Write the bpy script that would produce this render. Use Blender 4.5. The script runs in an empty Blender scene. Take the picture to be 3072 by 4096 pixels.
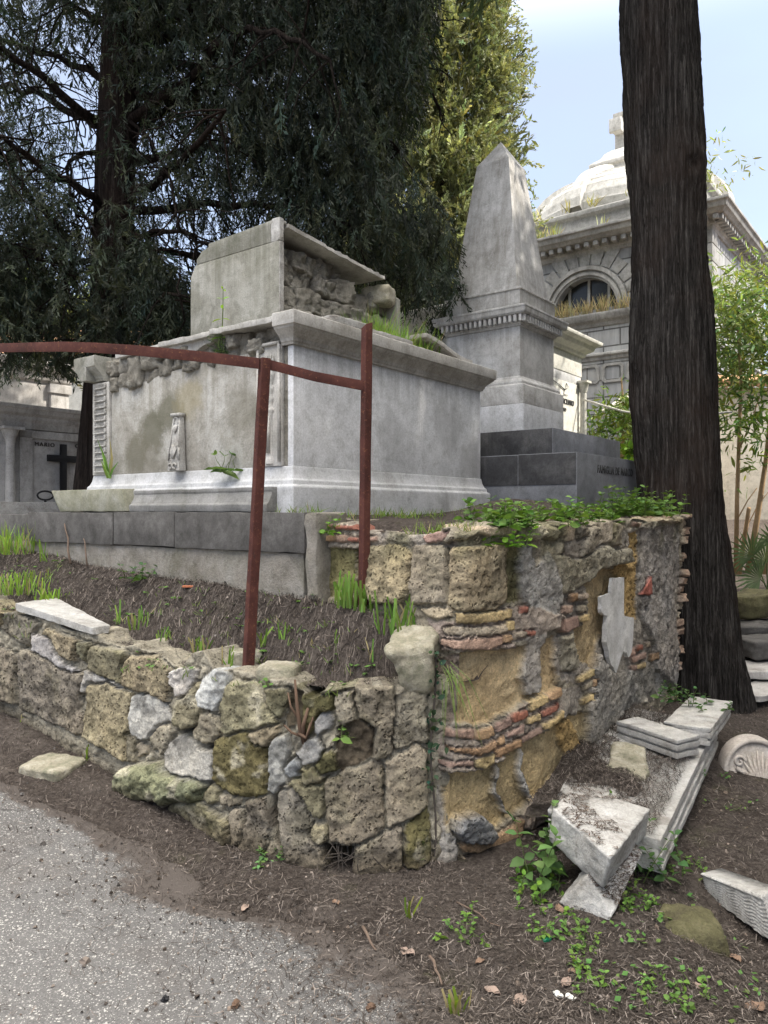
import bpy, bmesh, math, random
import numpy as np
from mathutils import Vector, Matrix, noise as mnoise

# ------------------------------------------------------------------ camera, sky, sun, exposure
scn = bpy.context.scene
COL = scn.collection
FPX, EYE = 759.0, 1.6
cam_d = bpy.data.cameras.new("camera")
cam_d.sensor_fit = 'VERTICAL'; cam_d.sensor_height = 36.0; cam_d.sensor_width = 27.0
cam_d.lens = 36.0 * FPX / 1024.0
cam_d.clip_start = 0.05; cam_d.clip_end = 800
cam = bpy.data.objects.new("camera", cam_d); COL.objects.link(cam)
cam.location = (0, 0, EYE); cam.rotation_euler = (math.radians(90), 0, 0)
scn.camera = cam

SUN_EL, SUN_AZ = math.radians(47), math.radians(97)      # azimuth clockwise from +Y
world = bpy.data.worlds.new("World"); scn.world = world; world.use_nodes = True
wn = world.node_tree; wn.nodes.clear()
sky = wn.nodes.new("ShaderNodeTexSky"); sky.sky_type = 'NISHITA'; sky.sun_disc = False
sky.sun_elevation = SUN_EL; sky.sun_rotation = SUN_AZ
sky.air_density = 1.0; sky.dust_density = 2.2; sky.ozone_density = 1.0
bg = wn.nodes.new("ShaderNodeBackground"); wo = wn.nodes.new("ShaderNodeOutputWorld")
tcw = wn.nodes.new("ShaderNodeTexCoord")
cl = wn.nodes.new("ShaderNodeTexNoise"); cl.inputs['Scale'].default_value = 2.2; cl.inputs['Detail'].default_value = 6
mpw = wn.nodes.new("ShaderNodeMapping"); mpw.inputs['Scale'].default_value = (1, 1, 2.5)
rpw = wn.nodes.new("ShaderNodeValToRGB")
rpw.color_ramp.elements[0].position = 0.42; rpw.color_ramp.elements[0].color = (0.72, 0.72, 0.72, 1)
rpw.color_ramp.elements[1].position = 0.75; rpw.color_ramp.elements[1].color = (0.97, 0.97, 0.97, 1)
mxw = wn.nodes.new("ShaderNodeMix"); mxw.data_type = 'RGBA'
mxw.inputs[7].default_value = (1.55, 1.78, 2.32, 1)          # thin high cloud
wn.links.new(tcw.outputs['Generated'], mpw.inputs['Vector']); wn.links.new(mpw.outputs[0], cl.inputs['Vector'])
wn.links.new(cl.outputs[0], rpw.inputs[0]); wn.links.new(rpw.outputs[0], mxw.inputs[0])
wn.links.new(sky.outputs[0], mxw.inputs[6])
sepw = wn.nodes.new("ShaderNodeSeparateXYZ"); wn.links.new(tcw.outputs['Generated'], sepw.inputs[0])
hiw = wn.nodes.new("ShaderNodeMapRange"); hiw.interpolation_type = 'SMOOTHSTEP'
hiw.inputs[1].default_value = .50; hiw.inputs[2].default_value = .86; hiw.inputs[3].default_value = 0.0; hiw.inputs[4].default_value = 1.0
wn.links.new(sepw.outputs[2], hiw.inputs[0])
zenith_fill = wn.nodes.new("ShaderNodeMix"); zenith_fill.data_type = 'RGBA'; zenith_fill.inputs[7].default_value = (17.5, 16.8, 15.8, 1)   # added bright sky zone above the view, lifts the foreground light
wn.links.new(hiw.outputs[0], zenith_fill.inputs[0]); wn.links.new(mxw.outputs[2], zenith_fill.inputs[6]); wn.links.new(zenith_fill.outputs[2], bg.inputs[0])
bg.inputs[1].default_value = 0.15
wn.links.new(bg.outputs[0], wo.inputs[0])

sun_d = bpy.data.lights.new("sun", 'SUN'); sun_d.energy = 2.5; sun_d.angle = math.radians(0.6)
sun_d.color = (1.0, 0.94, 0.84)
sun = bpy.data.objects.new("sun", sun_d); COL.objects.link(sun)
to_sun = Vector((math.sin(SUN_AZ) * math.cos(SUN_EL), math.cos(SUN_AZ) * math.cos(SUN_EL), math.sin(SUN_EL)))
sun.rotation_euler = to_sun.to_track_quat('Z', 'Y').to_euler(); sun.location = (20, 0, 30)

scn.view_settings.view_transform = 'Standard'; scn.view_settings.look = 'None'
scn.view_settings.exposure = 1.56; scn.view_settings.gamma = 1.0
scn.render.engine = 'CYCLES'
scn.cycles.max_bounces = 6; scn.cycles.diffuse_bounces = 3; scn.cycles.transparent_max_bounces = 8
scn.cycles.use_adaptive_sampling = True
scn.cycles.use_denoising = True

R = random.Random(7)
RNG = np.random.default_rng(11)

# ------------------------------------------------------------------ numpy noise
def _h(ix, iy, iz, seed):
    n = (ix.astype(np.int64) * 374761393 + iy.astype(np.int64) * 668265263 + iz.astype(np.int64) * 2147483647 + seed * 974711) & 0xffffffff
    n = ((n ^ (n >> 13)) * 1274126177) & 0xffffffff
    n = ((n ^ (n >> 15)) * 2246822519) & 0xffffffff
    return ((n ^ (n >> 16)) & 0xffffff) / float(0xffffff)
def vnoise(p, f, seed=0):
    q = np.asarray(p, float) * f
    i = np.floor(q).astype(np.int64); t = q - i; t = t * t * (3 - 2 * t)
    x, y, z = i[..., 0], i[..., 1], i[..., 2]; u, v, w = t[..., 0], t[..., 1], t[..., 2]
    def c(a, b, d): return _h(x + a, y + b, z + d, seed)
    r = ((c(0,0,0)*(1-u)+c(1,0,0)*u)*(1-v) + (c(0,1,0)*(1-u)+c(1,1,0)*u)*v)*(1-w) + \
        ((c(0,0,1)*(1-u)+c(1,0,1)*u)*(1-v) + (c(0,1,1)*(1-u)+c(1,1,1)*u)*v)*w
    return r * 2 - 1
def fbm(p, f, o=4, seed=0, g=0.5):
    s = 0; a = 1; n = 0
    for k in range(o):
        s = s + a * vnoise(p, f * 2.03 ** k, seed + k * 17); n += a; a *= g
    return s / n
def P3(x, y, z=0.0):
    x, y, z = np.broadcast_arrays(np.asarray(x, float), np.asarray(y, float), np.asarray(z, float))
    return np.stack([x, y, z], -1)
def sstep(e0, e1, x):
    t = np.clip((np.asarray(x, float) - e0) / (e1 - e0), 0, 1); return t * t * (3 - 2 * t)

# ------------------------------------------------------------------ naming helpers
FRAME = {}
def tag(o, label=None, cat=None, group=None, kind=None):
    if label: o['label'] = label
    if cat: o['category'] = cat
    if group: o['group'] = group
    if kind: o['kind'] = kind
    return o
def thing(name, label, cat, loc=(0, 0, 0), rotz=None, group=None):
    o = bpy.data.objects.new(name, None); COL.objects.link(o)
    o.empty_display_size = 0.1; o.location = loc
    if rotz is not None: o.rotation_euler = (0, 0, rotz)
    FRAME[o.name] = (Vector(loc), rotz is not None)
    return tag(o, label, cat, group, 'thing')
def link(name, me, mat, parent=None):
    o = bpy.data.objects.new(name, me); COL.objects.link(o)
    if mat is not None: me.materials.append(mat)
    if parent is not None:
        o.parent = parent
        p = parent
        off = Vector((0, 0, 0))
        root = p
        while root.parent: root = root.parent
        loc, rot = FRAME.get(root.name, (Vector((0, 0, 0)), False))
        if p is root:
            o.location = (0, 0, -loc.z) if rot else -loc
        # a child of a part shares the part's frame
    return o
def mesh_np(name, V, faces, mat, parent=None, col=None, smooth=True):
    """faces: (n,4) or (n,3) int array"""
    me = bpy.data.meshes.new(name)
    V = np.ascontiguousarray(V, np.float32).reshape(-1, 3); Fa = np.ascontiguousarray(faces, np.int32)
    k = Fa.shape[1]
    me.vertices.add(len(V)); me.vertices.foreach_set('co', V.ravel())
    me.loops.add(Fa.size); me.loops.foreach_set('vertex_index', Fa.ravel())
    me.polygons.add(len(Fa)); me.polygons.foreach_set('loop_start', np.arange(0, Fa.size, k, dtype=np.int32))
    me.update(calc_edges=True); me.validate()
    me.polygons.foreach_set('use_smooth', np.full(len(me.polygons), smooth))
    if col is not None and len(me.vertices) == len(V):
        at_ = me.color_attributes.new('Col', 'FLOAT_COLOR', 'POINT')
        c = np.ones((len(V), 4), np.float32); c[:, :col.shape[1]] = col
        at_.data.foreach_set('color', c.ravel())
    return link(name, me, mat, parent)
def grid_faces(nu, nv, flip=False):
    i = np.arange(nu - 1)[:, None] * nv + np.arange(nv - 1)[None, :]
    f = np.stack([i, i + nv, i + nv + 1, i + 1], -1).reshape(-1, 4)
    return f[:, ::-1] if flip else f

class MB:
    """collects polygons for ONE mesh"""
    def __init__(s): s.v = []; s.f = []; s.c = []; s.cur = (1, 1, 1, 1); s.hascol = False
    def color(s, c): s.cur = tuple(c) + ((1,) if len(c) == 3 else ()); s.hascol = True; return s
    def add(s, vs, fs):
        n = len(s.v); s.v += [tuple(map(float, q)) for q in vs]; s.f += [tuple(n + int(i) for i in f) for f in fs]
        s.c += [s.cur] * len(vs); return s
    def hexa(s, c):      # c: 8 corners, bottom 4 (ccw from above) then top 4
        return s.add(c, [(3,2,1,0),(4,5,6,7),(0,1,5,4),(1,2,6,5),(2,3,7,6),(3,0,4,7)])
    def box(s, x0, y0, z0, x1, y1, z1):
        return s.hexa([(x0,y0,z0),(x1,y0,z0),(x1,y1,z0),(x0,y1,z0),(x0,y0,z1),(x1,y0,z1),(x1,y1,z1),(x0,y1,z1)])
    def rings(s, prof, x0, y0, x1, y1, cap=True):
        """stack of rectangles: prof = [(outset, z)...] bottom to top"""
        vs = []; fs = []
        for o, z in prof: vs += [(x0-o,y0-o,z),(x1+o,y0-o,z),(x1+o,y1+o,z),(x0-o,y1+o,z)]
        m = len(prof)
        for k in range(m - 1):
            for j in range(4):
                a = k*4+j; b = k*4+(j+1) % 4; fs.append((a, b, b+4, a+4))
        if cap: fs += [(3,2,1,0), tuple(4*(m-1)+i for i in range(4))]
        return s.add(vs, fs)
    def prism(s, pts, axis, lo, hi):
        """extrude a 2-D polygon; axis: the extruded axis ('x','y','z')"""
        n = len(pts); vs = []
        for d in (lo, hi):
            for p, q in pts:
                vs.append({'x': (d, p, q), 'y': (p, d, q), 'z': (p, q, d)}[axis])
        fs = [tuple(range(n))[::-1], tuple(range(n, 2*n))] + [(i, (i+1) % n, n+(i+1) % n, n+i) for i in range(n)]
        return s.add(vs, fs)
    def tube(s, pts, rad, seg=8, cap=True):
        pts = [Vector(p) for p in pts]; n = len(pts)
        if not hasattr(rad, '__len__'): rad = [rad]*n
        vs = []; fs = []; t0 = None; up = Vector((0, 0, 1)); 
        for i, p in enumerate(pts):
            t = (pts[min(i+1, n-1)] - pts[max(i-1, 0)]).normalized()
            if i == 0:
                a = t.cross(up if abs(t.z) < .95 else Vector((1, 0, 0))).normalized()
            else:
                a = (a - t * a.dot(t)).normalized()
            b = t.cross(a)
            for j in range(seg):
                th = 2*math.pi*j/seg
                vs.append(p + (a*math.cos(th) + b*math.sin(th))*rad[i])
        for i in range(n-1):
            for j in range(seg):
                k = (j+1) % seg
                fs.append((i*seg+j, i*seg+k, (i+1)*seg+k, (i+1)*seg+j))
        if cap: fs += [tuple(range(seg))[::-1], tuple((n-1)*seg+j for j in range(seg))]
        return s.add(vs, fs)
    def build(s, name, mat, parent=None, bevel=0.0, smooth=False, seg=2, rough=None, sub=0):
        me = bpy.data.meshes.new(name)
        me.from_pydata(s.v, [], s.f)
        if s.hascol:
            at_ = me.color_attributes.new('Col', 'FLOAT_COLOR', 'POINT')
            at_.data.foreach_set('color', np.array(s.c, np.float32).ravel())
        bm = bmesh.new(); bm.from_mesh(me)
        bmesh.ops.remove_doubles(bm, verts=bm.verts, dist=1e-5)
        bmesh.ops.recalc_face_normals(bm, faces=bm.faces)
        if bevel:
            es = [e for e in bm.edges if len(e.link_faces) == 2 and e.calc_face_angle(0) > 0.35]
            bmesh.ops.bevel(bm, geom=es, offset=bevel, segments=seg, affect='EDGES', profile=0.6, clamp_overlap=True)
        if sub:      # cut to pieces no longer than `sub`
            for _ in range(6):
                es = [e for e in bm.edges if e.calc_length() > sub]
                if not es: break
                bmesh.ops.subdivide_edges(bm, edges=es, cuts=1, use_grid_fill=True)
            bmesh.ops.triangulate(bm, faces=[f for f in bm.faces if len(f.verts) > 4])
        if rough:
            amp, fr = rough
            for vtx in bm.verts:
                d = mnoise.noise_vector(vtx.co * fr) * amp + mnoise.noise_vector(vtx.co * fr * 3.1) * amp * .4
                vtx.co += d
        bm.to_mesh(me); bm.free()
        if smooth or bevel:
            me.polygons.foreach_set('use_smooth', [True]*len(me.polygons))
            if bevel or smooth == 'auto':
                me.set_sharp_from_angle(angle=0.6)
        return link(name, me, mat, parent)

def rock_arrays(c8, n=12, r=0.25, amp=0.02, fr=6.0, seed=0, fine=0.35):
    """rounded, rough block mapped into 8 corners"""
    pts = {}; V = []; Fq = []
    def vid(p):
        k = tuple(np.round(p, 5))
        if k not in pts: pts[k] = len(V); V.append(p)
        return pts[k]
    lin = np.linspace(-1, 1, n + 1)
    for ax in range(3):
        for sgn in (-1, 1):
            o = [a for a in range(3) if a != ax]
            idx = np.zeros((n+1, n+1), int)
            for i, a in enumerate(lin):
                for j, b in enumerate(lin):
                    p = [0, 0, 0]; p[ax] = sgn; p[o[0]] = a; p[o[1]] = b
                    idx[i, j] = vid(p)
            for i in range(n):
                for j in range(n):
                    q = [idx[i, j], idx[i+1, j], idx[i+1, j+1], idx[i, j+1]]
                    if (sgn > 0) == (ax == 1): q = q[::-1]
                    Fq.append(q)
    V = np.array(V, float)
    q = np.clip(V, -(1-r), 1-r); d = V - q; L = np.linalg.norm(d, axis=1, keepdims=True); L[L == 0] = 1
    V = q + d / L * r * (np.abs(d).max(1, keepdims=True) > 0)
    c = np.array(c8, float); t = (V + 1) / 2
    x, y, z = t[:, :1], t[:, 1:2], t[:, 2:]
    bot = c[0]*(1-x)*(1-y) + c[1]*x*(1-y) + c[2]*x*y + c[3]*(1-x)*y
    top = c[4]*(1-x)*(1-y) + c[5]*x*(1-y) + c[6]*x*y + c[7]*(1-x)*y
    W = bot*(1-z) + top*z
    cen = W.mean(0); nd = W - cen; nd /= np.linalg.norm(nd, axis=1, keepdims=True) + 1e-9
    dsp = fbm(W, fr, 3, seed) * amp + fbm(W, fr*5, 2, seed+5) * amp * fine
    W = W + nd * dsp[:, None]
    return W, np.array(Fq)
def rock(name, c8, mat, parent=None, **k):
    V, Fq = rock_arrays(c8, **k)
    return mesh_np(name, V, Fq, mat, parent)
def box8(x0, y0, z0, x1, y1, z1):
    return [(x0,y0,z0),(x1,y0,z0),(x1,y1,z0),(x0,y1,z0),(x0,y0,z1),(x1,y0,z1),(x1,y1,z1),(x0,y1,z1)]
def obox(cx, cy, z0, lx, ly, h, rot, tilt=0):
    c, s_ = math.cos(rot), math.sin(rot); out = []
    for z in (0, 1):
        for sx, sy in ((-1,-1),(1,-1),(1,1),(-1,1)):
            x, y = sx*lx/2, sy*ly/2
            out.append((cx+x*c-y*s_, cy+x*s_+y*c, z0 + z*h + x*tilt))
    return out
def many_rocks(items, n=8, **k):
    Vs = []; Fs = []; o = 0
    for i, c8 in enumerate(items):
        V, Fq = rock_arrays(c8, n=n, seed=i*7+3, **k); Vs.append(V); Fs.append(Fq + o); o += len(V)
    return np.concatenate(Vs), np.concatenate(Fs)

# ------------------------------------------------------------------ materials
class NT:
    def __init__(s, name, rough=0.9, spec=0.25):
        s.mat = bpy.data.materials.new(name); s.mat.use_nodes = True
        s.t = s.mat.node_tree; s.b = s.t.nodes['Principled BSDF']; s.out = s.t.nodes['Material Output']
        s.b.inputs['Roughness'].default_value = rough
        s.b.inputs['Specular IOR Level'].default_value = spec
        s.tc = s.t.nodes.new('ShaderNodeTexCoord').outputs['Object']
    def lk(s, a, b): s.t.links.new(a, b)
    def val(s, inp, v):
        if hasattr(v, 'is_output'): s.lk(v, inp)
        elif v is not None: inp.default_value = v
    def map(s, scale, loc=(0,0,0), rot=(0,0,0), vec=None):
        m = s.t.nodes.new('ShaderNodeMapping'); m.inputs['Scale'].default_value = scale
        m.inputs['Location'].default_value = loc; m.inputs['Rotation'].default_value = rot
        s.lk(vec or s.tc, m.inputs['Vector']); return m.outputs[0]
    def noise(s, scale, detail=6, rough=0.6, vec=None, dist=0.0):
        m = s.t.nodes.new('ShaderNodeTexNoise'); m.inputs['Scale'].default_value = scale
        m.inputs['Detail'].default_value = detail; m.inputs['Roughness'].default_value = rough
        m.inputs['Distortion'].default_value = dist
        s.lk(vec or s.tc, m.inputs['Vector']); return m.outputs[0]
    def vor(s, scale, feat='F1', vec=None, rnd=1.0, out=0):
        m = s.t.nodes.new('ShaderNodeTexVoronoi'); m.feature = feat; m.inputs['Scale'].default_value = scale
        m.inputs['Randomness'].default_value = rnd
        s.lk(vec or s.tc, m.inputs['Vector']); return m.outputs[out]
    def ramp(s, fac, stops, interp='LINEAR'):
        m = s.t.nodes.new('ShaderNodeValToRGB'); e = m.color_ramp.elements; m.color_ramp.interpolation = interp
        while len(e) < len(stops): e.new(0.5)
        for k, (p, c) in enumerate(stops):
            e[k].position = p; e[k].color = (c, c, c, 1) if not hasattr(c, '__len__') else tuple(c) + ((1,) if len(c) == 3 else ())
        s.lk(fac, m.inputs[0]); return m.outputs[0]
    def mix(s, fac, a, b, blend='MIX'):
        m = s.t.nodes.new('ShaderNodeMix'); m.data_type = 'RGBA'; m.blend_type = blend
        for inp, v in ((m.inputs[0], fac), (m.inputs[6], a), (m.inputs[7], b)):
            if hasattr(v, '__len__') and not hasattr(v, 'is_output') and len(v) == 3: v = tuple(v) + (1,)
            s.val(inp, v)
        return m.outputs[2]
    def math(s, op, a, b=None, clamp=False):
        m = s.t.nodes.new('ShaderNodeMath'); m.operation = op; m.use_clamp = clamp
        s.val(m.inputs[0], a)
        if b is not None: s.val(m.inputs[1], b)
        return m.outputs[0]
    def attr(s, name='Col'):
        m = s.t.nodes.new('ShaderNodeAttribute'); m.attribute_name = name; return m
    def geo(s): return s.t.nodes.new('ShaderNodeNewGeometry')
    def bump(s, h, strength=0.5, dist=0.01, normal=None):
        m = s.t.nodes.new('ShaderNodeBump'); m.inputs['Strength'].default_value = strength
        m.inputs['Distance'].default_value = dist
        s.lk(h, m.inputs['Height'])
        if normal is not None: s.lk(normal, m.inputs['Normal'])
        return m.outputs[0]
    def done(s, col=None, normal=None, rough=None):
        if col is not None: s.val(s.b.inputs['Base Color'], col if hasattr(col, 'is_output') else tuple(col) + (1,))
        if normal is not None: s.lk(normal, s.b.inputs['Normal'])
        if rough is not None: s.val(s.b.inputs['Roughness'], rough)
        return s.mat

def m_attr_stone(name):
    """masonry: colour and pit depth come with the mesh, grain from noise"""
    n = NT(name, 0.95, 0.1)
    a = n.attr(); pit = a.outputs['Alpha']
    big = n.noise(9, 8, 0.72); fine = n.noise(85, 8, 0.8); mid = n.noise(26, 7, 0.75)
    c = n.mix(1.0, a.outputs['Color'], n.ramp(big, [(0.3, (.48,.46,.43)), (0.48, (.98,.97,.95)), (0.7, (1.38,1.34,1.26))]), 'MULTIPLY')
    c = n.mix(1.0, c, n.ramp(fine, [(0.32, (.55,.54,.53)), (0.5, (1.0,1.0,1.0)), (0.68, (1.4,1.4,1.38))]), 'MULTIPLY')
    # pits of the tuff are dark holes, deeper where the attribute says so
    v = n.vor(60, 'F1', n.mix(0.06, n.tc, n.noise(14, 3)), 1.0)
    hole = n.math('MULTIPLY', n.ramp(v, [(0.14, 1), (0.40, 0)]), n.ramp(mid, [(0.47, 0), (0.56, 1)]))
    hole = n.math('MULTIPLY', hole, pit)
    c = n.mix(n.math('MULTIPLY', hole, 0.8), c, (0.045, 0.038, 0.028))
    hgt = n.math('ADD', n.math('MULTIPLY', mid, 0.8), n.math('MULTIPLY', fine, 0.55))
    hgt = n.math('SUBTRACT', hgt, n.math('MULTIPLY', hole, 1.6))
    return n.done(c, n.bump(hgt, 1.0, 0.016))
def m_stone(name, c1, c2, c3=None, scale=3.0, streak=0.0, bump=0.3, dist=0.006, rough=0.85, speck=0.0, stain=(.2,.19,.16), stain_amt=0.0, spec=0.25, drip=None, patches=()):
    n = NT(name, rough, spec)
    big = n.noise(scale, 7, 0.65, dist=0.4)
    c = n.ramp(big, [(0.3, c1), (0.7, c2)] if c3 is None else [(0.28, c1), (0.5, c2), (0.72, c3)])
    if streak:
        st = n.noise(1.0, 8, 0.68, vec=n.map((5.5, 5.5, 1.1)), dist=.9)
        c = n.mix(n.math('MULTIPLY', n.ramp(st, [(0.5, 0), (0.72, 1)]), streak), c, stain)
    if stain_amt:
        so = n.noise(scale*.8, 8, 0.7, vec=n.map((1,1,1), (7.3,2.1,4.4)), dist=.8)
        c = n.mix(n.math('MULTIPLY', n.ramp(so, [(0.5, 0), (0.66, 1)]), stain_amt), c, stain)
    fine = n.noise(90, 7, 0.75); gr = n.noise(11, 9, .78)
    c = n.mix(1.0, c, n.ramp(gr, [(0.32, (.66,.66,.64)), (0.5, (.98,.98,.98)), (0.7, (1.14,1.14,1.15))]), 'MULTIPLY')
    c = n.mix(1.0, c, n.ramp(fine, [(0.3, (.74,.74,.74)), (0.6, (1.08,1.08,1.08))]), 'MULTIPLY')
    if drip:
        sp_ = n.t.nodes.new('ShaderNodeSeparateXYZ'); n.lk(n.tc, sp_.inputs[0])
        dr = n.noise(1.0, 6, .7, vec=n.map((17, 17, .5)), dist=.25)
        gz = n.math('ADD', n.math('MULTIPLY', n.math('SUBTRACT', sp_.outputs[2], drip[0]), 1/(drip[1]-drip[0])), n.math('MULTIPLY', n.math('SUBTRACT', n.noise(2.2, 4), .5), 1.1), True)
        c = n.mix(n.math('MULTIPLY', n.math('MULTIPLY', n.ramp(dr, [(0.44, 0), (0.66, 1)]), gz), drip[2]), c, stain)
    for (pt, rad, amt, sc_) in patches:
        vm = n.t.nodes.new('ShaderNodeVectorMath'); vm.operation = 'DISTANCE'; n.lk(n.tc, vm.inputs[0]); vm.inputs[1].default_value = pt
        d_ = n.math('ADD', n.math('MULTIPLY', vm.outputs[1], 1/rad), n.math('MULTIPLY', n.math('SUBTRACT', n.noise(6, 8, .75), .5), 1.9))
        c = n.mix(n.math('MULTIPLY', n.ramp(d_, [(0.55, 1), (1.0, 0)]), amt), c, sc_)
    if speck:
        sp = n.noise(38, 5, 0.75)
        c = n.mix(n.math('MULTIPLY', n.ramp(sp, [(0.62, 0), (0.7, 1)]), speck), c, stain)
    return n.done(c, n.bump(n.math('ADD', fine, n.noise(22, 5, .7)), bump, dist))
def m_leaf(name, trans=0.3, rough=0.55):
    n = NT(name, rough, 0.25)
    a = n.attr()
    c = n.mix(1.0, a.outputs['Color'], n.ramp(n.noise(5, 3), [(0.3, (.75,.75,.75)), (0.7, (1.2,1.2,1.15))]), 'MULTIPLY')
    n.done(c)
    tr = n.t.nodes.new('ShaderNodeBsdfTranslucent'); n.lk(n.mix(1.0, c, (1.2, 1.25, .6), 'MULTIPLY'), tr.inputs[0])
    ms = n.t.nodes.new('ShaderNodeMixShader'); ms.inputs[0].default_value = trans
    n.lk(n.b.outputs[0], ms.inputs[1]); n.lk(tr.outputs[0], ms.inputs[2]); n.lk(ms.outputs[0], n.out.inputs[0])
    return n.mat
def m_attr(name, rough=0.9):
    n = NT(name, rough, 0.15); a = n.attr()
    return n.done(a.outputs['Color'])
def m_plain(name, c, rough=0.6, metal=0.0, spec=0.3):
    n = NT(name, rough, spec); n.b.inputs['Metallic'].default_value = metal
    f = n.noise(25, 5, .6)
    return n.done(n.mix(1.0, tuple(c), n.ramp(f, [(0.3, (.8,.8,.8)), (0.7, (1.15,1.15,1.15))]), 'MULTIPLY'), n.bump(f, 0.15, 0.003))

MAT = {}
MAT['masonry'] = m_attr_stone('masonry')
MAT['leaf'] = m_leaf('leaf')
MAT['litter'] = m_attr('litter')
MAT['marble'] = m_stone('grey_marble', (.37,.37,.365), (.49,.49,.495), (.58,.58,.58), 2.2, 0.4, 0.2, .004, 0.75, 0.25, (.25,.24,.21), 0.35)
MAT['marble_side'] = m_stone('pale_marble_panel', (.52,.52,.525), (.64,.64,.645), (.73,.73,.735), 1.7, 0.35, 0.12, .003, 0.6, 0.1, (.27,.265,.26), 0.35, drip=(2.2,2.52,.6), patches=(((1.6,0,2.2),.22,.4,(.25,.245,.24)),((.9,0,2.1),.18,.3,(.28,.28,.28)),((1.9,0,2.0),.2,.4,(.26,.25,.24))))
MAT['marble_white'] = m_stone('broken_white_marble', (.34,.32,.29), (.47,.455,.425), (.57,.56,.54), 5, 0.0, 0.8, .010, 0.9, 0.7, (.15,.125,.10), 0.55)
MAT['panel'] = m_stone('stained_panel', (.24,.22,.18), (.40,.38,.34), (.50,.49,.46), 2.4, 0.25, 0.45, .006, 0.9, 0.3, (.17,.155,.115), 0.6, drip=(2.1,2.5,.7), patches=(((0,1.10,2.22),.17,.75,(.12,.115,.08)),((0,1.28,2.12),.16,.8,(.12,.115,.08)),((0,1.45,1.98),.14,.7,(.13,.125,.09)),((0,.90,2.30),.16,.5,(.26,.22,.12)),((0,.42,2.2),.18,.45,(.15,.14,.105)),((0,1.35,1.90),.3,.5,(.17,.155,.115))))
MAT['chest'] = m_stone('lichen_stone', (.20,.19,.15), (.31,.30,.26), (.42,.41,.37), 3.2, 0.45, 0.5, .006, 0.9, 0.35, (.13,.13,.095), 0.75, drip=(2.75,3.25,.75))
MAT['cornice'] = m_stone('cornice_stone', (.33,.31,.275), (.46,.44,.405), (.58,.56,.53), 3.0, 0.45, 0.4, .005, 0.85, 0.3, (.16,.145,.11), 0.45)
MAT['grey_moulding'] = m_stone('grey_moulding', (.15,.147,.138), (.22,.215,.205), (.30,.295,.28), 3, .4, .4, .005, .85, .3, (.12,.115,.09), .5)
MAT['kerb'] = m_stone('dark_grey_kerb', (.062,.058,.054), (.098,.092,.086), (.15,.142,.135), 5, 0.15, 0.5, .004, 0.9, 0.2, (.26,.25,.23), 0.2)
MAT['footing'] = m_stone('combed_plaster', (.18,.16,.13), (.28,.255,.22), (.37,.35,.315), 4, 0.25, 0.9, .010, 0.95, 0.3, (.14,.13,.09), 0.6)
MAT['black_stone'] = m_stone('black_basalt_step', (.028,.028,.030), (.05,.05,.053), (.10,.10,.10), 4, 0.3, 0.4, .004, 0.7, 0.3, (.17,.165,.16), 0.3)
MAT['grey_step'] = m_stone('grey_step_side', (.13,.135,.145), (.19,.195,.21), (.25,.255,.27), 3, 0.3, 0.3, .004, 0.7, 0.2, (.10,.10,.10), 0.3)
MAT['obelisk'] = m_stone('obelisk_marble', (.37,.355,.33), (.51,.495,.47), (.62,.61,.59), 2.6, 0.5, 0.25, .004, 0.75, 0.2, (.19,.175,.145), 0.5, drip=(2.9,3.3,.5))
MAT['chapel'] = None
MAT['rubble'] = m_stone('rubble_tuff', (.19,.172,.14), (.32,.297,.25), (.45,.425,.37), 9, 0.0, 1.0, .02, 0.95, 0.5, (.08,.065,.045), 0.35)
MAT['boulder'] = m_stone('boulder_stone', (.20,.20,.13), (.38,.345,.26), (.52,.485,.40), 10, 0.0, 1.0, .012, 0.95, 0.3, (.17,.18,.11), 0.55)
MAT['mossrock'] = m_stone('mossy_rock', (.09,.075,.05), (.13,.12,.06), (.20,.18,.10), 9, 0.0, 1.0, .012, 0.95, 0.3, (.06,.05,.035), 0.4)
MAT['white_tomb'] = m_stone('white_tomb_marble', (.60,.585,.53), (.70,.685,.63), None, 2, 0.15, 0.1, .002, 0.6, 0.0, (.5,.47,.4), 0.1)
MAT['cream'] = m_stone('cream_plaster', (.50,.45,.37), (.60,.55,.46), (.66,.62,.54), 1.2, 0.35, 0.2, .004, 0.9, 0.0, (.40,.36,.30), 0.25)
MAT['shade_stone'] = m_stone('weathered_tomb_stone', (.34,.32,.30), (.46,.44,.415), (.53,.51,.49), 2, 0.6, 0.2, .004, 0.85, 0.1, (.15,.13,.11), 0.3)
MAT['dome'] = m_stone('dome_stone', (.40,.385,.35), (.52,.505,.47), (.60,.585,.55), 1.6, 0.5, 0.4, .012, 0.85, 0.4, (.26,.25,.215), 0.5)
MAT['glass'] = m_plain('dark_window_glass', (.02,.021,.022), 0.25, 0, 0.5)
MAT['blackmetal'] = m_plain('black_cross_metal', (.012,.012,.014), 0.5)
MAT['letter'] = m_plain('dark_bronze_letter', (.035,.025,.02), 0.5)
MAT['engraved'] = m_plain('engraved_grey_letter', (.055,.055,.055), 0.9)
MAT['rope'] = m_plain('pale_cable', (.55,.53,.48), 0.7)
MAT['twig'] = m_plain('dry_twig', (.14,.10,.075), 0.9)
MAT['root'] = m_plain('root_wood', (.12,.075,.05), 0.9)
MAT['terracotta'] = m_plain('terracotta', (.42,.15,.075), 0.85)
MAT['sapling'] = m_plain('sapling_bark', (.40,.27,.15), 0.85)
MAT['greenglass'] = m_plain('green_glass', (.01,.12,.06), 0.15, 0, 0.6)
MAT['tile'] = m_plain('roof_tile', (.45,.26,.15), 0.9)

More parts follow.
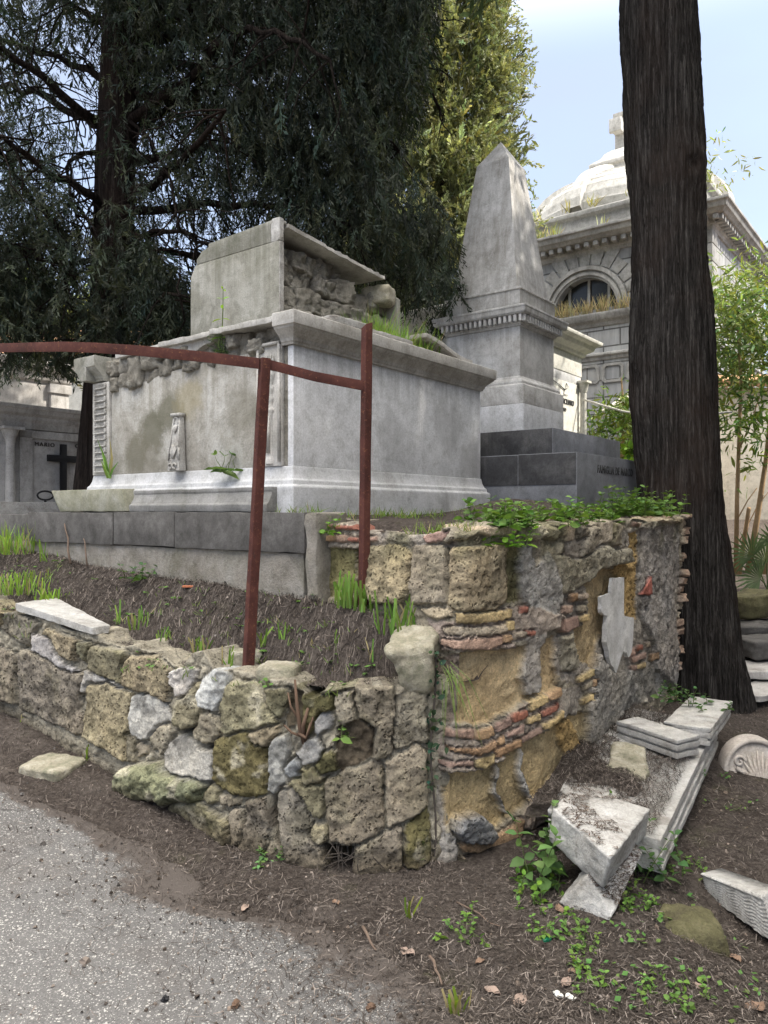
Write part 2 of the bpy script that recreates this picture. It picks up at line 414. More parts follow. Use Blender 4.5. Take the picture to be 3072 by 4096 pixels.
def m_rust():
    n = NT('rusty_paint', 0.85, 0.12)
    a = n.noise(7, 8, .7); f = n.noise(60, 6, .75)
    c = n.ramp(a, [(0.3, (.040,.018,.015)), (0.5, (.074,.029,.024)), (0.7, (.108,.044,.034))])
    c = n.mix(n.ramp(f, [(0.56, 0), (0.68, 1)]), c, (.19,.085,.045))
    c = n.mix(n.ramp(n.noise(30, 6, .75, vec=n.map((1,1,.4), (3,1,2))), [(0.63, 0), (0.7, 1)]), c, (.05,.03,.028))
    return n.done(c, n.bump(f, 0.5, 0.003))
MAT['rust'] = m_rust()
def m_soil():
    n = NT('needle_soil', 1.0, 0.05)
    a = n.noise(1.6, 6, .65); f = n.noise(42, 7, .8); v = n.noise(1, 6, .7, vec=n.map((60, 22, 40), rot=(0, 0, .7)), dist=2.6); v2 = n.noise(1, 6, .7, vec=n.map((22, 64, 40), rot=(0, 0, .3)), dist=2.6)
    c = n.ramp(f, [(0.3, (.028,.023,.020)), (0.5, (.085,.071,.062)), (0.7, (.175,.150,.132))])
    c = n.mix(n.ramp(v, [(0.64, 0), (0.72, .28)]), c, (.145,.118,.098))
    c = n.mix(n.ramp(v2, [(0.66, 0), (0.74, .28)]), c, (.12,.098,.082))
    c = n.mix(n.ramp(a, [(0.45, 0), (0.7, .45)]), c, (.035,.026,.020))
    c = n.mix(n.ramp(n.noise(2.7, 6, .7, vec=n.map((1,1,1),(5,3,1))), [(0.58, 0), (0.75, .5)]), c, (.085,.095,.03))
    c = n.mix(n.math('MULTIPLY', n.ramp(n.noise(3.1, 8, .75, vec=n.map((1,1,1),(2,8,1))), [(0.52, 0), (0.68, 1)]), .5), c, (.16,.138,.12))
    h = n.math('ADD', f, n.math('MULTIPLY', n.noise(17, 6, .7), .8))
    return n.done(c, n.bump(h, 1.0, 0.02))
MAT['soil'] = m_soil()
def m_asphalt():
    n = NT('worn_asphalt', 0.9, 0.2)
    a = n.noise(1.1, 6, .6); f = n.noise(160, 5, .75)
    c = n.ramp(a, [(0.3, (.105,.101,.098)), (0.7, (.150,.145,.140))])
    c = n.mix(1.0, c, n.ramp(f, [(0.3, (.6,.6,.6)), (0.5, (1,1,1)), (0.7, (1.45,1.45,1.45))]), 'MULTIPLY')
    h = f
    for sc, thr, lo in ((44, .30, .80), (80, .36, .68), (150, .42, .55)):
        vec = n.mix(0.012, n.tc, n.noise(40, 3))
        d = n.vor(sc, 'F1', vec); rc = n.vor(sc, 'F1', vec, out=1)
        sep = n.t.nodes.new('ShaderNodeSeparateColor'); n.lk(rc, sep.inputs[0])
        on = n.ramp(sep.outputs[0], [(lo, 0), (lo + .03, 1)])
        sz = n.math('MULTIPLY', n.math('ADD', n.math('MULTIPLY', sep.outputs[1], .6), .5), thr)
        m = n.math('MULTIPLY', n.math('LESS_THAN', d, sz), on)
        pc = n.mix(sep.outputs[2], (.26,.25,.235), (.56,.54,.50))
        c = n.mix(n.math('MULTIPLY', m, .85), c, pc); h = n.math('ADD', h, n.math('MULTIPLY', m, .8))
    dirt = n.ramp(n.noise(2.1, 8, .72, vec=n.map((1,1,1),(9,4,0))), [(0.50, 0), (0.72, .75)])
    edge = n.attr().outputs['Fac']
    dn = n.math('ADD', n.math('MULTIPLY', edge, 1.25), n.math('MULTIPLY', n.math('SUBTRACT', n.noise(16, 10, .8), .58), 1.5))
    c = n.mix(n.math('MULTIPLY', dirt, .6), c, (.085,.070,.060))
    c = n.mix(n.ramp(dn, [(0.32, 0), (0.56, .92)]), c, (.085,.071,.062))
    crack = n.math('MULTIPLY', n.ramp(n.vor(1.3, 'DISTANCE_TO_EDGE', n.mix(.22, n.tc, n.noise(4.5, 8, .75))), [(0.0, 1), (0.007, 0)]), n.ramp(n.noise(1.4, 3), [(0.5, 0), (0.58, 1)]))
    c = n.mix(n.math('MULTIPLY', crack, .6), c, (.03,.027,.025))
    return n.done(c, n.bump(n.math('SUBTRACT', h, n.math('MULTIPLY', crack, 1.5)), 0.6, 0.006))
MAT['asphalt'] = m_asphalt()
def m_bark(name, dark, light, sx=22.0, sz=1.1):
    n = NT(name, 0.95, 0.1)
    rid = n.noise(1.0, 7, .68, vec=n.map((sx, sx, sz)), dist=0.3)
    f = n.noise(1.0, 5, .7, vec=n.map((150, 150, 12)))
    c = n.ramp(rid, [(0.34, tuple(x*.35 for x in dark)), (0.5, dark), (0.68, light)])
    c = n.mix(1.0, c, n.ramp(f, [(0.33, (.45,.45,.45)), (0.5, (1,1,1)), (0.67, (1.65,1.62,1.58))]), 'MULTIPLY')
    c = n.mix(n.ramp(n.noise(1.5, 4), [(0.45, 0), (0.7, .6)]), c, (dark[0]*1.5, dark[1]*1.12, dark[2]*.95))
    return n.done(c, n.bump(n.math('ADD', rid, n.math('MULTIPLY', f, .4)), 1.0, 0.03))
MAT['bark'] = m_bark('cypress_bark', (.034,.030,.027), (.105,.096,.088), 46, 1.5)
MAT['bark_dark'] = m_bark('dark_cypress_bark', (.018,.014,.012), (.045,.036,.031), 34)
def m_chapel():
    n = NT('weathered_chapel_ashlar', 0.9, 0.15)
    sep = n.t.nodes.new('ShaderNodeSeparateXYZ'); n.lk(n.tc, sep.inputs[0])
    cb = n.t.nodes.new('ShaderNodeCombineXYZ'); n.lk(n.math('ADD', sep.outputs[0], sep.outputs[1]), cb.inputs[0]); n.lk(sep.outputs[2], cb.inputs[1])
    br = n.t.nodes.new('ShaderNodeTexBrick'); n.lk(cb.outputs[0], br.inputs['Vector'])
    br.inputs['Scale'].default_value = 1.0; br.inputs['Brick Width'].default_value = .78; br.inputs['Row Height'].default_value = .385
    br.inputs['Mortar Size'].default_value = .018; br.inputs['Mortar Smooth'].default_value = .25
    br.inputs['Color1'].default_value = (.36,.365,.37,1); br.inputs['Color2'].default_value = (.25,.255,.265,1); br.inputs['Mortar'].default_value = (.11,.11,.11,1)
    st = n.noise(1.0, 6, .65, vec=n.map((5, 5, .7)))
    c = n.mix(1.0, br.outputs[0], n.ramp(st, [(0.3, (.62,.62,.62)), (0.6, (1.15,1.15,1.13)), (0.8, (1.6,1.55,1.45))]), 'MULTIPLY')
    c = n.mix(n.ramp(n.noise(1.3, 7, .7), [(0.5, 0), (0.75, .7)]), c, (.42,.40,.36))
    return n.done(c, n.bump(n.math('SUBTRACT', n.math('MULTIPLY', n.noise(20, 5, .7), .12), br.outputs[1]), 1.0, 0.03))
MAT['chapel'] = m_chapel()
MAT['chapel_trim'] = m_stone('chapel_trim_stone', (.22,.215,.205), (.34,.335,.32), (.46,.45,.425), 1.6, 0.6, 0.4, .01, 0.9, 0.2, (.12,.115,.11), 0.4)

# ------------------------------------------------------------------ layout
TH = math.radians(52.76)                  # the cemetery's grid, turned from the camera's
U = np.array([math.cos(TH), math.sin(TH)]); Vv = np.array([-math.sin(TH), math.cos(TH)])
O_T = np.array([-0.50, 4.18])             # front corner of the big tomb
K_W = np.array([0.431, 3.29])             # front corner of the tall wall
def T(a, b, o=O_T): return o + a * U + b * Vv
def ab(x, y, o=O_T):
    dx, dy = np.asarray(x) - o[0], np.asarray(y) - o[1]
    return dx*U[0] + dy*U[1], dx*Vv[0] + dy*Vv[1]

# ground
ROAD_EDGE = np.array([(-9,10.0),(-4.2,5.9),(-3.0,4.85),(-2.35,4.28),(-2.0,3.97),(-1.6,3.77),(-1.185,3.60),(-.95,3.35),(-.776,3.07),(-.52,3.0),(-.33,2.95),(-.15,2.84),(0,2.75),(.10,2.58),(.19,2.44),(.27,2.2),(.3,1.6),(.5,-3),(.8,-60)])
def road_side(x, y):
    """positive on the road"""
    yy = np.asarray(y); ex = np.interp(-yy, -ROAD_EDGE[:, 1], ROAD_EDGE[:, 0])
    d = (ex - np.asarray(x)) * 0.72
    p = P3(x, y)
    return d + fbm(p, 5, 3, 3) * .08 + fbm(p, 20, 3, 9) * .05
def hill(x, y):
    """the path climbs to the left"""
    t = (np.asarray(x, float)+.72)*-.845 + (np.asarray(y, float)-3.66)*.534
    t = np.clip(t, 0, 9); return .172*(np.sqrt(t*t + .02) - .1414)
def ground_z(x, y):
    x = np.asarray(x, float); y = np.asarray(y, float)
    p = P3(x, y)
    z = 0.2 * np.clip(y - 5.9, 0, 7.5) + 0.01*np.clip(y - 13.4, 0, 60)
    z = np.maximum(z, hill(x, y)) + fbm(p, .9, 3, 21) * .03 + fbm(p, 7, 3, 4) * .012
    rs = road_side(x, y)
    z = z + np.where(rs > 0, -sstep(0, .10, rs)*.05, sstep(0, .35, -rs)*.035 - .0)
    # bank of earth heaped against the foot of the right wall face
    a, b = ab(x, y, K_W)
    bank = sstep(.5, 1.3, a) * (1 - sstep(.0, .95, -b)) * sstep(-.4, -.05, b*-1 + .02 - .4 + .4)
    z = z + .20 * sstep(1.0, 2.0, a) * (1 - sstep(.0, 1.0, -b)) * (1 - sstep(2.6, 3.6, a))
    z = z - .10 * sstep(.2, .6, x - .75) * (1 - sstep(3.0, 3.6, y)) * sstep(2.0, 2.8, y)
    return z
def axis(lo, fine_lo, fine_hi, hi, step):
    f = np.arange(fine_lo, fine_hi + 1e-6, step)
    g = np.geomspace(step, max(hi - fine_hi, step*2), 40); h = np.geomspace(step, max(fine_lo - lo, step*2), 40)
    return np.concatenate([(fine_lo - h)[::-1], f, fine_hi + g])
gx = axis(-150, -3.4, 3.6, 150, .026); gy = axis(-90, 1.9, 7.0, 260, .026)
X, Y = np.meshgrid(gx, gy, indexing='ij')
tag(mesh_np('ground', P3(X, Y, ground_z(X, Y)), grid_faces(len(gx), len(gy)), MAT['soil']), 'dark needle strewn soil around the ruined walls', 'ground', kind='structure')
rx = axis(-40, -3.2, .7, 1.2, .05); ry = axis(-60, 1.8, 6.5, 12, .05)
X, Y = np.meshgrid(rx, ry, indexing='ij')
Zr = fbm(P3(X, Y), .7, 2, 40)*.006 + np.maximum(np.where(Y > 5.9, .2*(Y-5.9), 0), hill(X, Y))
keep = road_side(X, Y) > -.25
fr_ = grid_faces(len(rx), len(ry)); fr_ = fr_[keep.ravel()[fr_].all(1)]
ec = np.clip(1 - road_side(X, Y)/.24, 0, 1)
Zr = Zr - sstep(.0, .25, -road_side(X, Y)) * .06
tag(mesh_np('road', P3(X, Y, Zr), fr_, MAT['asphalt'], col=np.repeat(ec.reshape(-1, 1), 3, 1)), 'worn grey asphalt path studded with white pebbles', 'road', kind='structure')

# ------------------------------------------------------------------ masonry walls as carved surfaces
def smooth_poly(pts, ds, it=2):
    p = np.array(pts, float)
    for _ in range(it):
        q = [p[0]]
        for a, b in zip(p[:-1], p[1:]): q += [a*.8 + b*.2, a*.2 + b*.8]
        q.append(p[-1]); p = np.array(q)
    L = np.r_[0, np.cumsum(np.linalg.norm(np.diff(p, axis=0), axis=1))]
    s = np.arange(0, L[-1], ds)
    return s, np.stack([np.interp(s, L, p[:, 0]), np.interp(s, L, p[:, 1])], 1)
class Surf:
    def __init__(self, pts, ds, shear=(0, 0), it=2):
        self.s, self.p = smooth_poly(pts, ds, it); self.sh = np.array(shear)
        t = np.gradient(self.p, axis=0); 
        k = max(1, int(.035/ds)); ker = np.ones(2*k+1)/(2*k+1)
        t = np.stack([np.convolve(np.pad(t[:, i], k, 'edge'), ker, 'valid') for i in (0, 1)], 1)
        t /= np.linalg.norm(t, axis=1, keepdims=True)
        self.n = np.stack([t[:, 1], -t[:, 0]], 1)
    def sz(self, px, py):
        """where the sight line through a traced point meets the wall: (arc length, height)"""
        k = (px - 384)/FPX; z = 1.0
        for _ in range(4):
            q = self.p + self.sh*z
            f = q[:, 0] - k*q[:, 1]
            i = np.where(np.diff(np.sign(f)) != 0)[0]
            if len(i) == 0: j = 0 if abs(f[0]) < abs(f[-1]) else len(f)-1; Yh = q[j, 1]; s = self.s[j]
            else:
                j = min(i, key=lambda m: q[m, 1]); w = f[j]/(f[j]-f[j+1]); Yh = q[j, 1]*(1-w) + q[j+1, 1]*w
                s = self.s[j]*(1-w) + self.s[j+1]*w
            z = EYE - (py-512)/FPX*Yh
        return s, z
CR = {'A1': (400, 2600, 2.0738), 'A2': (1000, 2400, 1.84375), 'A3': (0, 2350, 2.0738), 'B': (1200, 2000, 2.0738), 'C': (1900, 2000, 1.8433), 'D': (1700, 2700, 2.0738)}
def trace(surf, crop, pts):
    ox, oy, f = CR[crop]
    return np.array([surf.sz((x/f + ox)/4, (y/f + oy)/4) for x, y in pts])
def poly_sdf(S, Z, poly):
    d = np.full(S.shape, 1e9); ins = np.zeros(S.shape, bool)
    n = len(poly)
    for i in range(n):
        (x0, y0), (x1, y1) = poly[i], poly[(i+1) % n]
        ex, ey = x1-x0, y1-y0; L = ex*ex + ey*ey + 1e-12
        t = np.clip(((S-x0)*ex + (Z-y0)*ey)/L, 0, 1)
        d = np.minimum(d, (S-x0-t*ex)**2 + (Z-y0-t*ey)**2)
        c = ((y0 > Z) != (y1 > Z))
        with np.errstate(divide='ignore', invalid='ignore'):
            c &= S < (x1-x0)*(Z-y0)/(y1-y0+1e-12) + x0
        ins ^= c
    return np.where(ins, 1, -1)*np.sqrt(d)
# kinds: colour, proudness, bulge, edge rounding, pits, roughness
KIND = {
 'tan':   ((.36,.305,.21), .012, .030, .030, .9, .012), 'tanmoss': ((.27,.245,.165), .012, .030, .030, .6, .012),
 'greytan': ((.34,.305,.24), .010, .025, .028, .7, .012), 'brownpit': ((.245,.215,.175), .010, .026, .028, 1., .014),
 'white': ((.56,.545,.515), .018, .016, .020, .1, .018), 'plaster': ((.45,.43,.405), .020, .014, .012, .1, .009),
 'cement': ((.37,.362,.355), .014, .014, .016, .0, .012), 'moss': ((.16,.145,.075), .012, .030, .025, .5, .013),
 'mossgrey': ((.25,.26,.17), .035, .055, .09, .3, .026), 'hole': ((.05,.04,.03), -.085, -.05, .02, .3, .01), 
 'soil': ((.11,.09,.065), -.008, .0, .03, .0, .02), 'yellow': ((.51,.40,.235), -.030, -.012, .03, .28, .007),
 'yellowrough': ((.52,.36,.16), -.02, .0, .02, 1., .018), 'red': ((.36,.16,.12), .016, .010, .007, .3, .005),
 'orange': ((.50,.33,.20), .018, .012, .008, .3, .007), 'pink': ((.42,.29,.235), .014, .010, .009, .2, .008),
 'ybrick': ((.60,.46,.25), .018, .012, .008, .3, .007), 'beige': ((.50,.42,.32), .012, .012, .010, .4, .010),
 'gravel': ((.37,.352,.325), .008, .006, .010, .5, .012), 'mortar': ((.39,.355,.305), -.004, .004, .012, .4, .012),
 'pinkmortar': ((.38,.32,.27), .006, .006, .014, .3, .010), 'dull': ((.26,.21,.17), -.012, .004, .02, .4, .010), 'olive': ((.24,.22,.12), -.030, .006, .02, .5, .008),
 'lump': ((.27,.265,.255), .05, .03, .02, .8, .012), 'proud': ((.36,.33,.25), .05, .04, .02, .6, .016), 'tile': ((.50,.19,.15), .02, .0, .004, .0, .003),
}
def carve(name, surf, zb, top, nz, feats, base, parent, thick=.3, seed=0, basecol=(.30,.27,.21), top_noise=.02, extra=None, backdrop=.6):
    ns = len(surf.s)
    S = np.repeat(surf.s[:, None], nz, 1)
    topz = top(surf.s)
    Z = zb + (topz - zb)[:, None]*np.linspace(0, 1, nz)[None, :]
    p = P3(S, Z, seed*3.1)
    Sw = S + fbm(p, 14, 4, seed, .6)*.020 + vnoise(p, 60, seed+3)*.004
    Zw = Z + fbm(p, 14, 4, seed+50, .6)*.020 + vnoise(p, 60, seed+8)*.004
    # unlisted parts of the face: small rubble set in mortar
    cs = .085
    best = np.full(S.shape, 9.); sec = np.full(S.shape, 9.); cid = np.zeros(S.shape)
    gi, gj = np.floor(Sw/cs).astype(int), np.floor(Zw/cs).astype(int)
    for di in (-1, 0, 1):
        for dj in (-1, 0, 1):
            a, b = gi+di, gj+dj; zz = np.zeros_like(a)
            cx = (a + .15 + .7*_h(a, b, zz, seed+1))*cs; cy = (b + .15 + .7*_h(a, b, zz, seed+2))*cs
            d = np.hypot(Sw-cx, (Zw-cy)*1.35); h = _h(a, b, zz, seed+9)
            near = d < best
            sec = np.where(near, best, np.minimum(sec, d)); cid = np.where(near, h, cid); best = np.minimum(best, d)
    edge = np.clip((sec-best)/.03, 0, 1)
    H = -.012 + base*.55*(edge**.5)*(.5+cid*.8) + fbm(p, 9, 5, seed+4, .62)*.020
    C = np.array(basecol)[None, None, :]*(.86 + .34*cid[..., None]*edge[..., None] + .12*fbm(p, 5, 4, seed+6)[..., None])*np.array([1, 1, 1])
    pit = .5*edge
    rr = np.random.default_rng(seed+5)
    for it in feats:
        crop, kind, pts = it[:3]; 
        poly = trace(surf, crop, pts) if crop else np.array(pts)
        kc, h0, bl, er, pt, ro = KIND[kind]
        lo, hi = poly.min(0)-.05, poly.max(0)+.05
        i0, i1 = np.searchsorted(surf.s, [lo[0], hi[0]])
        if i1 <= i0: continue
        sl = slice(max(i0-2, 0), i1+2)
        wp = .06 if kind in ('red', 'orange', 'pink', 'ybrick', 'beige', 'tile') else .8
        D = poly_sdf(S[sl] + wp*(Sw-S)[sl], Z[sl] + wp*(Zw-Z)[sl], poly)
        q = P3(S[sl], Z[sl], rr.random()*50)
        ins = D > 0; 
        ext = max(1e-3, (hi-lo-.1).min()*.5)
        brk = kind in ('red', 'orange', 'pink', 'ybrick', 'beige', 'tile')
        if brk: er, bl, ro = .004, .005, .0028
        else: bl = bl*.55 if abs(bl) < .05 else bl
        rr_ = min(er*.55, ext*.8)
        prof = np.sqrt(np.clip(1-(1-np.clip(D/rr_, 0, 1))**2, 0, 1))
        cen = poly.mean(0); tl = rr.normal(0, .06, 2) if abs(h0) > .005 and kind not in ('yellow', 'tile') else np.zeros(2)
        h = h0 + bl*prof + fbm(q, 8, 5, seed+7, .62)*ro*1.7 + (.35-np.abs(fbm(q, 13, 3, seed+27)))*ro*1.6 + fbm(q, 42, 3, seed+17, .65)*ro*.8 + np.clip(((S[sl]-cen[0])*tl[0] + (Z[sl]-cen[1])*tl[1]), -.02, .02)
        H[sl] = np.where(ins, h, H[sl])
        # joint: the face falls back just outside a stone
        if h0 > 0.009: H[sl] = np.where((D <= 0) & (D > (-.006 if brk else -.011)), np.minimum(H[sl], -.009 - (.017 if not brk else .006)*sstep(-.05, .35, fbm(q, 7, 2, seed+99))), H[sl])
        var = 1 + .16*fbm(q, 6, 3, seed+23)[..., None] + rr.normal(0, .05)
        tint = np.stack([1 + .05*fbm(q, 3, 2, seed+31), np.ones(q.shape[:-1]), 1 - .07*fbm(q, 3, 2, seed+31)], -1)
        cc = np.array(kc)*(1 + rr.normal(0, .012, 3))*var*tint
        if kind in ('tan', 'tanmoss', 'mossgrey', 'moss', 'proud', 'brownpit', 'greytan'):
            lich = sstep(.12, .4, fbm(q, 12, 4, seed+61))[..., None]
            cc = cc*(1-.75*lich) + np.array((.54,.50,.39))*.75*lich if kind in ('tanmoss', 'moss', 'mossgrey') else cc*(1-.25*lich) + np.array((.5,.45,.33))*.25*lich
            ms = sstep(.10, .42, fbm(q, 5, 4, seed+71, .65))[..., None]*(.66 if kind not in ('tan', 'brownpit', 'greytan') else .22)
            cc = cc*(1-ms) + np.array((.115,.112,.055))*ms
        if kind != 'yellow':
            dk_ = sstep(.08, .34, fbm(q, 9, 5, seed+111, .68))[..., None]; cc = cc*(1 - .42*dk_)
        else:
            pl_ = sstep(.0, .5, fbm(q, 4, 4, seed+121, .6))[..., None]; cc = cc*(1-.35*pl_) + np.array((.55,.46,.30))*.35*pl_
        C[sl] = np.where(ins[..., None], cc, C[sl]); pit[sl] = np.where(ins, pt, pit[sl])
    if extra: H, C, pit = extra(S, Z, p, H, C, pit)
    # soft blur of the height keeps the carving from being jagged
    H = H + fbm(p, 80, 2, seed+90)*.0025
    q = surf.p[:, None, :] + surf.sh[None, None, :]*Z[..., None] + surf.n[:, None, :]*H[..., None]
    rows = [np.concatenate([q, Z[..., None]], -1)]
    cols = [np.concatenate([C, pit[..., None]], -1)]
    # top and back
    m = 14
    tl_ = q[:, -1]; ztop = Z[:, -1]
    for k in range(1, m+1):
        d = thick*k/m
        pt_ = tl_ - surf.n*d
        zz = ztop + fbm(P3(pt_[:, 0], pt_[:, 1]), 12, 3, seed+33)*top_noise*min(1, k/3) 
        rows.append(np.concatenate([pt_, zz[:, None]], -1)[:, None, :])
        cols.append(np.concatenate([C[:, -1]*.8, np.full((ns, 1), .5)], -1)[:, None, :])
    bk = tl_ - surf.n*thick
    for zf in (.6, 0.0):
        rows.append(np.concatenate([bk, (zb + (ztop-zb)*zf)[:, None]], -1)[:, None, :]); cols.append(cols[-1])
    Pm = np.concatenate(rows, 1); Cm = np.concatenate(cols, 1)
    return mesh_np(name, Pm.reshape(-1, 3), grid_faces(ns, Pm.shape[1]), MAT['masonry'], parent, col=Cm.reshape(-1, 4))

LOW = Surf([(-4.2,6.05),(-3.3,5.42),(-2.40,4.75),(-1.342,4.08),(-1.02,3.85),(-.72,3.64),(-.39,3.45),(-.12,3.38),(.05,3.40),(.30,3.47)], .008)
def low_top(s):
    x = np.interp(s, LOW.s, LOW.p[:, 0])
    z = np.interp(x, [-4.2,-3.3,-2.4,-1.34,-1.0,-.7,.3], [1.22,1.11,1.005,.862,.83,.815,.835]) + .022*vnoise(P3(s, 0, 2), 4.2, 5) + .012*vnoise(P3(s, 0, 7), 13, 6)
    for c, w, h in ((-.93, .075, .055), (-.68, .08, .05), (-.33, .05, -.04), (-1.25, .14, .03)):
        z = z + h*np.exp(-((x-c)/w)**4)
    return z
low_feats = [
 ('A3','brownpit',[(-200,430),(0,480),(170,560),(180,620),(160,960),(0,900),(-200,840)]),
 ('A3','brownpit',[(185,500),(300,520),(480,640),(730,720),(700,830),(680,1000),(735,1080),(735,1220),(430,1120),(180,1000),(170,700)]),
 ('A3','tan',[(-160,60),(0,110),(60,150),(55,260),(20,330),(0,340),(-160,300)]),
 ('A3','brownpit',[(70,190),(160,200),(340,300),(300,370),(275,490),(130,430),(30,350),(40,260)]),
 ('A3','tan',[(400,330),(670,430),(660,560),(640,620),(520,560),(470,470),(360,380)]),
 ('A3','plaster',[(300,380),(420,420),(480,540),(560,630),(690,690),(600,690),(480,620),(290,515)]),
 ('A3','tanmoss',[(670,450),(770,450),(740,630),(650,560)]),
 ('A3','tanmoss',[(780,470),(1070,520),(1040,620),(1030,780),(960,790),(850,730),(760,680),(745,580)]),
 ('A3','tan',[(1080,570),(1290,560),(1440,680),(1420,940),(1390,945),(1140,860),(1040,800),(1030,660)]),
 ('A3','plaster',[(740,690),(850,740),(1000,800),(1030,840),(830,780),(760,770),(740,860),(705,850)]),
 ('A3','tan',[(750,800),(880,790),(1110,870),(1100,960),(1080,1100),(1090,1250),(1090,1430),(740,1230),(735,1060)]),
 ('A3','greytan',[(1080,1210),(1170,1260),(1170,1440),(1095,1430)]),
 ('A1','plaster',[(290,380),(400,350),(560,430),(620,540),(650,610),(560,600),(500,660),(440,720),(390,740),(300,700),(275,560)]),
 ('A1','greytan',[(345,735),(430,790),(420,850),(350,890)]),
 ('A1','greytan',[(440,720),(520,620),(610,610),(640,680),(590,760),(575,870),(540,880),(470,810)]),
 ('A1','tanmoss',[(670,400),(760,280),(850,270),(850,470),(840,620),(720,640),(650,580),(640,470)]),
 ('A1','white',[(600,200),(640,150),(770,145),(835,170),(800,260),(720,370),(660,390),(640,310),(610,270)]),
 ('A1','tanmoss',[(1000,430),(1060,300),(1110,250),(1340,260),(1370,420),(1480,530),(1490,600),(1270,650),(1080,700),(1030,660),(1020,590),(1005,520)]),
 ('A1','white',[(850,400),(860,300),(880,230),(990,140),(1110,210),(1070,280),(1040,390),(990,440),(970,490),(900,470)]),
 ('A1','tanmoss',[(1390,310),(1560,310),(1570,400),(1550,500),(1500,545),(1440,500),(1400,430)]),
 ('A1','greytan',[(830,630),(850,530),(920,500),(990,540),(1020,640),(1020,690),(940,770),(870,770),(800,720),(795,660)]),
 ('A1','hole',[(650,640),(790,640),(790,700),(660,690)]),
 ('A1','hole',[(880,780),(980,770),(970,830),(880,815)]),
 ('A1','plaster',[(590,760),(690,700),(780,730),(870,820),(960,830),(975,960),(960,1070),(860,1060),(700,1080),(680,1020),(580,980),(565,880)]),
 ('A1','moss',[(985,730),(1080,705),(1240,680),(1270,720),(1300,790),(1400,810),(1410,1000),(1390,1200),(1170,1205),(1010,1110),(970,1060),(980,900)]),
 ('A1','tan',[(1260,680),(1500,600),(1505,670),(1450,740),(1390,800),(1300,770)]),
 ('A1','cement',[(1410,800),(1480,720),(1570,690),(1590,830),(1540,960),(1560,1080),(1470,1150),(1450,1190),(1400,1160),(1410,1000)]),
 ('A1','mossgrey',[(270,960),(380,930),(560,920),(600,990),(680,1040),(860,1070),(920,1100),(900,1190),(880,1240),(640,1250),(480,1220),(260,1150),(250,1040)]),
 ('A1','moss',[(220,1100),(280,1130),(440,1210),(440,1290),(330,1280),(240,1210)]),
 ('A1','tanmoss',[(450,1290),(480,1230),(600,1250),(600,1380),(570,1450),(450,1400)]),
 ('A1','tanmoss',[(610,1270),(880,1245),(950,1300),(1100,1380),(1120,1560),(1050,1700),(900,1690),(700,1570),(590,1480)]),
 ('A1','tanmoss',[(900,1160),(960,1100),(1025,1150),(1020,1250),(940,1260),(895,1220)]),
 ('A1','greytan',[(1110,1300),(1220,1310),(1230,1400),(1210,1600),(1150,1620),(1110,1450)]),
 ('A1','brownpit',[(1230,1240),(1400,1210),(1440,1380),(1430,1570),(1370,1700),(1290,1750),(1200,1620),(1240,1400)]),
 ('A1','greytan',[(1030,1190),(1180,1200),(1220,1240),(1120,1290),(1040,1260)]),
 ('A2','hole',[(150,1430),(215,1420),(250,1650),(300,1850),(350,2010),(250,1800),(180,1700)]),
 ('A2','tanmoss',[(300,1340),(390,1210),(490,1215),(560,1350),(580,1500),(530,1610),(440,1540),(400,1440)]),
 ('A2','moss',[(500,1130),(620,1100),(680,1170),(660,1250),(540,1280),(490,1220)]),
 ('A2','tanmoss',[(380,1260),(480,1230),(540,1290),(600,1310),(560,1350),(480,1340),(410,1360)]),
 ('A2','brownpit',[(215,1410),(330,1390),(420,1500),(470,1640),(570,1830),(600,1900),(580,2030),(370,2030),(310,1900),(250,1700),(210,1500)]),
 ('A2','tanmoss',[(480,1640),(590,1640),(600,1740),(540,1790),(470,1720)]),
 ('A2','moss',[(400,700),(640,690),(640,800),(530,820),(490,920),(430,1010),(390,1000),(390,750)]),
 ('A2','greytan',[(650,660),(780,640),(780,780),(760,950),(650,900),(630,760)]),
 ('A2','soil',[(300,650),(390,680),(390,900),(280,940),(270,850)]),
 ('A2','soil',[(640,940),(800,870),(920,960),(900,1150),(680,1270),(640,1200)]),
 ('A2','tanmoss',[(350,610),(770,600),(760,650),(600,680),(440,690),(340,640)]),
 ('A2','cement',[(350,1120),(430,1030),(500,980),(545,1080),(500,1190),(430,1210),(385,1200)]),
 ('A2','cement',[(270,1230),(360,1150),(385,1210),(370,1290),(290,1300)]),
 ('A2','cement',[(490,920),(530,820),(600,820),(620,870),(600,950),(500,980)]),
 ('A2','brownpit',[(790,640),(1060,620),(1070,820),(1060,1120),(930,1180),(900,1160),(930,950),(800,860),(780,740)]),
 ('A2','greytan',[(1075,640),(1250,570),(1300,600),(1310,1040),(1070,1100),(1065,1000),(1080,820)]),
 ('A2','brownpit',[(560,1330),(700,1260),(960,1170),(990,1230),(985,1660),(870,1740),(740,1770),(610,1750),(590,1600),(570,1500)]),
 ('A2','greytan',[(998,1190),(1230,1060),(1310,1110),(1310,1500),(1120,1610),(998,1660)]),
 ('A2','moss',[(1130,1630),(1310,1510),(1320,1850),(1200,1960),(1120,1920)]),
 ('A2','brownpit',[(780,1800),(980,1690),(1110,1640),(1110,1930),(1040,2000),(960,2150),(800,2110),(760,1950)]),
 ('A2','hole',[(540,1790),(770,1800),(760,2010),(620,2060),(600,1900)]),
 ('A2','tan',[(780,590),(850,570),(920,610),(790,625)]),
]
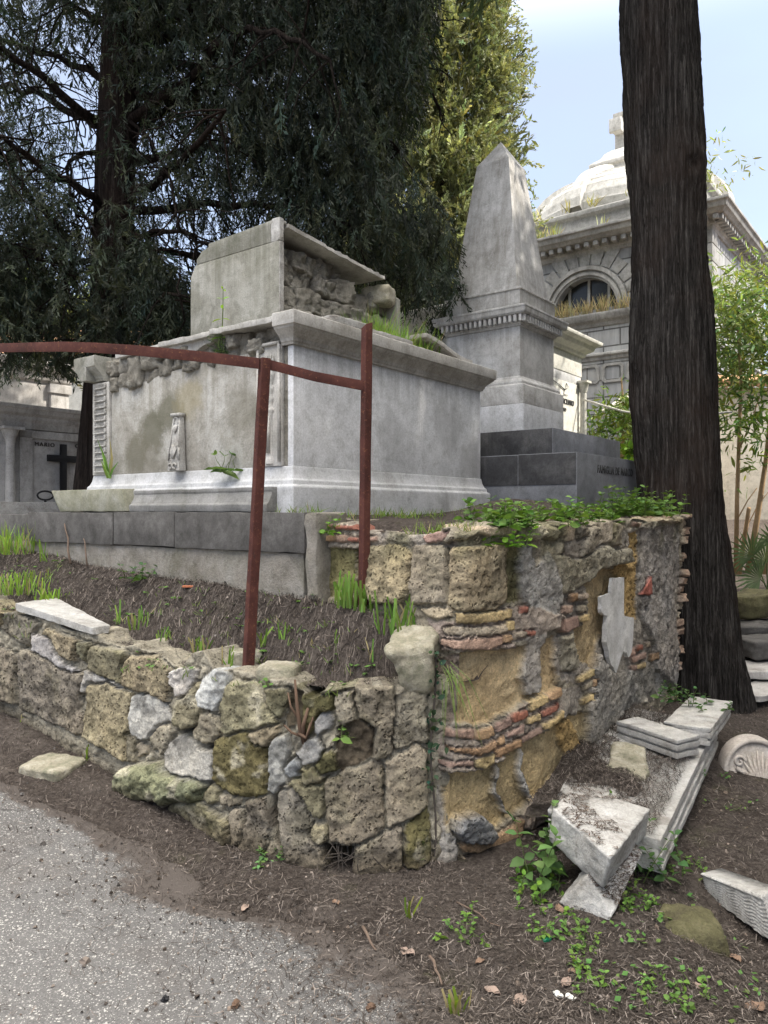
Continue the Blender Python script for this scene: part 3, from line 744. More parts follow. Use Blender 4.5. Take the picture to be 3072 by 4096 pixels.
def low_extra(S, Z, p, H, C, pit):
    # foot of the wall bellies out a little, earth splashes on the lowest stones
    H = H + .05*(1-sstep(0, .35, Z - hill(p[..., 0]*0 + np.interp(S, LOW.s, LOW.p[:, 0]), np.interp(S, LOW.s, LOW.p[:, 1]))))*(.6 + .6*vnoise(p, 3.3, 77))
    e = ((1-sstep(.02, .16, Z - hill(np.interp(S, LOW.s, LOW.p[:, 0]), np.interp(S, LOW.s, LOW.p[:, 1])) + .05*fbm(p, 8, 3, 78)))*.75)[..., None]
    return H, C*(1-e) + np.array((.10,.08,.055))*e, pit
low_wall = thing('rubble_wall', 'low mossy rubble retaining wall of mixed tuff blocks and pale mortar lumps beside the asphalt', 'wall', (-.4, 3.6, 0))
carve('masonry', LOW, -.10, low_top, 118, low_feats, .03, low_wall, thick=.24, seed=1, basecol=(.36,.33,.265), extra=low_extra)

FRONT_END = T(-.148, -.30)
R_END = K_W + 2.93*U
R_RET = R_END + .34*Vv*.9
TALL = Surf([tuple(FRONT_END + .14*Vv), tuple(FRONT_END), tuple(K_W), tuple(R_END), tuple(R_RET)], .0075, shear=(.072, .028), it=1)
S_K = TALL.s[np.argmin(np.linalg.norm(TALL.p - K_W, axis=1))]
S_E = TALL.s[np.argmin(np.linalg.norm(TALL.p - R_END, axis=1))]
def tall_top(s):
    z = 1.545 + .02*vnoise(P3(s, 0, 1), 3.7, 15) + .014*vnoise(P3(s, 0, 3), 11, 16)
    z = z - .04*sstep(.15, .3, s)*(1-sstep(S_K-.1, S_K+.1, s)) + .035*sstep(S_E-.5, S_E-.1, s)
    return z
tall_feats = [
 # weathered bands of the pilaster front and foot
 ('D','mortar',[(0,380),(300,380),(140,1000),(160,1280),(40,1600),(-80,1600),(-80,380)]),
 ('B','mortar',[(110,160),(500,200),(1050,230),(1300,330),(1290,400),(130,400)]),
 ('B','olive',[(115,395),(445,400),(460,720),(440,830),(120,800)]),
 ('B','olive',[(448,400),(500,400),(560,480),(572,860),(470,830)]),
 ('B','tan',[(575,370),(890,375),(920,450),(930,700),(900,800),(850,855),(640,850),(565,740),(560,500)]),
 ('B','greytan',[(937,370),(1190,365),(1225,430),(1225,850),(942,862),(933,600)]),
 ('B','tan',[(1280,390),(1600,365),(1690,380),(1700,430),(1700,860),(1600,915),(1320,920),(1255,870),(1262,600)]),
 ('B','red',[(165,195),(265,200),(260,235),(160,230)]), ('B','red',[(295,205),(500,220),(500,250),(290,240)]),
 ('B','orange',[(205,290),(300,285),(300,345),(205,345)]), ('B','pink',[(310,290),(405,290),(405,350),(310,350)]), ('B','red',[(415,310),(500,310),(500,345),(415,345)]),
 ('B','pink',[(580,230),(720,225),(700,260),(580,260)]), ('B','pink',[(580,300),(650,300),(650,340),(580,340)]),
 ('B','tan',[(260,90),(500,85),(500,160),(280,160)]),
 ('B','proud',[(580,70),(800,60),(900,100),(890,180),(780,215),(580,190)]),
 ('B','greytan',[(1200,230),(1470,210),(1480,270),(1300,330),(1200,360)]),
 ('B','proud',[(890,190),(1180,100),(1450,60),(1530,90),(1500,160),(1300,190),(1030,245),(900,230)]),
 ('B','pink',[(1030,310),(1080,270),(1260,255),(1200,340),(1070,360)]),
 ('B','pinkmortar',[(1040,990),(1300,1020),(1700,1000),(1760,1230),(1380,1250),(1180,1240),(1110,1100)]),
 ('B','beige',[(1010,900),(1130,880),(1290,910),(1280,960),(1160,985),(1060,960)]),
 # right face, upper part
 ('C','olive',[(250,330),(340,330),(320,520),(340,740),(240,770),(215,620)]),
 ('C','mortar',[(640,300),(1210,200),(1500,180),(1510,600),(1460,1350),(1300,1500),(800,1400),(620,900)]),
 ('C','gravel',[(1200,220),(1500,180),(1510,600),(1470,680),(1470,1350),(1330,1450),(1300,1060),(1220,900),(1210,600)]),
 ('C','gravel',[(850,1050),(930,1200),(1000,1280),(1300,1230),(1450,1380),(1250,1470),(1130,1600),(1130,1900),(830,1900),(820,1500),(870,1300)]),
 ('C','yellowrough',[(1130,250),(1200,220),(1190,560),(1190,880),(1120,960),(1130,860),(1060,840),(1070,600),(1010,560),(1020,490),(1120,460)]),
 ('C','yellow',[(800,610),(880,520),(1000,500),(1080,580),(1080,860),(1000,900),(910,1060),(860,1230),(760,1190),(710,1080),(720,960),(820,900),(830,700)]),
 ('C','gravel',[(345,300),(410,330),(430,500),(540,370),(590,460),(620,620),(640,700),(620,860),(530,930),(400,950),(390,780),(350,760),(320,540),(310,500)]),
 ('C','greytan',[(770,440),(930,340),(1020,370),(1110,360),(1130,460),(1020,480),(900,510),(850,580),(700,680),(640,690),(630,560),(600,400),(690,420)]),
 ('C','beige',[(20,200),(290,190),(295,255),(100,265),(30,250)]), ('C','proud',[(310,200),(400,130),(480,240),(400,290),(320,270)]),
 ('C','greytan',[(470,190),(560,190),(635,240),(600,300),(500,270)]), ('C','beige',[(650,180),(720,170),(710,290),(650,310)]),
 ('C','greytan',[(730,190),(830,200),(820,250),(740,290)]), ('C','greytan',[(840,210),(915,200),(910,290),(840,380),(770,420),(780,330)]),
 ('C','beige',[(925,170),(990,150),(990,300),(920,320)]), ('C','greytan',[(1000,170),(1070,170),(1060,330),(1000,330)]),
 ('C','pink',[(680,115),(770,115),(760,150),(690,150)]), ('C','beige',[(560,120),(670,110),(660,160),(570,170)]), ('C','orange',[(880,95),(1000,95),(1000,130),(870,125)]),
 ('C','pink',[(1140,160),(1210,165),(1210,195),(1140,190)]), ('C','greytan',[(1320,50),(1450,45),(1455,110),(1330,120)]), ('C','beige',[(1330,120),(1510,125),(1515,170),(1400,165),(1330,150)]),
 # upper brick band
 ('C','pinkmortar',[(0,900),(220,790),(390,780),(640,860),(600,940),(360,1030),(0,1110)]),
 ('B','ybrick',[(1300,930),(1480,935),(1660,915),(1735,900),(1735,975),(1640,1000),(1440,1025),(1305,1010)]),
 ('B','beige',[(1190,1060),(1310,1040),(1480,1060),(1740,1020),(1740,1090),(1560,1120),(1400,1120),(1200,1110)]),
 ('B','pink',[(1180,1150),(1400,1150),(1560,1140),(1740,1110),(1740,1170),(1560,1240),(1380,1240),(1190,1200)]),
 ('C','red',[(310,785),(380,780),(370,830),(310,830)]), ('C','red',[(370,965),(435,960),(430,990),(370,1000)]),
 ('C','orange',[(195,985),(260,980),(260,1040),(195,1050)]), ('C','beige',[(275,975),(365,965),(360,1010),(275,1030)]), ('C','ybrick',[(220,890),(268,880),(268,960),(220,965)]),
 # tuff fields
 ('D','dull',[(40,-120),(300,-180),(290,100),(255,270),(225,400),(40,400)]),
 ('D','yellow',[(290,-180),(540,-190),(830,-240),(1110,-340),(1110,140),(1000,150),(830,220),(700,310),(520,400),(440,420),(250,400),(230,330),(270,270),(290,100)]),
 ('D','yellow',[(100,780),(500,770),(790,570),(1100,400),(1240,300),(1350,300),(1350,640),(1240,760),(1050,880),(1040,960),(880,1060),(740,1150),(600,1280),(540,1260),(250,1180),(160,1270),(130,1000)]),
 ('C','gravel',[(360,1020),(520,970),(500,1060),(480,1150),(485,1300),(470,1430),(380,1440),(370,1380),(335,1330),(360,1230),(385,1110)]),
 ('C','mortar',[(600,1000),(710,980),(720,1080),(750,1190),(860,1240),(770,1360),(650,1400),(620,1560),(640,1620),(740,1580),(760,1500),(800,1400),(640,1330),(600,1240)]),
 ('C','greytan',[(605,1010),(700,990),(710,1100),(745,1200),(690,1270),(640,1250)]),
 ('C','pink',[(610,880),(740,850),(750,930),(650,980),(600,960)]),
 ('C','orange',[(680,690),(740,690),(730,740),(690,750)]), ('C','beige',[(745,690),(825,690),(820,730),(750,740)]), ('C','pink',[(620,780),(690,770),(690,830),(620,840)]),
 ('C','beige',[(750,770),(810,770),(810,820),(750,830)]), ('C','ybrick',[(755,850),(820,840),(820,890),(760,900)]),
 ('C','ybrick',[(730,1310),(860,1240),(860,1290),(740,1350)]), ('C','beige',[(780,1370),(850,1320),(850,1370),(790,1410)]), ('C','orange',[(855,1320),(876,1318),(876,1370),(855,1375)]), ('C','ybrick',[(760,1470),(850,1420),(850,1460),(770,1510)]),
 ('C','pink',[(1110,1110),(1165,1090),(1170,1140),(1115,1160)]), ('C','red',[(1170,1080),(1220,1060),(1225,1100),(1175,1115)]), ('C','beige',[(1235,1050),(1280,1040),(1280,1080),(1240,1090)]),
 ('C','pink',[(1130,1160),(1240,1120),(1240,1160),(1150,1200)]), ('C','orange',[(1270,1140),(1330,1120),(1330,1170),(1280,1190)]), ('C','pink',[(1130,1220),(1170,1215),(1170,1255),(1130,1250)]), ('C','ybrick',[(1180,1215),(1230,1190),(1230,1230),(1180,1250)]),
 ('C','tile',[(1195,700),(1275,560),(1282,700)]),
 ('C','hole',[(1235,785),(1270,785),(1270,825),(1235,825)]),
 # lower brick band
 ('D','pinkmortar',[(60,420),(560,420),(840,230),(1120,110),(1140,340),(1000,450),(780,580),(500,770),(120,780),(60,600)]),
 ('D','pink',[(180,425),(395,440),(395,530),(250,510),(180,490)]), ('D','orange',[(405,455),(550,420),(560,500),(440,535),(405,520)]), ('D','pink',[(565,400),(690,340),(710,410),(575,475)]),
 ('D','red',[(700,320),(830,280),(840,340),(715,390)]), ('D','ybrick',[(845,210),(990,160),(1005,220),(855,305)]), ('D','orange',[(1003,155),(1100,100),(1110,160),(1012,215)]),
 ('D','orange',[(170,570),(440,600),(560,525),(570,600),(430,665),(180,600)]), ('D','orange',[(580,530),(640,490),(640,560),(580,590)]), ('D','pink',[(655,480),(810,400),(810,460),(665,520)]),
 ('D','ybrick',[(830,350),(940,310),(940,370),(830,410)]), ('D','red',[(947,290),(1090,220),(1095,270),(952,350)]),
 ('D','ybrick',[(400,700),(560,645),(560,710),(490,770),(400,755)]), ('D','pink',[(120,680),(380,700),(395,755),(240,750),(120,730)]), ('D','orange',[(563,620),(775,515),(780,580),(573,690)]),
 ('D','pink',[(783,510),(940,420),(950,470),(793,565)]), ('D','ybrick',[(953,400),(1130,290),(1130,350),(963,450)]),
 ('D','gravel',[(590,720),(620,760),(590,880),(590,960),(650,1090),(700,1150),(660,1140),(610,1060),(570,980),(570,850)]),
 ('D','gravel',[(790,600),(812,650),(795,780),(835,930),(890,1030),(840,1010),(785,920),(768,780)]),
 ('D','yellowrough',[(1120,420),(1220,360),(1300,560),(1290,700),(1190,700),(1140,560)]),
 ('D','pinkmortar',[(880,1060),(1040,920),(1250,770),(1400,680),(1450,860),(1100,1060),(900,1280),(780,1260),(770,1180)]),
 ('D','gravel',[(60,1300),(220,1290),(260,1400),(240,1640),(100,1620),(40,1400)]),
 ('D','orange',[(270,1400),(500,1390),(560,1330),(760,1200),(800,1180),(770,1330),(560,1430),(490,1480),(320,1460)]),
 ('D','beige',[(240,1620),(300,1500),(480,1530),(560,1430),(770,1340),(750,1500),(630,1690),(470,1740),(320,1700)]),
 ('D','lump',[(250,1160),(380,1140),(500,1190),(550,1330),(480,1390),(300,1380),(220,1290)]),
]
def tall_extra(S, Z, p, H, C, pit):
    # toothed brick edge where the wall is broken off at its far end
    e = sstep(S_E-.16, S_E-.06, S)
    course = np.floor((Z + .012*vnoise(p, 9, 5))/.062)
    tooth = _h(course.astype(int), np.zeros_like(course, int), np.zeros_like(course, int), 5)
    inj = np.abs(((Z + .012*vnoise(p, 9, 5))/.062) % 1 - .5) > .40
    H = H + e*np.where(inj, -.03, .06*tooth*tooth - .015 + .02*vnoise(p, 22, 8))
    bc = np.where((tooth > .6)[..., None], np.array((.46,.33,.25)), np.array((.48,.42,.33)))
    C = C*(1-e[..., None]) + e[..., None]*np.where(inj[..., None], np.array((.2,.17,.14)), bc)
    # wall colour goes dark brown towards the foot
    dark = ((1-sstep(.0, .12, Z + .04*fbm(p, 8, 3, 79)))*.6)[..., None]
    C = C*(1-dark) + np.array((.12,.095,.07))*dark
    # green growth running down from the planted top
    g = (sstep(.12, .45, fbm(P3(S*1.6, Z*.5), 3.4, 3, 80)) * sstep(1.25, 1.5, Z) * .5)[..., None]
    C = C*(1-g) + np.array((.13,.13,.055))*g
    return H, C, pit
tall_wall = thing('brick_wall', 'tall ruined retaining wall of yellow tuff, brick bands and peeling grey plaster', 'wall', (float(K_W[0]), float(K_W[1]), 0))
carve('masonry', TALL, -.10, tall_top, 205, tall_feats, .03, tall_wall, thick=.30, seed=2, basecol=(.36,.32,.25), top_noise=.03, extra=tall_extra)

def surf_point(surf, s, z, out=0.0):
    q = np.array([np.interp(s, surf.s, surf.p[:, i]) for i in (0, 1)]); nn = np.array([np.interp(s, surf.s, surf.n[:, i]) for i in (0, 1)])
    w = q + surf.sh*z + nn*out
    return (w[0], w[1], z)
# the flake of white render still hanging on the wall
pp = trace(TALL, 'C', [(975,580),(1070,570),(1055,850),(1125,860),(1110,1110),(1090,1160),(1070,1120),(1045,1110),(1030,1160),(1000,1270),(950,1190),(915,1040),(930,850),(890,830),(890,710),(965,690)])
dense = []
for i in range(len(pp)):
    a, b = pp[i], pp[(i+1) % len(pp)]
    for t in np.linspace(0, 1, 5)[:-1]:
        q = a*(1-t) + b*t
        dense.append(q + np.array([vnoise(P3(q[0], q[1], 1), 40, 1), vnoise(P3(q[0], q[1], 1), 40, 2)]).ravel()*.006)
n_ = len(dense); mb = MB()
mb.add([surf_point(TALL, s, z, .012) for s, z in dense] + [surf_point(TALL, s, z, .034 + .008*math.sin(z*9)) for s, z in dense],
       [tuple(range(n_))[::-1], tuple(range(n_, 2*n_))] + [(i, (i+1) % n_, n_+(i+1) % n_, n_+i) for i in range(n_)])
MAT['flake'] = m_stone('white_render', (.50,.49,.46), (.60,.59,.57), (.68,.67,.65), 6, 0.35, 0.5, .004, .9, .15, (.38,.36,.32), .3)
tag(mb.build('plaster_panel', MAT['flake'], tall_wall), 'jagged flake of white render')

# ------------------------------------------------------------------ terrace soil and plot ground
def line_dist(x, y, pts):
    d = np.full(np.shape(x), 1e9)
    for (x0, y0), (x1, y1) in zip(pts[:-1], pts[1:]):
        ex, ey = x1-x0, y1-y0; t = np.clip(((x-x0)*ex + (y-y0)*ey)/(ex*ex+ey*ey), 0, 1)
        d = np.minimum(d, np.hypot(x-x0-t*ex, y-y0-t*ey))
    return d
low_line = LOW.p[::12]
kerb_line = np.array([T(-.15, 4.5), T(-.15, -.30), K_W + np.array([.05, .03])])
def terrace_z(x, y):
    d1 = line_dist(x, y, low_line); d2 = line_dist(x, y, kerb_line)
    a, b = ab(x, y)
    zk = np.interp(b, [-1.4, -.9, -.3, .5, 1.4, 2.8, 5], [.98, 1.06, 1.16, 1.19, 1.22, 1.33, 1.43])
    d1 = np.maximum(d1-.17, 0); f = np.clip(d1/(d1 + d2 + 1e-6), 0, 1)
    zl = np.interp(x, [-4.2,-3.3,-2.4,-1.34,-1.0,-.7,.3], [1.22,1.11,1.005,.862,.83,.815,.835]) - .022
    p = P3(x, y)
    heap = (1.135 - 1.2*d2)*(b < .6) + np.where(b < .6, 0, -9)
    zb_ = zl + (zk-zl)*(f**.9)
    return zb_ + np.maximum(np.minimum(heap, 1.13) - zb_, 0)*sstep(.0, .2, d1) + fbm(p, 4, 3, 60)*.018 + fbm(p, 16, 3, 61)*.010
tx = np.arange(-5.0, .75, .022); ty = np.arange(3.3, 8.2, .022)
X, Y = np.meshgrid(tx, ty, indexing='ij')
lp = np.interp(X, LOW.p[:, 0], LOW.p[:, 1])       # low wall y at x
a_, b_ = ab(X, Y)
inside_t = (line_dist(X, Y, low_line) > .05) & (Y > lp) & (a_ < .05) & (b_ > -1.42)
fc = grid_faces(len(tx), len(ty)); fc = fc[inside_t.ravel()[fc].all(1)]
def compact(V, F_):
    V = V.reshape(-1, 3); u, inv = np.unique(F_, return_inverse=True); return V[u], inv.reshape(F_.shape)
Vt, Ft = compact(P3(X, Y, terrace_z(X, Y)), fc)
tag(mesh_np('terrace_soil', Vt, Ft, MAT['soil']), 'sloping bed of dark soil between low wall and kerb', 'soil', kind='structure')

def plot_z(x, y):
    a, b = ab(x, y, K_W)                      # b<0 outside the right wall
    p = P3(x, y)
    z = 1.50 + .05*sstep(.15, .5, b) + .13*sstep(.15, .75, b)*sstep(1.2, 1.9, a) + fbm(p, 3, 3, 70)*.02 + fbm(p, 14, 2, 71)*.012
    aT, bT = ab(x, y)
    near_t = (1 - sstep(.05, .35, line_dist(x, y, [T(0,0), T(2.05,0)])))
    z = z*(1-near_t*.8) + 1.59*near_t*.8
    dfr = line_dist(x, y, [FRONT_END, K_W + np.array([.10, .04])]); z = z - .16*(1-sstep(.06, .32, dfr))
    z = z - .14*(1-sstep(.0, .12, aT+.15)) 
    e = np.asarray(x) - (2.12 + (np.asarray(y)-5.6)*.36)
    z = z - 1.9*sstep(-.1, .5, e)*sstep(5.2, 5.6, y)
    return z
px_ = np.concatenate([np.arange(-9, -1, .12), np.arange(-1, 3.2, .03), np.arange(3.2, 6, .15)]); py_ = np.concatenate([np.arange(3.3, 6.4, .03), np.arange(6.4, 15, .14)])
X, Y = np.meshgrid(px_, py_, indexing='ij')
aT, bT = ab(X, Y); aK, bK = ab(X, Y, K_W)
ins = (line_dist(X, Y, [FRONT_END, K_W + np.array([.10, .04])]) > .12) & (aT > -.125) & (bK > .13) & ((X - (2.12 + (Y-5.6)*.36)) < .55)
fc = grid_faces(len(px_), len(py_)); fc = fc[ins.ravel()[fc].all(1)]
Vt, Ft = compact(P3(X, Y, plot_z(X, Y)), fc)
tag(mesh_np('plot_ground', Vt, Ft, MAT['soil']), 'raised cemetery ground around the tombs', 'ground', kind='structure')

# ------------------------------------------------------------------ stone kerb of the raised plot
def frame_thing(name, label, cat, a, b, z, o=O_T, group=None):
    w = T(a, b, o); return thing(name, label, cat, (float(w[0]), float(w[1]), z), TH, group)
kerb = frame_thing('stone_kerb', 'long dark grey stone kerb on rough plaster footing below the big tomb', 'kerb', 0, 0, 1.1)
# in a frame thing local x runs along the right faces (U), local y along the left faces (V)
for b0, b1, dz, da in ((-.225, .845, 0, 0), (.851, 1.478, .003, .002), (1.484, 2.565, -.002, -.002), (2.585, 4.3, -.016, .025)):
    MB().box(-.15+da, b0, 1.386+dz, .12, b1, 1.598+dz).build('kerb_stone', MAT['kerb'], kerb, bevel=.006, sub=.12, rough=(.004, 9))
MB().box(-.128, -.20, .90, .10, 4.3, 1.384).build('plaster_footing', MAT['footing'], kerb, bevel=.01, sub=.06, rough=(.010, 7))
MB().box(-.150, -.305, .95, .10, -.232, 1.596).build('mortar_joint', MAT['footing'], kerb, bevel=.015, sub=.04, rough=(.012, 9))

# ------------------------------------------------------------------ the big marble tomb
tomb = frame_thing('marble_tomb', 'big decayed marble tomb with missing left cornice behind the rusty railing', 'tomb', 0, 0, 1.58)
LA, LB = 2.05, 1.94
MB().rings([(.055,1.50),(.055,1.735),(.050,1.745),(.036,1.752),(.034,1.775),(.022,1.785),(.010,1.815),(.006,1.840),(.003,1.856)], 0, 0, LA, LB).build('base_moulding', MAT['marble'], tomb, bevel=.004)
MB().box(.03, .05, 1.84, LA-.03, LB-.03, 2.60).build('rubble_core', MAT['rubble'], tomb)
# right side: one pale marble sheet, with the raw edge of the sheet showing at the corner
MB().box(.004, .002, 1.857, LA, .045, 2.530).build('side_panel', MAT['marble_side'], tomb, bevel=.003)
MB().box(.006, .0455, 1.857, .05, .075, 2.545).build('panel_edge', MAT['rubble'], tomb, bevel=.004, sub=.03, rough=(.005, 30))
# left side: stained panel whose upper edge is broken
top_edge = [(.275,2.53),(.40,2.52),(.60,2.515),(.88,2.510),(1.05,2.497),(1.18,2.490),(1.26,2.470),(1.30,2.452),(1.36,2.462),(1.42,2.450),(1.48,2.468),(1.55,2.462),(1.63,2.458),(1.70,2.440),(1.735,2.40)]
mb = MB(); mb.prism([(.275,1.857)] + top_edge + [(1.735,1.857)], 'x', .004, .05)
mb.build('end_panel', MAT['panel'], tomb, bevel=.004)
# carved pilaster at the near corner
pil = MB().box(-.012, .078, 1.857, .045, .270, 2.555).build('pilaster', MAT['cornice'], tomb, bevel=.004)
mb = MB()
for y0, y1, z0, z1 in ((.082,.098,1.88,2.55),(.250,.266,1.88,2.55),(.082,.266,2.534,2.552)): mb.box(-.026, y0, z0, -.010, y1, z1)
# candelabrum relief: fluted shaft, collars, urn and flame
def relief_lathe(mb, y, prof, x=-.012, seg=8):
    for (r0, z0), (r1, z1) in zip(prof[:-1], prof[1:]):
        vs = []
        for r, z in ((r0, z0), (r1, z1)):
            for j in range(seg+1):
                th = math.pi*j/seg; vs.append((x - r*.55*math.sin(th), y + r*math.cos(th), z))
        mb.add(vs, [(j, j+1, seg+2+j, seg+1+j) for j in range(seg)])
relief_lathe(mb, .172, [(.030,1.87),(.034,1.90),(.022,1.915),(.024,2.15),(.034,2.165),(.034,2.18),(.022,2.19),(.026,2.22),(.036,2.235),(.022,2.25),(.030,2.28),(.036,2.30),(.024,2.315),(.040,2.36),(.046,2.385),(.030,2.395)])
for k in range(5):
    y = .172 + (k-2)*.017
    mb.tube([(-.018, y, 2.39), (-.026, y+.008, 2.42), (-.022, y-.006, 2.45), (-.016, y+.004, 2.475+.01*(k % 2))], [.010,.011,.008,.003], 6)
for k in range(4): mb.box(-.034, .156+k*.0095, 1.93, -.026, .160+k*.0095, 2.14)
mb.build('candelabrum_relief', MAT['cornice'], pil, smooth=True)
# strigilated pilaster at the far corner
mb = MB(); mb.box(-.012, 1.738, 1.857, .045, 1.94, 2.500)
pl2 = mb.build('pilaster', MAT['cornice'], tomb, bevel=.004)
mb = MB()
for k in range(14):
    z = 1.875 + k*.0445
    mb.box(-.028, 1.775, z, -.010, 1.905, z+.010); mb.box(-.026, 1.768, z+.004, -.010, 1.784, z+.036); mb.box(-.026, 1.896, z+.004, -.010, 1.912, z+.036)
    mb.add([(-.014,1.784,z+.01),(-.014,1.896,z+.01),(-.024,1.896,z+.03),(-.024,1.784,z+.03)], [(0,1,2,3)])
mb.build('fluting', MAT['marble_white'], pl2, bevel=.003)
# cornice, whole along the right side, with a stub turning the corner
CP = [(0,2.522),(.014,2.524),(.016,2.536),(.022,2.540),(.026,2.556),(.040,2.572),(.060,2.590),(.074,2.602),(.078,2.612),(.088,2.616),(.090,2.684),(.080,2.690)]
def cornice_run(mb, prof, depth):
    """run along +x at y=0 facing -y with a mitred return of length `stub` along x=0"""
    n = len(prof); stub = .075
    vs = []; fs = []
    for o, z in prof: vs += [(LA + o, -o, z), (-o, -o, z), (-o, stub, z)]
    for k in range(n-1):
        a = k*3; fs += [(a, a+1, a+4, a+3), (a+1, a+2, a+5, a+4)]
    m = len(vs)
    vs += [(LA, depth, prof[-1][1]), (depth, depth, prof[-1][1]), (depth, stub, prof[-1][1]), (LA, depth, prof[0][1]), (depth, depth, prof[0][1]), (depth, stub, prof[0][1])]
    t = (n-1)*3
    fs += [(t, t+1, m+1, m), (t+1, t+2, m+2, m+1), (2, 1, m+4, m+5), (1, 0, m+3, m+4), (m, m+1, m+4, m+3), (m+1, m+2, m+5, m+4)]
    fs += [tuple(k*3 for k in range(n)) + (m, m+3), tuple(k*3+2 for k in range(n))[::-1] + (m+5, m+2)]
    mb.add(vs, fs)
mb = MB(); cornice_run(mb, CP, .30); mb.build('cornice', MAT['cornice'], tomb, bevel=.0025)
# what is left of the cornice at the far left corner
mb = MB(); mb.prism([(-o, z-.012) for o, z in CP] + [(.22, 2.678), (.22, 2.51)], 'y', 1.80, 1.965)
mb.prism([(1.965 + o, z-.0122) for o, z in CP] + [(1.90, 2.6778), (1.90, 2.5098)], 'x', -.088, .22)
mb.build('cornice_fragment', MAT['chest'], tomb, bevel=.004)
# bed of rubble under the lost cornice and the thin slabs bridging it
items = []
rr = random.Random(5)
y = .10
while y < 1.78:
    w = rr.uniform(.07, .18); z = 2.43 if y > 1.15 else 2.49
    hh = .22 if y > 1.15 else .16; k = 1 if rr.random() < .35 else 2
    for q in range(k): items.append(obox(.065 + rr.uniform(-.03, .03), y + w/2 + rr.uniform(-.02, .02), z + hh*q/k, .16, w*rr.uniform(.85, 1.1), hh/k*rr.uniform(.8, 1.05), rr.uniform(-.3, .3), rr.uniform(-.3, .3)))
    y += w*.92
V, Fq = many_rocks(items, n=9, r=.34, amp=.030, fr=12, fine=.6)
mesh_np('rubble_bed', V, Fq, MAT['rubble'], tomb)
for y0, y1, x0, dz in ((.078,.62,-.075,0),(.63,1.13,-.06,-.004),(1.14,1.62,-.045,-.012)):
    mb = MB(); mb.box(x0, y0, 2.648+dz, .34, y1, 2.680+dz)
    mb.build('ledge_slab', MAT['cornice'], tomb, bevel=.004, sub=.05, rough=(.006, 14))
mb = MB(); mb.prism([(.62,2.655),(1.13,2.645),(1.12,2.59),(1.02,2.565),(.93,2.58),(.85,2.57),(.74,2.60),(.66,2.62)], 'x', -.03, .05)
mb.build('mortar_skirt', MAT['cornice'], tomb, bevel=.004, sub=.05, rough=(.010, 16))
MB().box(.05, .03, 2.60, LA, LB, 2.676).build('top_bed', MAT['rubble'], tomb, sub=.1, rough=(.012, 8))

# broken mouldings lying on the kerb in front of the tomb
fm = frame_thing('fallen_moulding', 'long grey moulded marble length lying on the kerb before the stained panel', 'stone fragment', -.07, .7, 1.60)
def at_local(o, a, b):      # shift: build in tomb coordinates, store in the thing's own frame
    return a, b
prof = [(-.060,1.602),(-.064,1.640),(-.058,1.648),(-.050,1.652),(-.030,1.690),(-.022,1.712),(-.026,1.718),(-.026,1.738),(.05,1.738),(.05,1.602)]
mb = MB(); mb.prism([(x + 0.0, z) for x, z in prof], 'y', .07-.7, 1.33-.7); mb.build('moulding', MAT['grey_moulding'], fm, bevel=.004, sub=.12, rough=(.003, 10))
fb = frame_thing('fallen_block', 'plain greenish block with a chamfered end lying on the kerb left of the moulding', 'stone fragment', -.07, 1.8, 1.60)
mb = MB(); mb.hexa([(-.060,-.44,1.602),(.05,-.44,1.602),(.05,.40,1.602),(-.060,.36,1.602),(-.072,-.40,1.752),(.05,-.40,1.752),(.05,.48,1.752),(-.072,.46,1.752)])
MAT['greenstone'] = m_stone('greenish_marble', (.20,.20,.13), (.31,.30,.23), (.42,.41,.36), 4, .2, .3, .004, .85, .2, (.15,.15,.08), .5)
mb.build('block', MAT['greenstone'], fb, bevel=.008, sub=.12, rough=(.005, 8))

# carved console leaning against the panel
cf = frame_thing('carved_console', 'small white carved console leaning against the stained panel', 'stone fragment', -.03, .97, 1.858)
mb = MB(); mb.hexa([(-.035,-.058,1.857),(.020,-.058,1.857),(.020,.058,1.857),(-.035,.058,1.857),(-.006,-.034,2.205),(.026,-.034,2.205),(.026,.034,2.205),(-.006,.034,2.205)])
body = mb.build('body', MAT['marble_white'], cf, bevel=.006)
mb = MB()
for s in (-1, 1):
    pts = [(-.040, s*(.020 + .016*math.cos(t)), 1.885 + .016*math.sin(t)) for t in np.linspace(0, 5.2, 14)]
    mb.tube(pts, [.006]*14, 6); mb.box(-.034, s*.050-.004, 1.92, -.022, s*.050+.004, 2.0)
    mb.tube([(-.034, s*.044, 1.93), (-.006, s*.030, 2.19)], .005, 6)
for k in range(7):
    a = (k-3)*.34; mb.tube([(-.038, 0, 1.93), (-.036, .018*math.sin(a)*1.4, 1.96 + .02*math.cos(a)), (-.026, .034*math.sin(a), 1.97 + .062*math.cos(a))], [.004, .007, .002], 6)
pts = [(-.012, .020*math.cos(t), 2.165 + .024*math.sin(t)) for t in np.linspace(-.6, 3.74, 16)]; mb.tube(pts, .006, 6)
for k in range(3): mb.tube([(-.016, (k-1)*.014, 2.14), (-.022, (k-1)*.011, 2.115), (-.020, 0, 2.09)], [.007,.008,.003], 6)
mb.box(-.022, -.044, 2.196, .028, .044, 2.216)
mb.build('carving', MAT['marble_white'], body, smooth=True)

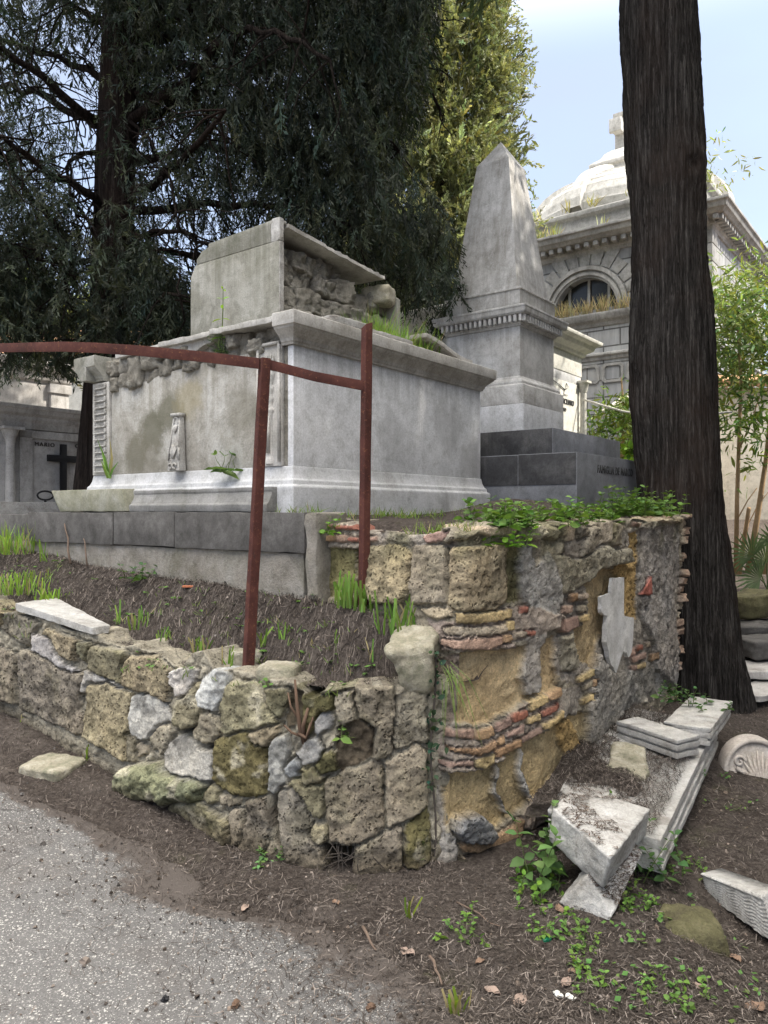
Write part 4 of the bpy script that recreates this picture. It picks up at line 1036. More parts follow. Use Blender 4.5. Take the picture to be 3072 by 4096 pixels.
# ------------------------------------------------------------------ sarcophagus on top of the tomb
CA0, CA1, CB0, CB1 = .224, 1.464, .333, 1.163
chest = frame_thing('sarcophagus', 'broken stone sarcophagus, side open on packed rubble, standing on the big tomb', 'sarcophagus', CA0, CB0, 2.68)
W_, L_ = CB1-CB0, CA1-CA0
mb = MB(); mb.prism([(0,2.678),(W_-.02,2.678),(W_,2.70),(W_,3.16),(W_-.05,3.235),(.02,3.235),(0,3.232)], 'x', 0, .035)
mb.build('front_slab', MAT['chest'], chest, bevel=.005)
mb = MB(); mb.prism([(0,2.678),(0,3.15),(.06,3.19),(.14,3.205),(.22,3.20),(W_,3.20),(W_,2.678)], 'x', L_-.035, L_)
mb.build('end_slab', MAT['chest'], chest, bevel=.006)
MB().box(.04, W_-.04, 2.678, L_-.04, W_, 3.20).build('back_slab', MAT['chest'], chest, bevel=.005)
# lid: thin shell, stepped at the front, broken off short of the far end
mb = MB()
mb.prism([(.075,3.238),(W_-.06,3.238),(W_-.06,3.272),(W_-.10,3.300),(W_-.10,3.312),(W_-.18,3.330),(W_-.18,3.352),(.012,3.372),(.012,3.352),(.075,3.345)], 'x', .002, .075)
tp = MB()
n = 26; vs = []; fs = []
for k in range(n+1):
    t = k/n; x = .075 + t*(.98 + .0)
    e = .014*math.sin(k*2.1) + .010*math.sin(k*5.3)
    zc = 3.355 - .075*t
    for y, z in ((.0 + (.016*abs(math.sin(k*1.7)) if t > .35 else 0), zc), (.30, zc + .012), (W_-.10, zc - .02), (W_-.10, zc - .045), (.30, zc - .012), (.0 + (.010*abs(math.sin(k*2.3)) if t > .35 else 0), zc - .024)):
        vs.append((x, y, z))
for k in range(n):
    for j in range(6): fs.append((k*6+j, k*6+(j+1) % 6, (k+1)*6+(j+1) % 6, (k+1)*6+j))
fs += [tuple(range(6)), tuple(n*6+j for j in range(6))[::-1]]
lid = mb.build('lid', MAT['chest'], chest, bevel=.004)
MB().add(vs, fs).build('lid_sheet', MAT['cornice'], lid, sub=.08, rough=(.004, 16), smooth='auto')
mb = MB(); mb.box(.0, -.004, 3.235, .040, .070, 3.375); mb.build('broken_corner', MAT['marble_white'], lid, bevel=.006, sub=.03, rough=(.006, 25))
MB().box(.001, -.003, 2.70, .036, .0005, 3.232).build('raw_edge', MAT['marble_white'], chest, sub=.03, rough=(.0025, 40))
# packed rubble inside (one mass)
rr = random.Random(9); items = []
rows_ = ((2.682,.21,(.24,.40)),(2.87,.17,(.18,.32)),(3.02,.14,(.12,.24)),(3.14,.13,(.08,.17)))
for zi, (z, h, wr) in enumerate(rows_):
    x = .045
    while x < L_-.10:
        w = rr.uniform(*wr); dep = .30
        if x + w > L_-.05: w = L_-.05-x
        hh = h*rr.uniform(.8, 1.12)
        if zi == 3 and (x > .88 or rr.random() < .10): x += w; continue
        if zi == 2 and x > 1.12: x += w; continue
        items.append(obox(x+w/2, .20 + .025*zi + rr.uniform(-.03, .03), z + rr.uniform(-.01, .01), w*.98, dep, hh, rr.uniform(-.14, .14), rr.uniform(-.08, .08))); x += w
V, Fq = many_rocks(items, n=14, r=.16, amp=.045, fr=8, fine=.6)
mesh_np('rubble_fill', V, Fq, MAT['rubble'], chest)
MB().box(.05, .30, 2.68, L_-.05, W_-.05, 3.10).build('rubble_back', MAT['rubble'], chest, sub=.1, rough=(.03, 7))

def wpt(a, b, z): w = T(a, b); return (float(w[0]), float(w[1]), z)
# loose stones on top of the tomb
st = frame_thing('loose_stone', 'rounded pale stone wedged under the broken end of the sarcophagus lid', 'stone', CA0+1.10, CB0+.10, 3.09)
rock('stone', obox(0, 0, 3.085, .17, .22, .14, .3), MAT['boulder'], st, n=12, r=.4, amp=.02, fr=9)
cs = frame_thing('curved_slab', 'curved fragment of moulded cornice lying on the far right of the tomb top', 'stone fragment', 1.55, .06, 2.70)
vs = []; fs = []; n = 14
for k in range(n+1):
    t = k/n; x = -.30 + .62*t; z = 2.715 + .075*math.sin(min(1, t*1.25)*math.pi*.5)**2*0 + .085*(1-t)**1.6 + .012*math.sin(t*6)
    for y, dz in ((-.10, .018), (.30, .022), (.30, -.010), (-.10, -.012)): vs.append((x + .015*math.sin(k*3.1), y, z + dz))
for k in range(n):
    for j in range(4): fs.append((k*4+j, k*4+(j+1) % 4, (k+1)*4+(j+1) % 4, (k+1)*4+j))
fs += [(0,1,2,3), tuple(n*4+j for j in (3,2,1,0))]
MB().add(vs, fs).build('slab', MAT['cornice'], cs, bevel=.003)
fl = frame_thing('flat_slab', 'thin flat slab lying on the tomb cornice behind the right railing post', 'stone fragment', .80, .02, 2.69)
mb = MB(); mb.prism([(-.20,-.09),(.24,-.095),(.27,.03),(.10,.10),(-.18,.08)], 'z', 2.693, 2.718); mb.build('slab', MAT['cornice'], fl, bevel=.004, sub=.06, rough=(.004, 20))
wf = frame_thing('marble_splinter', 'white splinter of marble among grass at the sarcophagus foot', 'stone fragment', .40, -.01, 2.69)
rock('splinter', obox(.04, 0, 2.688, .36, .13, .05, -.05), MAT['marble_white'], wf, n=10, r=.3, amp=.012, fr=14)
ws = frame_thing('end_rubble_stone', 'grey lump in the grass by the upright end slab of the sarcophagus', 'stone', 1.36, .30, 2.69)
rock('stone', obox(0, 0, 2.685, .20, .16, .13, .5), MAT['rubble'], ws, n=10, r=.35, amp=.02, fr=9)

# ------------------------------------------------------------------ obelisk on dark steps
O_OB = np.array([1.2, 6.7])
steps = frame_thing('stone_steps', 'two black and grey stone steps under the obelisk, family name cut in the lower one', 'steps', -.92, -.92, 1.62, O_OB)
# (local origin is at the lower step's front corner)
def two_tone(mb_dark, mb_grey): pass
lo = MB().box(0, 0, 1.60, 2.75, 2.7, 2.030).build('lower_step', MAT['grey_step'], steps, bevel=.006)
MB().box(-.006, .006, 1.80, 0, .46, 2.026).build('dark_face', MAT['black_stone'], lo, bevel=.002)
MB().box(-.006, .468, 1.80, 0, 2.7, 2.024).build('dark_face', MAT['black_stone'], lo, bevel=.002)
up = MB().box(.34, .34, 2.031, 1.80, 2.6, 2.255).build('upper_step', MAT['grey_step'], steps, bevel=.006)
MB().box(.334, .346, 2.034, .34, 2.6, 2.252).build('dark_face', MAT['black_stone'], up, bevel=.002)
def text(name, body, size, loc, mat, parent, ext=.004, rot=(math.pi/2, 0, 0), space=1.0, sx=1.0):
    c = bpy.data.curves.new(name, 'FONT'); c.body = body; c.size = size; c.extrude = ext; c.space_character = space
    t = bpy.data.objects.new(name, c); COL.objects.link(t); c.materials.append(mat)
    dg = bpy.context.evaluated_depsgraph_get()
    me = bpy.data.meshes.new_from_object(t.evaluated_get(dg)); bpy.data.objects.remove(t)
    o = bpy.data.objects.new(name, me); COL.objects.link(o)
    o.parent = parent; root = parent
    while root.parent: root = root.parent
    l, r_ = FRAME[root.name]
    off = -l.z if parent is root else 0
    o.location = (loc[0], loc[1], loc[2] + off); o.rotation_euler = rot; o.scale = (sx, 1, 1)
    return o
text('lettering', 'FAMIGLIA DE MARCO', .088, (.375, -.0015, 1.895), MAT['engraved'], lo, space=1.15, sx=.80)

ob = frame_thing('obelisk', 'grey marble obelisk with dentil cornice on its pedestal', 'obelisk', 0, 0, 2.255, O_OB)
A_, B_ = .70, .76
MB().rings([(.07,2.25),(.07,2.55)], 0, 0, A_, B_).build('plinth', MAT['marble'], ob, bevel=.006)
MB().rings([(.068,2.551),(.068,2.715),(.060,2.722),(.045,2.728),(.048,2.748),(.038,2.765),(.018,2.780),(.010,2.800),(0,2.806)], 0, 0, A_, B_).build('base', MAT['obelisk'], ob, bevel=.004)
MB().rings([(0,2.806),(0,3.245)], 0, 0, A_, B_).build('die', MAT['obelisk'], ob, bevel=.004)
cn = MB().rings([(0,3.245),(.012,3.248),(.014,3.262),(.022,3.268),(.024,3.33),(.082,3.335),(.095,3.350),(.100,3.385),(.106,3.392),(.106,3.408),(.020,3.436)], 0, 0, A_, B_).build('cornice', MAT['obelisk'], ob, bevel=.0035)
mb = MB()
for k in range(17):
    t = -.05 + k*.0502
    if t < A_+.05: mb.box(t, -.076, 3.272, t+.026, -.020, 3.333)
    mb.box(-.076, t, 3.272, -.020, t+.026, 3.333)
mb.build('dentils', MAT['obelisk'], cn, bevel=.006)
MB().rings([(.006,3.436),(.006,3.570),(.018,3.573),(.018,3.590),(-.005,3.596)], 0, 0, A_, B_).build('block', MAT['obelisk'], ob, bevel=.004)
cx, cy = A_/2, B_/2
mb = MB(); h0, h1 = .325, .162
vs = []
for h, z in ((h0, 3.594), (h1, 4.865), (.004, 5.11)):
    vs += [(cx-h, cy-h*1.04, z), (cx+h, cy-h*1.04, z), (cx+h, cy+h*1.04, z), (cx-h, cy+h*1.04, z)]
mb.add(vs, [(0,1,5,4),(1,2,6,5),(2,3,7,6),(3,0,4,7),(4,5,9,8),(5,6,10,9),(6,7,11,10),(7,4,8,11),(3,2,1,0),(8,9,10,11)])
mb.build('shaft', MAT['obelisk'], ob, bevel=.005)

# ------------------------------------------------------------------ sunlit white tomb behind the obelisk
wt = thing('white_tomb', 'sunlit white marble tomb with family name and gabled cornice behind the obelisk', 'tomb', (2.466, 9.5, 1.55), TH)
MB().box(-2.3, 0, 1.5, 0, 1.6, 3.28).build('body', MAT['white_tomb'], wt, bevel=.01)
MB().box(-2.3, -.012, 3.281, 0, 1.6, 3.52).build('frieze', MAT['white_tomb'], wt, bevel=.01)
MB().box(-2.28, -.004, 3.17, -.02, 1.58, 3.279).build('grey_band', MAT['marble'], wt, bevel=.004)
MB().rings([(0,3.521),(.04,3.53),(.05,3.57),(.12,3.61),(.14,3.66),(.20,3.68),(.21,3.72),(.05,3.78)], -2.3, 0, 0, 1.6).build('cornice', MAT['white_tomb'], wt, bevel=.006)
pl = MB().box(-2.1, -.02, 1.75, -.16, 0, 3.165).build('plaque', MAT['white_tomb'], wt, bevel=.004)
text('lettering', 'SICILIANO', .092, (-.60, -.024, 2.89), MAT['engraved'], pl, space=1.05, sx=.72)
text('lettering', 'ETO', .06, (-.62, -.024, 2.80), MAT['engraved'], pl)
mb = MB(); mb.tube([(-1.0,-.028,3.15),(-.72,-.028,3.10),(-.56,-.028,3.06),(-.46,-.028,3.09)], [.002,.004,.006,.002], 6); mb.tube([(-.54,-.028,3.07),(-.50,-.028,3.14),(-.45,-.028,3.10)], [.002,.005,.002], 6); mb.tube([(-.56,-.028,3.06),(-.58,-.028,3.00),(-.46,-.028,3.00)], [.004,.005,.002], 6)
mb.build('engraved_bird', MAT['engraved'], pl)
mb = MB(); mb.tube([(-.07,-.06,1.7),(-.07,-.06,3.08)], .038, 12); mb.tube([(-.07,-.06,3.08),(-.07,-.06,3.11),(-.07,-.06,3.19),(-.07,-.06,3.195)], [.042,.05,.07,.075], 12); mb.box(-.145,-.135,3.195,.005,.0,3.22)
mb.build('column', MAT['white_tomb'], wt, smooth='auto')
cab = thing('slack_cable', 'pale slack cable running from the white tomb towards the big trunk', 'cable', (2.5, 9.3, 2.8))
MB().tube([(2.46,9.35,2.985),(2.62,9.2,2.90),(2.85,9.05,2.80),(3.10,8.9,2.73),(3.45,8.7,2.70),(3.9,8.5,2.72)], .012, 8).build('cable', MAT['rope'], cab, smooth=True)

# ------------------------------------------------------------------ domed chapel
O_CH = np.array([6.9, 16.0]); W = 5.4
chp = thing('domed_chapel', 'large weathered grey chapel with white ribbed dome and stone cross', 'chapel', (6.9, 16.0, 1.5), TH)
# outer faces: local x=0 is the left face (with the arched window), y=0 the right face
yc, zs, ro, ri = 2.78, 6.28, .98, .76
mb = MB()
mb.box(0, 0, 1.2, W, .35, 7.75); mb.box(0, W-.35, 1.2, W, W, 7.75); mb.box(W-.35, .35, 1.2, W, W-.35, 7.75)
def arch_wall(mb, x0, x1, y0, y1, z0, z1, yc, zs, r, n=20):
    for xa in (x0, x1):
        pts = [(yc + r*math.cos(math.pi*k/n), zs + r*math.sin(math.pi*k/n)) for k in range(n+1)]
        out = []
        for k in range(n+1):
            c, s_ = math.cos(math.pi*k/n), math.sin(math.pi*k/n)
            t = min((y1-yc)/c if c > 1e-6 else 1e9, (yc-y0)/-c if c < -1e-6 else 1e9, (z1-zs)/s_ if s_ > 1e-6 else 1e9)
            out.append((yc + t*c, zs + t*s_))
        vs = [(xa, y, z) for y, z in pts] + [(xa, y, z) for y, z in out]
        mb.add(vs, [(k, k+1, n+2+k, n+1+k) for k in range(n)])
        mb.add([(xa, y1, z1), (xa,)+out[[i for i, o in enumerate(out) if o[1] >= z1-1e-4][0]], (xa,)+out[[i for i, o in enumerate(out) if o[1] >= z1-1e-4][0]-1]], [(0,1,2)])
        j = [i for i, o in enumerate(out) if o[1] >= z1-1e-4][-1]
        mb.add([(xa, y0, z1), (xa,)+out[j], (xa,)+out[j+1]], [(0,1,2)])
        mb.add([(xa, y0, z0), (xa, y1, z0), (xa, y1, zs), (xa, y0, zs)], [(0,1,2,3)])
    vs = []
    for k in range(n+1):
        y, z = pts[k]; vs += [(x0, y, z), (x1, y, z)]
    mb.add(vs, [(2*k, 2*k+1, 2*k+3, 2*k+2) for k in range(n)])
    mb.add([(x0, yc-r, zs), (x1, yc-r, zs), (x1, yc+r, zs), (x0, yc+r, zs)], [(0,1,2,3)])
arch_wall(mb, 0, .35, .35, W-.35, 1.2, 7.75, yc, zs, ri)
wall_o = mb.build('wall', MAT['chapel'], chp)
win = MB().box(.22, yc-ri-.02, zs-.02, .24, yc+ri+.02, zs+ri+.02).build('window', MAT['glass'], chp)
mb = MB()
for y in (-.50, -.02, .46): mb.box(.17, yc+y-.03, zs, .215, yc+y+.03, zs + math.sqrt(max(.05, ri*ri-y*y)))
mb.box(.17, yc-ri, zs, .215, yc+ri, zs+.05)
mb.build('window_bars', MAT['chapel_trim'], win)
mb = MB(); n = 24
for r0, r1, x0 in ((ri, ri+.05, -.03), (ri+.05, ri+.13, -.07), (ri+.13, ri+.17, -.05), (ri+.17, ro+.04, -.11)):
    vs = []
    for k in range(n+1):
        c, s_ = math.cos(math.pi*k/n), math.sin(math.pi*k/n)
        vs += [(x0, yc+r0*c, zs+r0*s_), (x0, yc+r1*c, zs+r1*s_), (0.02, yc+r1*c, zs+r1*s_), (0.02, yc+r0*c, zs+r0*s_)]
    mb.add(vs, [(4*k+j, 4*k+(j+1) % 4, 4*(k+1)+(j+1) % 4, 4*(k+1)+j) for k in range(n) for j in range(4)])
mb.build('archivolt', MAT['chapel_trim'], chp)
# voussoirs fanning out over the arch
mb = MB()
for k in range(13):
    a0, a1 = math.pi*(k+.06)/13, math.pi*(k+.94)/13
    r1 = 1.36 if k % 2 else 1.52
    q = [(yc+r*math.cos(a), zs+r*math.sin(a)) for r, a in ((1.05,a0),(r1,a0),(r1,a1),(1.05,a1))]
    mb.prism(q, 'x', -.035, .01)
mb.build('voussoirs', MAT['chapel_trim'], chp, bevel=.015)
SILL = [(0,5.86),(.03,5.87),(.05,5.95),(.12,6.0),(.16,6.10),(.17,6.16),(.02,6.2)]
MB().rings(SILL, 0, 0, W, W, cap=False).build('sill_moulding', MAT['chapel_trim'], chp, bevel=.01)
MB().rings([(0,5.08),(.03,5.09),(.04,5.16),(.08,5.19),(.08,5.24),(0,5.27)], 0, 0, W, W, cap=False).build('string_course', MAT['chapel_trim'], chp, bevel=.008)
mb = MB()
for k in range(9):
    y = .16 + k*.57
    for x in (0,):
        q = [(y+.06,4.56),(y+.44,4.56),(y+.50,4.62),(y+.50,4.94),(y+.44,5.0),(y+.06,5.0),(y,4.94),(y,4.62)]
        qi = [(y+.11,4.62),(y+.39,4.62),(y+.44,4.67),(y+.44,4.89),(y+.39,4.94),(y+.11,4.94),(y+.06,4.89),(y+.06,4.67)]
        vs = [(-.03,)+p for p in q] + [(-.03,)+p for p in qi] + [(.01,)+p for p in q] + [(.01,)+p for p in qi]
        mb.add(vs, [(i, (i+1) % 8, 8+(i+1) % 8, 8+i) for i in range(8)] + [(i, (i+1) % 8, 16+(i+1) % 8, 16+i) for i in range(8)] + [(8+i, 8+(i+1) % 8, 24+(i+1) % 8, 24+i) for i in range(8)])
mb.build('panel_frieze', MAT['chapel_trim'], chp)
# quoins at the near corner
mb = MB()
for k in range(16):
    z = 1.5 + k*.385
    l = .62 if k % 2 else .42
    mb.box(-.03, -.03, z+.012, .62-l+.42, -.0, z+.373) if k < 16 else None
    mb.box(-.0301, -.0301, z+.012, -.0, l, z+.373)
mb.build('quoins', MAT['chapel_trim'], chp, bevel=.012)
CC = [(0,7.55),(.04,7.56),(.05,7.64),(.09,7.66),(.09,7.76),(.30,7.80),(.34,7.86),(.38,7.88),(.40,7.98),(.44,8.0),(.44,8.06),(.10,8.12)]
ccn = MB().rings(CC, 0, 0, W, W).build('cornice', MAT['chapel_trim'], chp, bevel=.012)
mb = MB()
for k in range(27):
    t = -.2 + k*.215
    mb.box(-.27, t, 7.68, -.08, t+.11, 7.79); mb.box(t, -.27, 7.68, t+.11, -.08, 7.79)
mb.build('modillions', MAT['chapel_trim'], ccn, bevel=.015)
MB().rings([(-.10,8.10),(-.10,8.16),(-.14,8.18),(-.14,8.52),(-.04,8.56),(-.04,8.66),(-.12,8.70)], 0, 0, W, W).build('attic', MAT['chapel_trim'], chp, bevel=.012)
for x, y in ((.05,.05),(.05,W-.45),(W-.45,.05)): MB().box(x, y, 8.69, x+.4, y+.4, 8.86).build('acroterion', MAT['dome'], chp, bevel=.04)

# dome: eight curved sides with raised ribs and stepped courses
mb = MB(); cxy = W/2; RD = 2.52; zd0, zd1 = 8.70, 10.2; N8 = 32
prof = []
for k in range(9):
    t = k/9; a = t*math.radians(80)
    r = RD*(.10 + .90*math.cos(a)); z = zd0 + (zd1-zd0)*math.sin(a)/math.sin(math.radians(80))
    prof.append((r, z))
vs = []; fs = []
allp = []
for (r0, z0), (r1, z1) in zip(prof[:-1], prof[1:]): allp += [(r0, z0), (r1 + .065, z1 - .035), (r1+.055, z1)]
for r, z in allp:
    for j in range(N8):
        th = 2*math.pi*(j+.5)/N8
        q = .72 + .28/max(abs(math.cos(((th) % (math.pi/4)) - math.pi/8)), .5)*1.0
        vs.append((cxy + r*math.cos(th)*1.0, cxy + r*math.sin(th)*1.0, z))
m = len(allp)
for k in range(m-1):
    for j in range(N8): fs.append((k*N8+j, k*N8+(j+1) % N8, (k+1)*N8+(j+1) % N8, (k+1)*N8+j))
fs.append(tuple((m-1)*N8+j for j in range(N8)))
dome = MB().add(vs, fs).build('dome', MAT['dome'], chp)
for k in range(8):
    th = TH*0 + math.pi/8 + k*math.pi/4 + math.radians(14)
    pts = [(cxy + (r+.03)*math.cos(th), cxy + (r+.03)*math.sin(th), z+.02) for r, z in prof]
    vs = []; fs = []
    tx, ty = -math.sin(th), math.cos(th)
    for x, y, z in pts:
        for w_, o in ((-.17, -.06), (-.15, .09), (.15, .09), (.17, -.06)): vs.append((x + tx*w_ + math.cos(th)*o, y + ty*w_ + math.sin(th)*o, z + o))
    for i in range(len(pts)-1):
        for j in range(3): fs.append((i*4+j, i*4+j+1, i*4+4+j+1, i*4+4+j))
    MB().add(vs, fs).build('rib', MAT['dome'], dome)
MB().rings([(.70,10.02),(.70,10.20),(.56,10.26),(.56,10.50),(.64,10.54),(.64,10.64),(.42,10.80),(.34,10.95),(.20,11.06)], cxy, cxy+.2, cxy, cxy+.2).build('lantern_base', MAT['dome'], chp, bevel=.03)
cyy = cxy + .2
mb = MB(); mb.box(cxy-.13, cyy-.13, 11.05, cxy+.13, cyy+.13, 11.98); mb.box(cxy-.42, cyy-.1299, 11.45, cxy+.42, cyy+.1299, 11.70)
for x in (-.42, .42): mb.box(cxy+x-.06, cyy-.16, 11.40, cxy+x+.06, cyy+.16, 11.75)
mb.box(cxy-.17, cyy-.17, 11.90, cxy+.17, cyy+.17, 12.02)
mb.build('cross', MAT['dome'], chp, bevel=.02)

# ------------------------------------------------------------------ back left: tomb with black cross and what stands behind it
bt = thing('family_tomb', 'low grey tomb with black metal cross and raised letters at the far left', 'tomb', (-4.05, 8.0, 1.6), TH)
MB().box(-.6, .0, 1.5, 2.6, .8, 2.50).build('body', MAT['shade_stone'], bt, bevel=.006)
MB().rings([(0,2.49),(.02,2.50),(.03,2.57),(.05,2.60),(.05,2.63),(.09,2.66),(.10,2.70),(.12,2.71),(.12,2.75)], -.6, 0, 2.6, .8).build('cornice', MAT['shade_stone'], bt, bevel=.004)
mb = MB(); mb.box(.20, -.03, 1.6, .34, .0, 2.48); mb.box(.20, -.03, 2.40, 2.6, -.0001, 2.485); mb.build('frame', MAT['shade_stone'], bt, bevel=.004)
mb = MB(); mb.tube([(.08,-.06,1.62),(.08,-.06,2.33)], [.05,.045], 12); mb.tube([(.08,-.06,2.33),(.08,-.06,2.36),(.08,-.06,2.45),(.08,-.06,2.47)], [.05,.05,.085,.09], 12); mb.box(-.03,-.16,2.47,.19,.0,2.50)
mb.build('column', MAT['shade_stone'], bt, smooth='auto')
crs = MB().box(.655, -.055, 1.62, .725, -.02, 2.36).box(.505, -.0551, 2.16, .90, -.0201, 2.235).build('cross', MAT['blackmetal'], bt, bevel=.003)
text('lettering', 'MARIO', .062, (.375, -.006, 2.325), MAT['letter'], bt, space=1.3)
text('lettering', 'CA', .062, (.85, -.006, 2.335), MAT['letter'], bt, space=1.3)
MB().box(-.8, -.62, 1.5, 2.4, -.50, 1.70).box(-.8, -.50, 1.50, 2.4, -.0001, 1.62).build('grave_slab', MAT['marble_white'], bt, bevel=.006, sub=.2, rough=(.004, 8))
mb = MB(); mb.tube([(.20+.085*math.cos(t), -.55, 1.77+.045*math.sin(t)) for t in np.linspace(0, 2*math.pi, 25)], .010, 8); mb.tube([(.20,-.55,1.70),(.20,-.55,1.73)], .012, 8)
mb.build('wreath_ring', MAT['blackmetal'], bt, smooth=True)
bc = thing('tall_tomb', 'tall shaded tomb with pilasters and cornice rising behind the black cross tomb', 'tomb', (-5.6, 10.4, 1.5), TH)
MB().box(-1, 0, 1.4, 1.35, 1.5, 3.55).build('body', MAT['shade_stone'], bc, bevel=.01)
MB().rings([(0,3.5),(.05,3.53),(.07,3.62),(.15,3.68),(.18,3.78),(.02,3.83)], -1, 0, 1.35, 1.5).build('cornice', MAT['shade_stone'], bc, bevel=.008)
for x in (-.1, 1.05): MB().box(x, -.07, 1.5, x+.28, .0, 3.5).box(x-.03, -.10, 3.36, x+.31, -.0001, 3.49).build('pilaster', MAT['shade_stone'], bc, bevel=.006)
hb = thing('sunlit_house', 'pale yellow sunlit house seen far off between the trunk and the left tombs', 'house', (-8.0, 17.5, 1.5))
MB().box(-12.0, 17.5, 1.0, -4.4, 21, 5.2).build('wall', MAT['white_tomb'], hb)
mb = MB(); mb.box(-6.9, 17.46, 3.35, -6.5, 17.52, 3.95); mb.build('shutter', MAT['terracotta'], hb)
mb = MB(); mb.prism([(17.2,5.2),(19.2,6.2),(21.3,5.2)], 'x', -12.2, -4.2); mb.build('roof', MAT['tile'], hb)

# low gabled tomb and walls on the right
gb = thing('gabled_tomb', 'small pale gabled tomb roof half hidden left of the big trunk', 'tomb', (4.05, 12.0, 1.4))
MB().box(4.05, 12.0, 1.2, 5.2, 13.2, 3.2).build('wall', MAT['cream'], gb)
mb = MB(); mb.add([(3.68,11.85,3.30),(4.75,11.85,4.0),(4.75,13.3,4.0),(3.68,13.3,3.30),(3.68,11.85,3.2),(4.75,11.85,3.9),(4.75,13.3,3.9),(3.68,13.3,3.2)], [(0,1,2,3),(7,6,5,4),(0,4,5,1),(1,5,6,2),(2,6,7,3),(3,7,4,0)])
mb.build('roof', MAT['cream'], gb, bevel=.01)
bw = thing('boundary_wall', 'cream plastered boundary wall with a tiled edge behind the saplings', 'wall', (7.0, 13.4, 1.0))
MB().box(5.35, 13.4, .4, 14, 13.8, 3.80).build('wall', MAT['cream'], bw, bevel=.01)
MB().box(5.32, 13.32, .4, 14, 13.401, 1.45).build('dado', MAT['cream'], bw, bevel=.01)
mb = MB()
for k in range(60): mb.tube([(5.4 + k*.145, 13.22, 3.84), (5.4 + k*.145, 13.9, 4.05)], .075, 8)
mb.build('tile_coping', MAT['tile'], bw, smooth='auto')

# ------------------------------------------------------------------ rusty angle-iron railing
rail = thing('iron_railing', 'rusty red angle iron railing, two posts and bent rails, in front of the tomb', 'railing', (-.6, 3.73, .83))
def angle_post(p0, p1, leg, th, rot, top_cut=0):
    p0, p1 = Vector(p0), Vector(p1)
    c, s_ = math.cos(rot), math.sin(rot)
    L = [(0,0),(leg,0),(leg,th),(th,th),(th,leg),(0,leg)]
    vs = []
    for p, tz in ((p0, 0), (p1, 1)):
        for x, y in L: vs.append((p.x + x*c - y*s_, p.y + x*s_ + y*c, p.z + (top_cut*(x-y) if tz else 0)))
    return MB().add(vs, [tuple(range(6))[::-1], tuple(range(6, 12))] + [(i, (i+1) % 6, 6+(i+1) % 6, 6+i) for i in range(6)])
angle_post((-.682, 3.71, .72), (-.598, 3.735, 2.362), .046, .006, math.radians(33)).build('post', MAT['rust'], rail, bevel=.0015, sub=.12, rough=(.002, 6))
angle_post((-.106, 3.73, 1.02), (-.088, 3.75, 2.53), .041, .006, math.radians(38), .35).build('post', MAT['rust'], rail, bevel=.0015, sub=.12, rough=(.002, 6))
def angle_rail(pts, h, d, th):
    vs = []; fs = []
    for p in pts:
        x, y, z = p
        for dy, dz in ((0,-h),(0,0),(d,0),(d,-th),(th,-th),(th,-h)): vs.append((x, y+dy, z+dz))
    n = len(pts)
    for k in range(n-1):
        for j in range(6): fs.append((k*6+j, k*6+(j+1) % 6, (k+1)*6+(j+1) % 6, (k+1)*6+j))
    fs += [tuple(range(6)), tuple((n-1)*6+j for j in range(5, -1, -1))]
    return MB().add(vs, fs)
angle_rail([(-.615,3.745,2.360),(-.90,3.80,2.404),(-1.25,3.88,2.452),(-1.50,3.94,2.480),(-1.72,4.05,2.510),(-2.35,4.60,2.622),(-2.95,5.1,2.70)], .054, .040, .006).build('rail', MAT['rust'], rail, bevel=.0015)
angle_rail([(-.575,3.765,2.358),(-.345,3.76,2.297),(-.100,3.755,2.250)], .050, .036, .006).build('rail', MAT['rust'], rail, bevel=.0015)

# ------------------------------------------------------------------ stones lying about
def ground_at(x, y): return float(ground_z(np.array([x]), np.array([y]))[0])
def terr_at(x, y): return float(terrace_z(np.array([x]), np.array([y]))[0])
def stone_thing(name, label, cat, c8, mat, part='block', **k):
    c = np.array(c8); o = thing(name, label, cat, (float(c[:, 0].mean()), float(c[:, 1].mean()), float(c[:, 2].min())))
    rock(part, c8, MAT[mat], o, **k); return o
stone_thing('boulder', 'large angular boulder perched at the end of the low wall against the pilaster', 'boulder',
  [(.10,3.40,.79),(.19,3.39,.785),(.24,3.50,.84),(.09,3.54,.86),(-.03,3.33,1.00),(.25,3.34,1.02),(.27,3.57,1.07),(.02,3.59,1.07)], 'boulder', n=26, r=.42, amp=.036, fr=5, fine=.30)
stone_thing('white_slab', 'long pale marble slab lying on the left end of the low wall', 'stone slab',
  [(-2.24,4.62,1.0),(-1.62,4.22,.915),(-1.55,4.30,.91),(-2.10,4.86,1.01),(-2.24,4.62,1.045),(-1.62,4.22,.955),(-1.55,4.32,.955),(-2.10,4.86,1.05)], 'marble_white', n=30, r=.05, amp=.022, fr=5, fine=.5)
stone_thing('loose_stone', 'flat pale stone lying on the earth beside the road at left', 'stone',
  obox(-1.80, 4.13, float(hill(-1.8, 4.13))-.05, .27, .26, .12, -.3, -.03), 'boulder', n=16, r=.3, amp=.03, fr=6)
stone_thing('buried_stone', 'pale stone half sunk in the soil behind the base of the near railing post', 'stone', obox(-.70, 3.86, .82, .15, .12, .08, .2), 'boulder', n=10, r=.4, amp=.014, fr=12)
stone_thing('edge_stone', 'rounded mossy stone with grass on the low wall right of the near railing post', 'stone', obox(-.50, 3.62, .79, .19, .15, .09, -.2), 'boulder', n=12, r=.4, amp=.016, fr=11)
stone_thing('grey_lump', 'small grey crumbly lump on the terrace soil behind the clipped leaves', 'stone', obox(-1.13, 4.52, 1.02, .10, .07, .045, .1), 'marble_white', n=10, r=.4, amp=.014, fr=18)
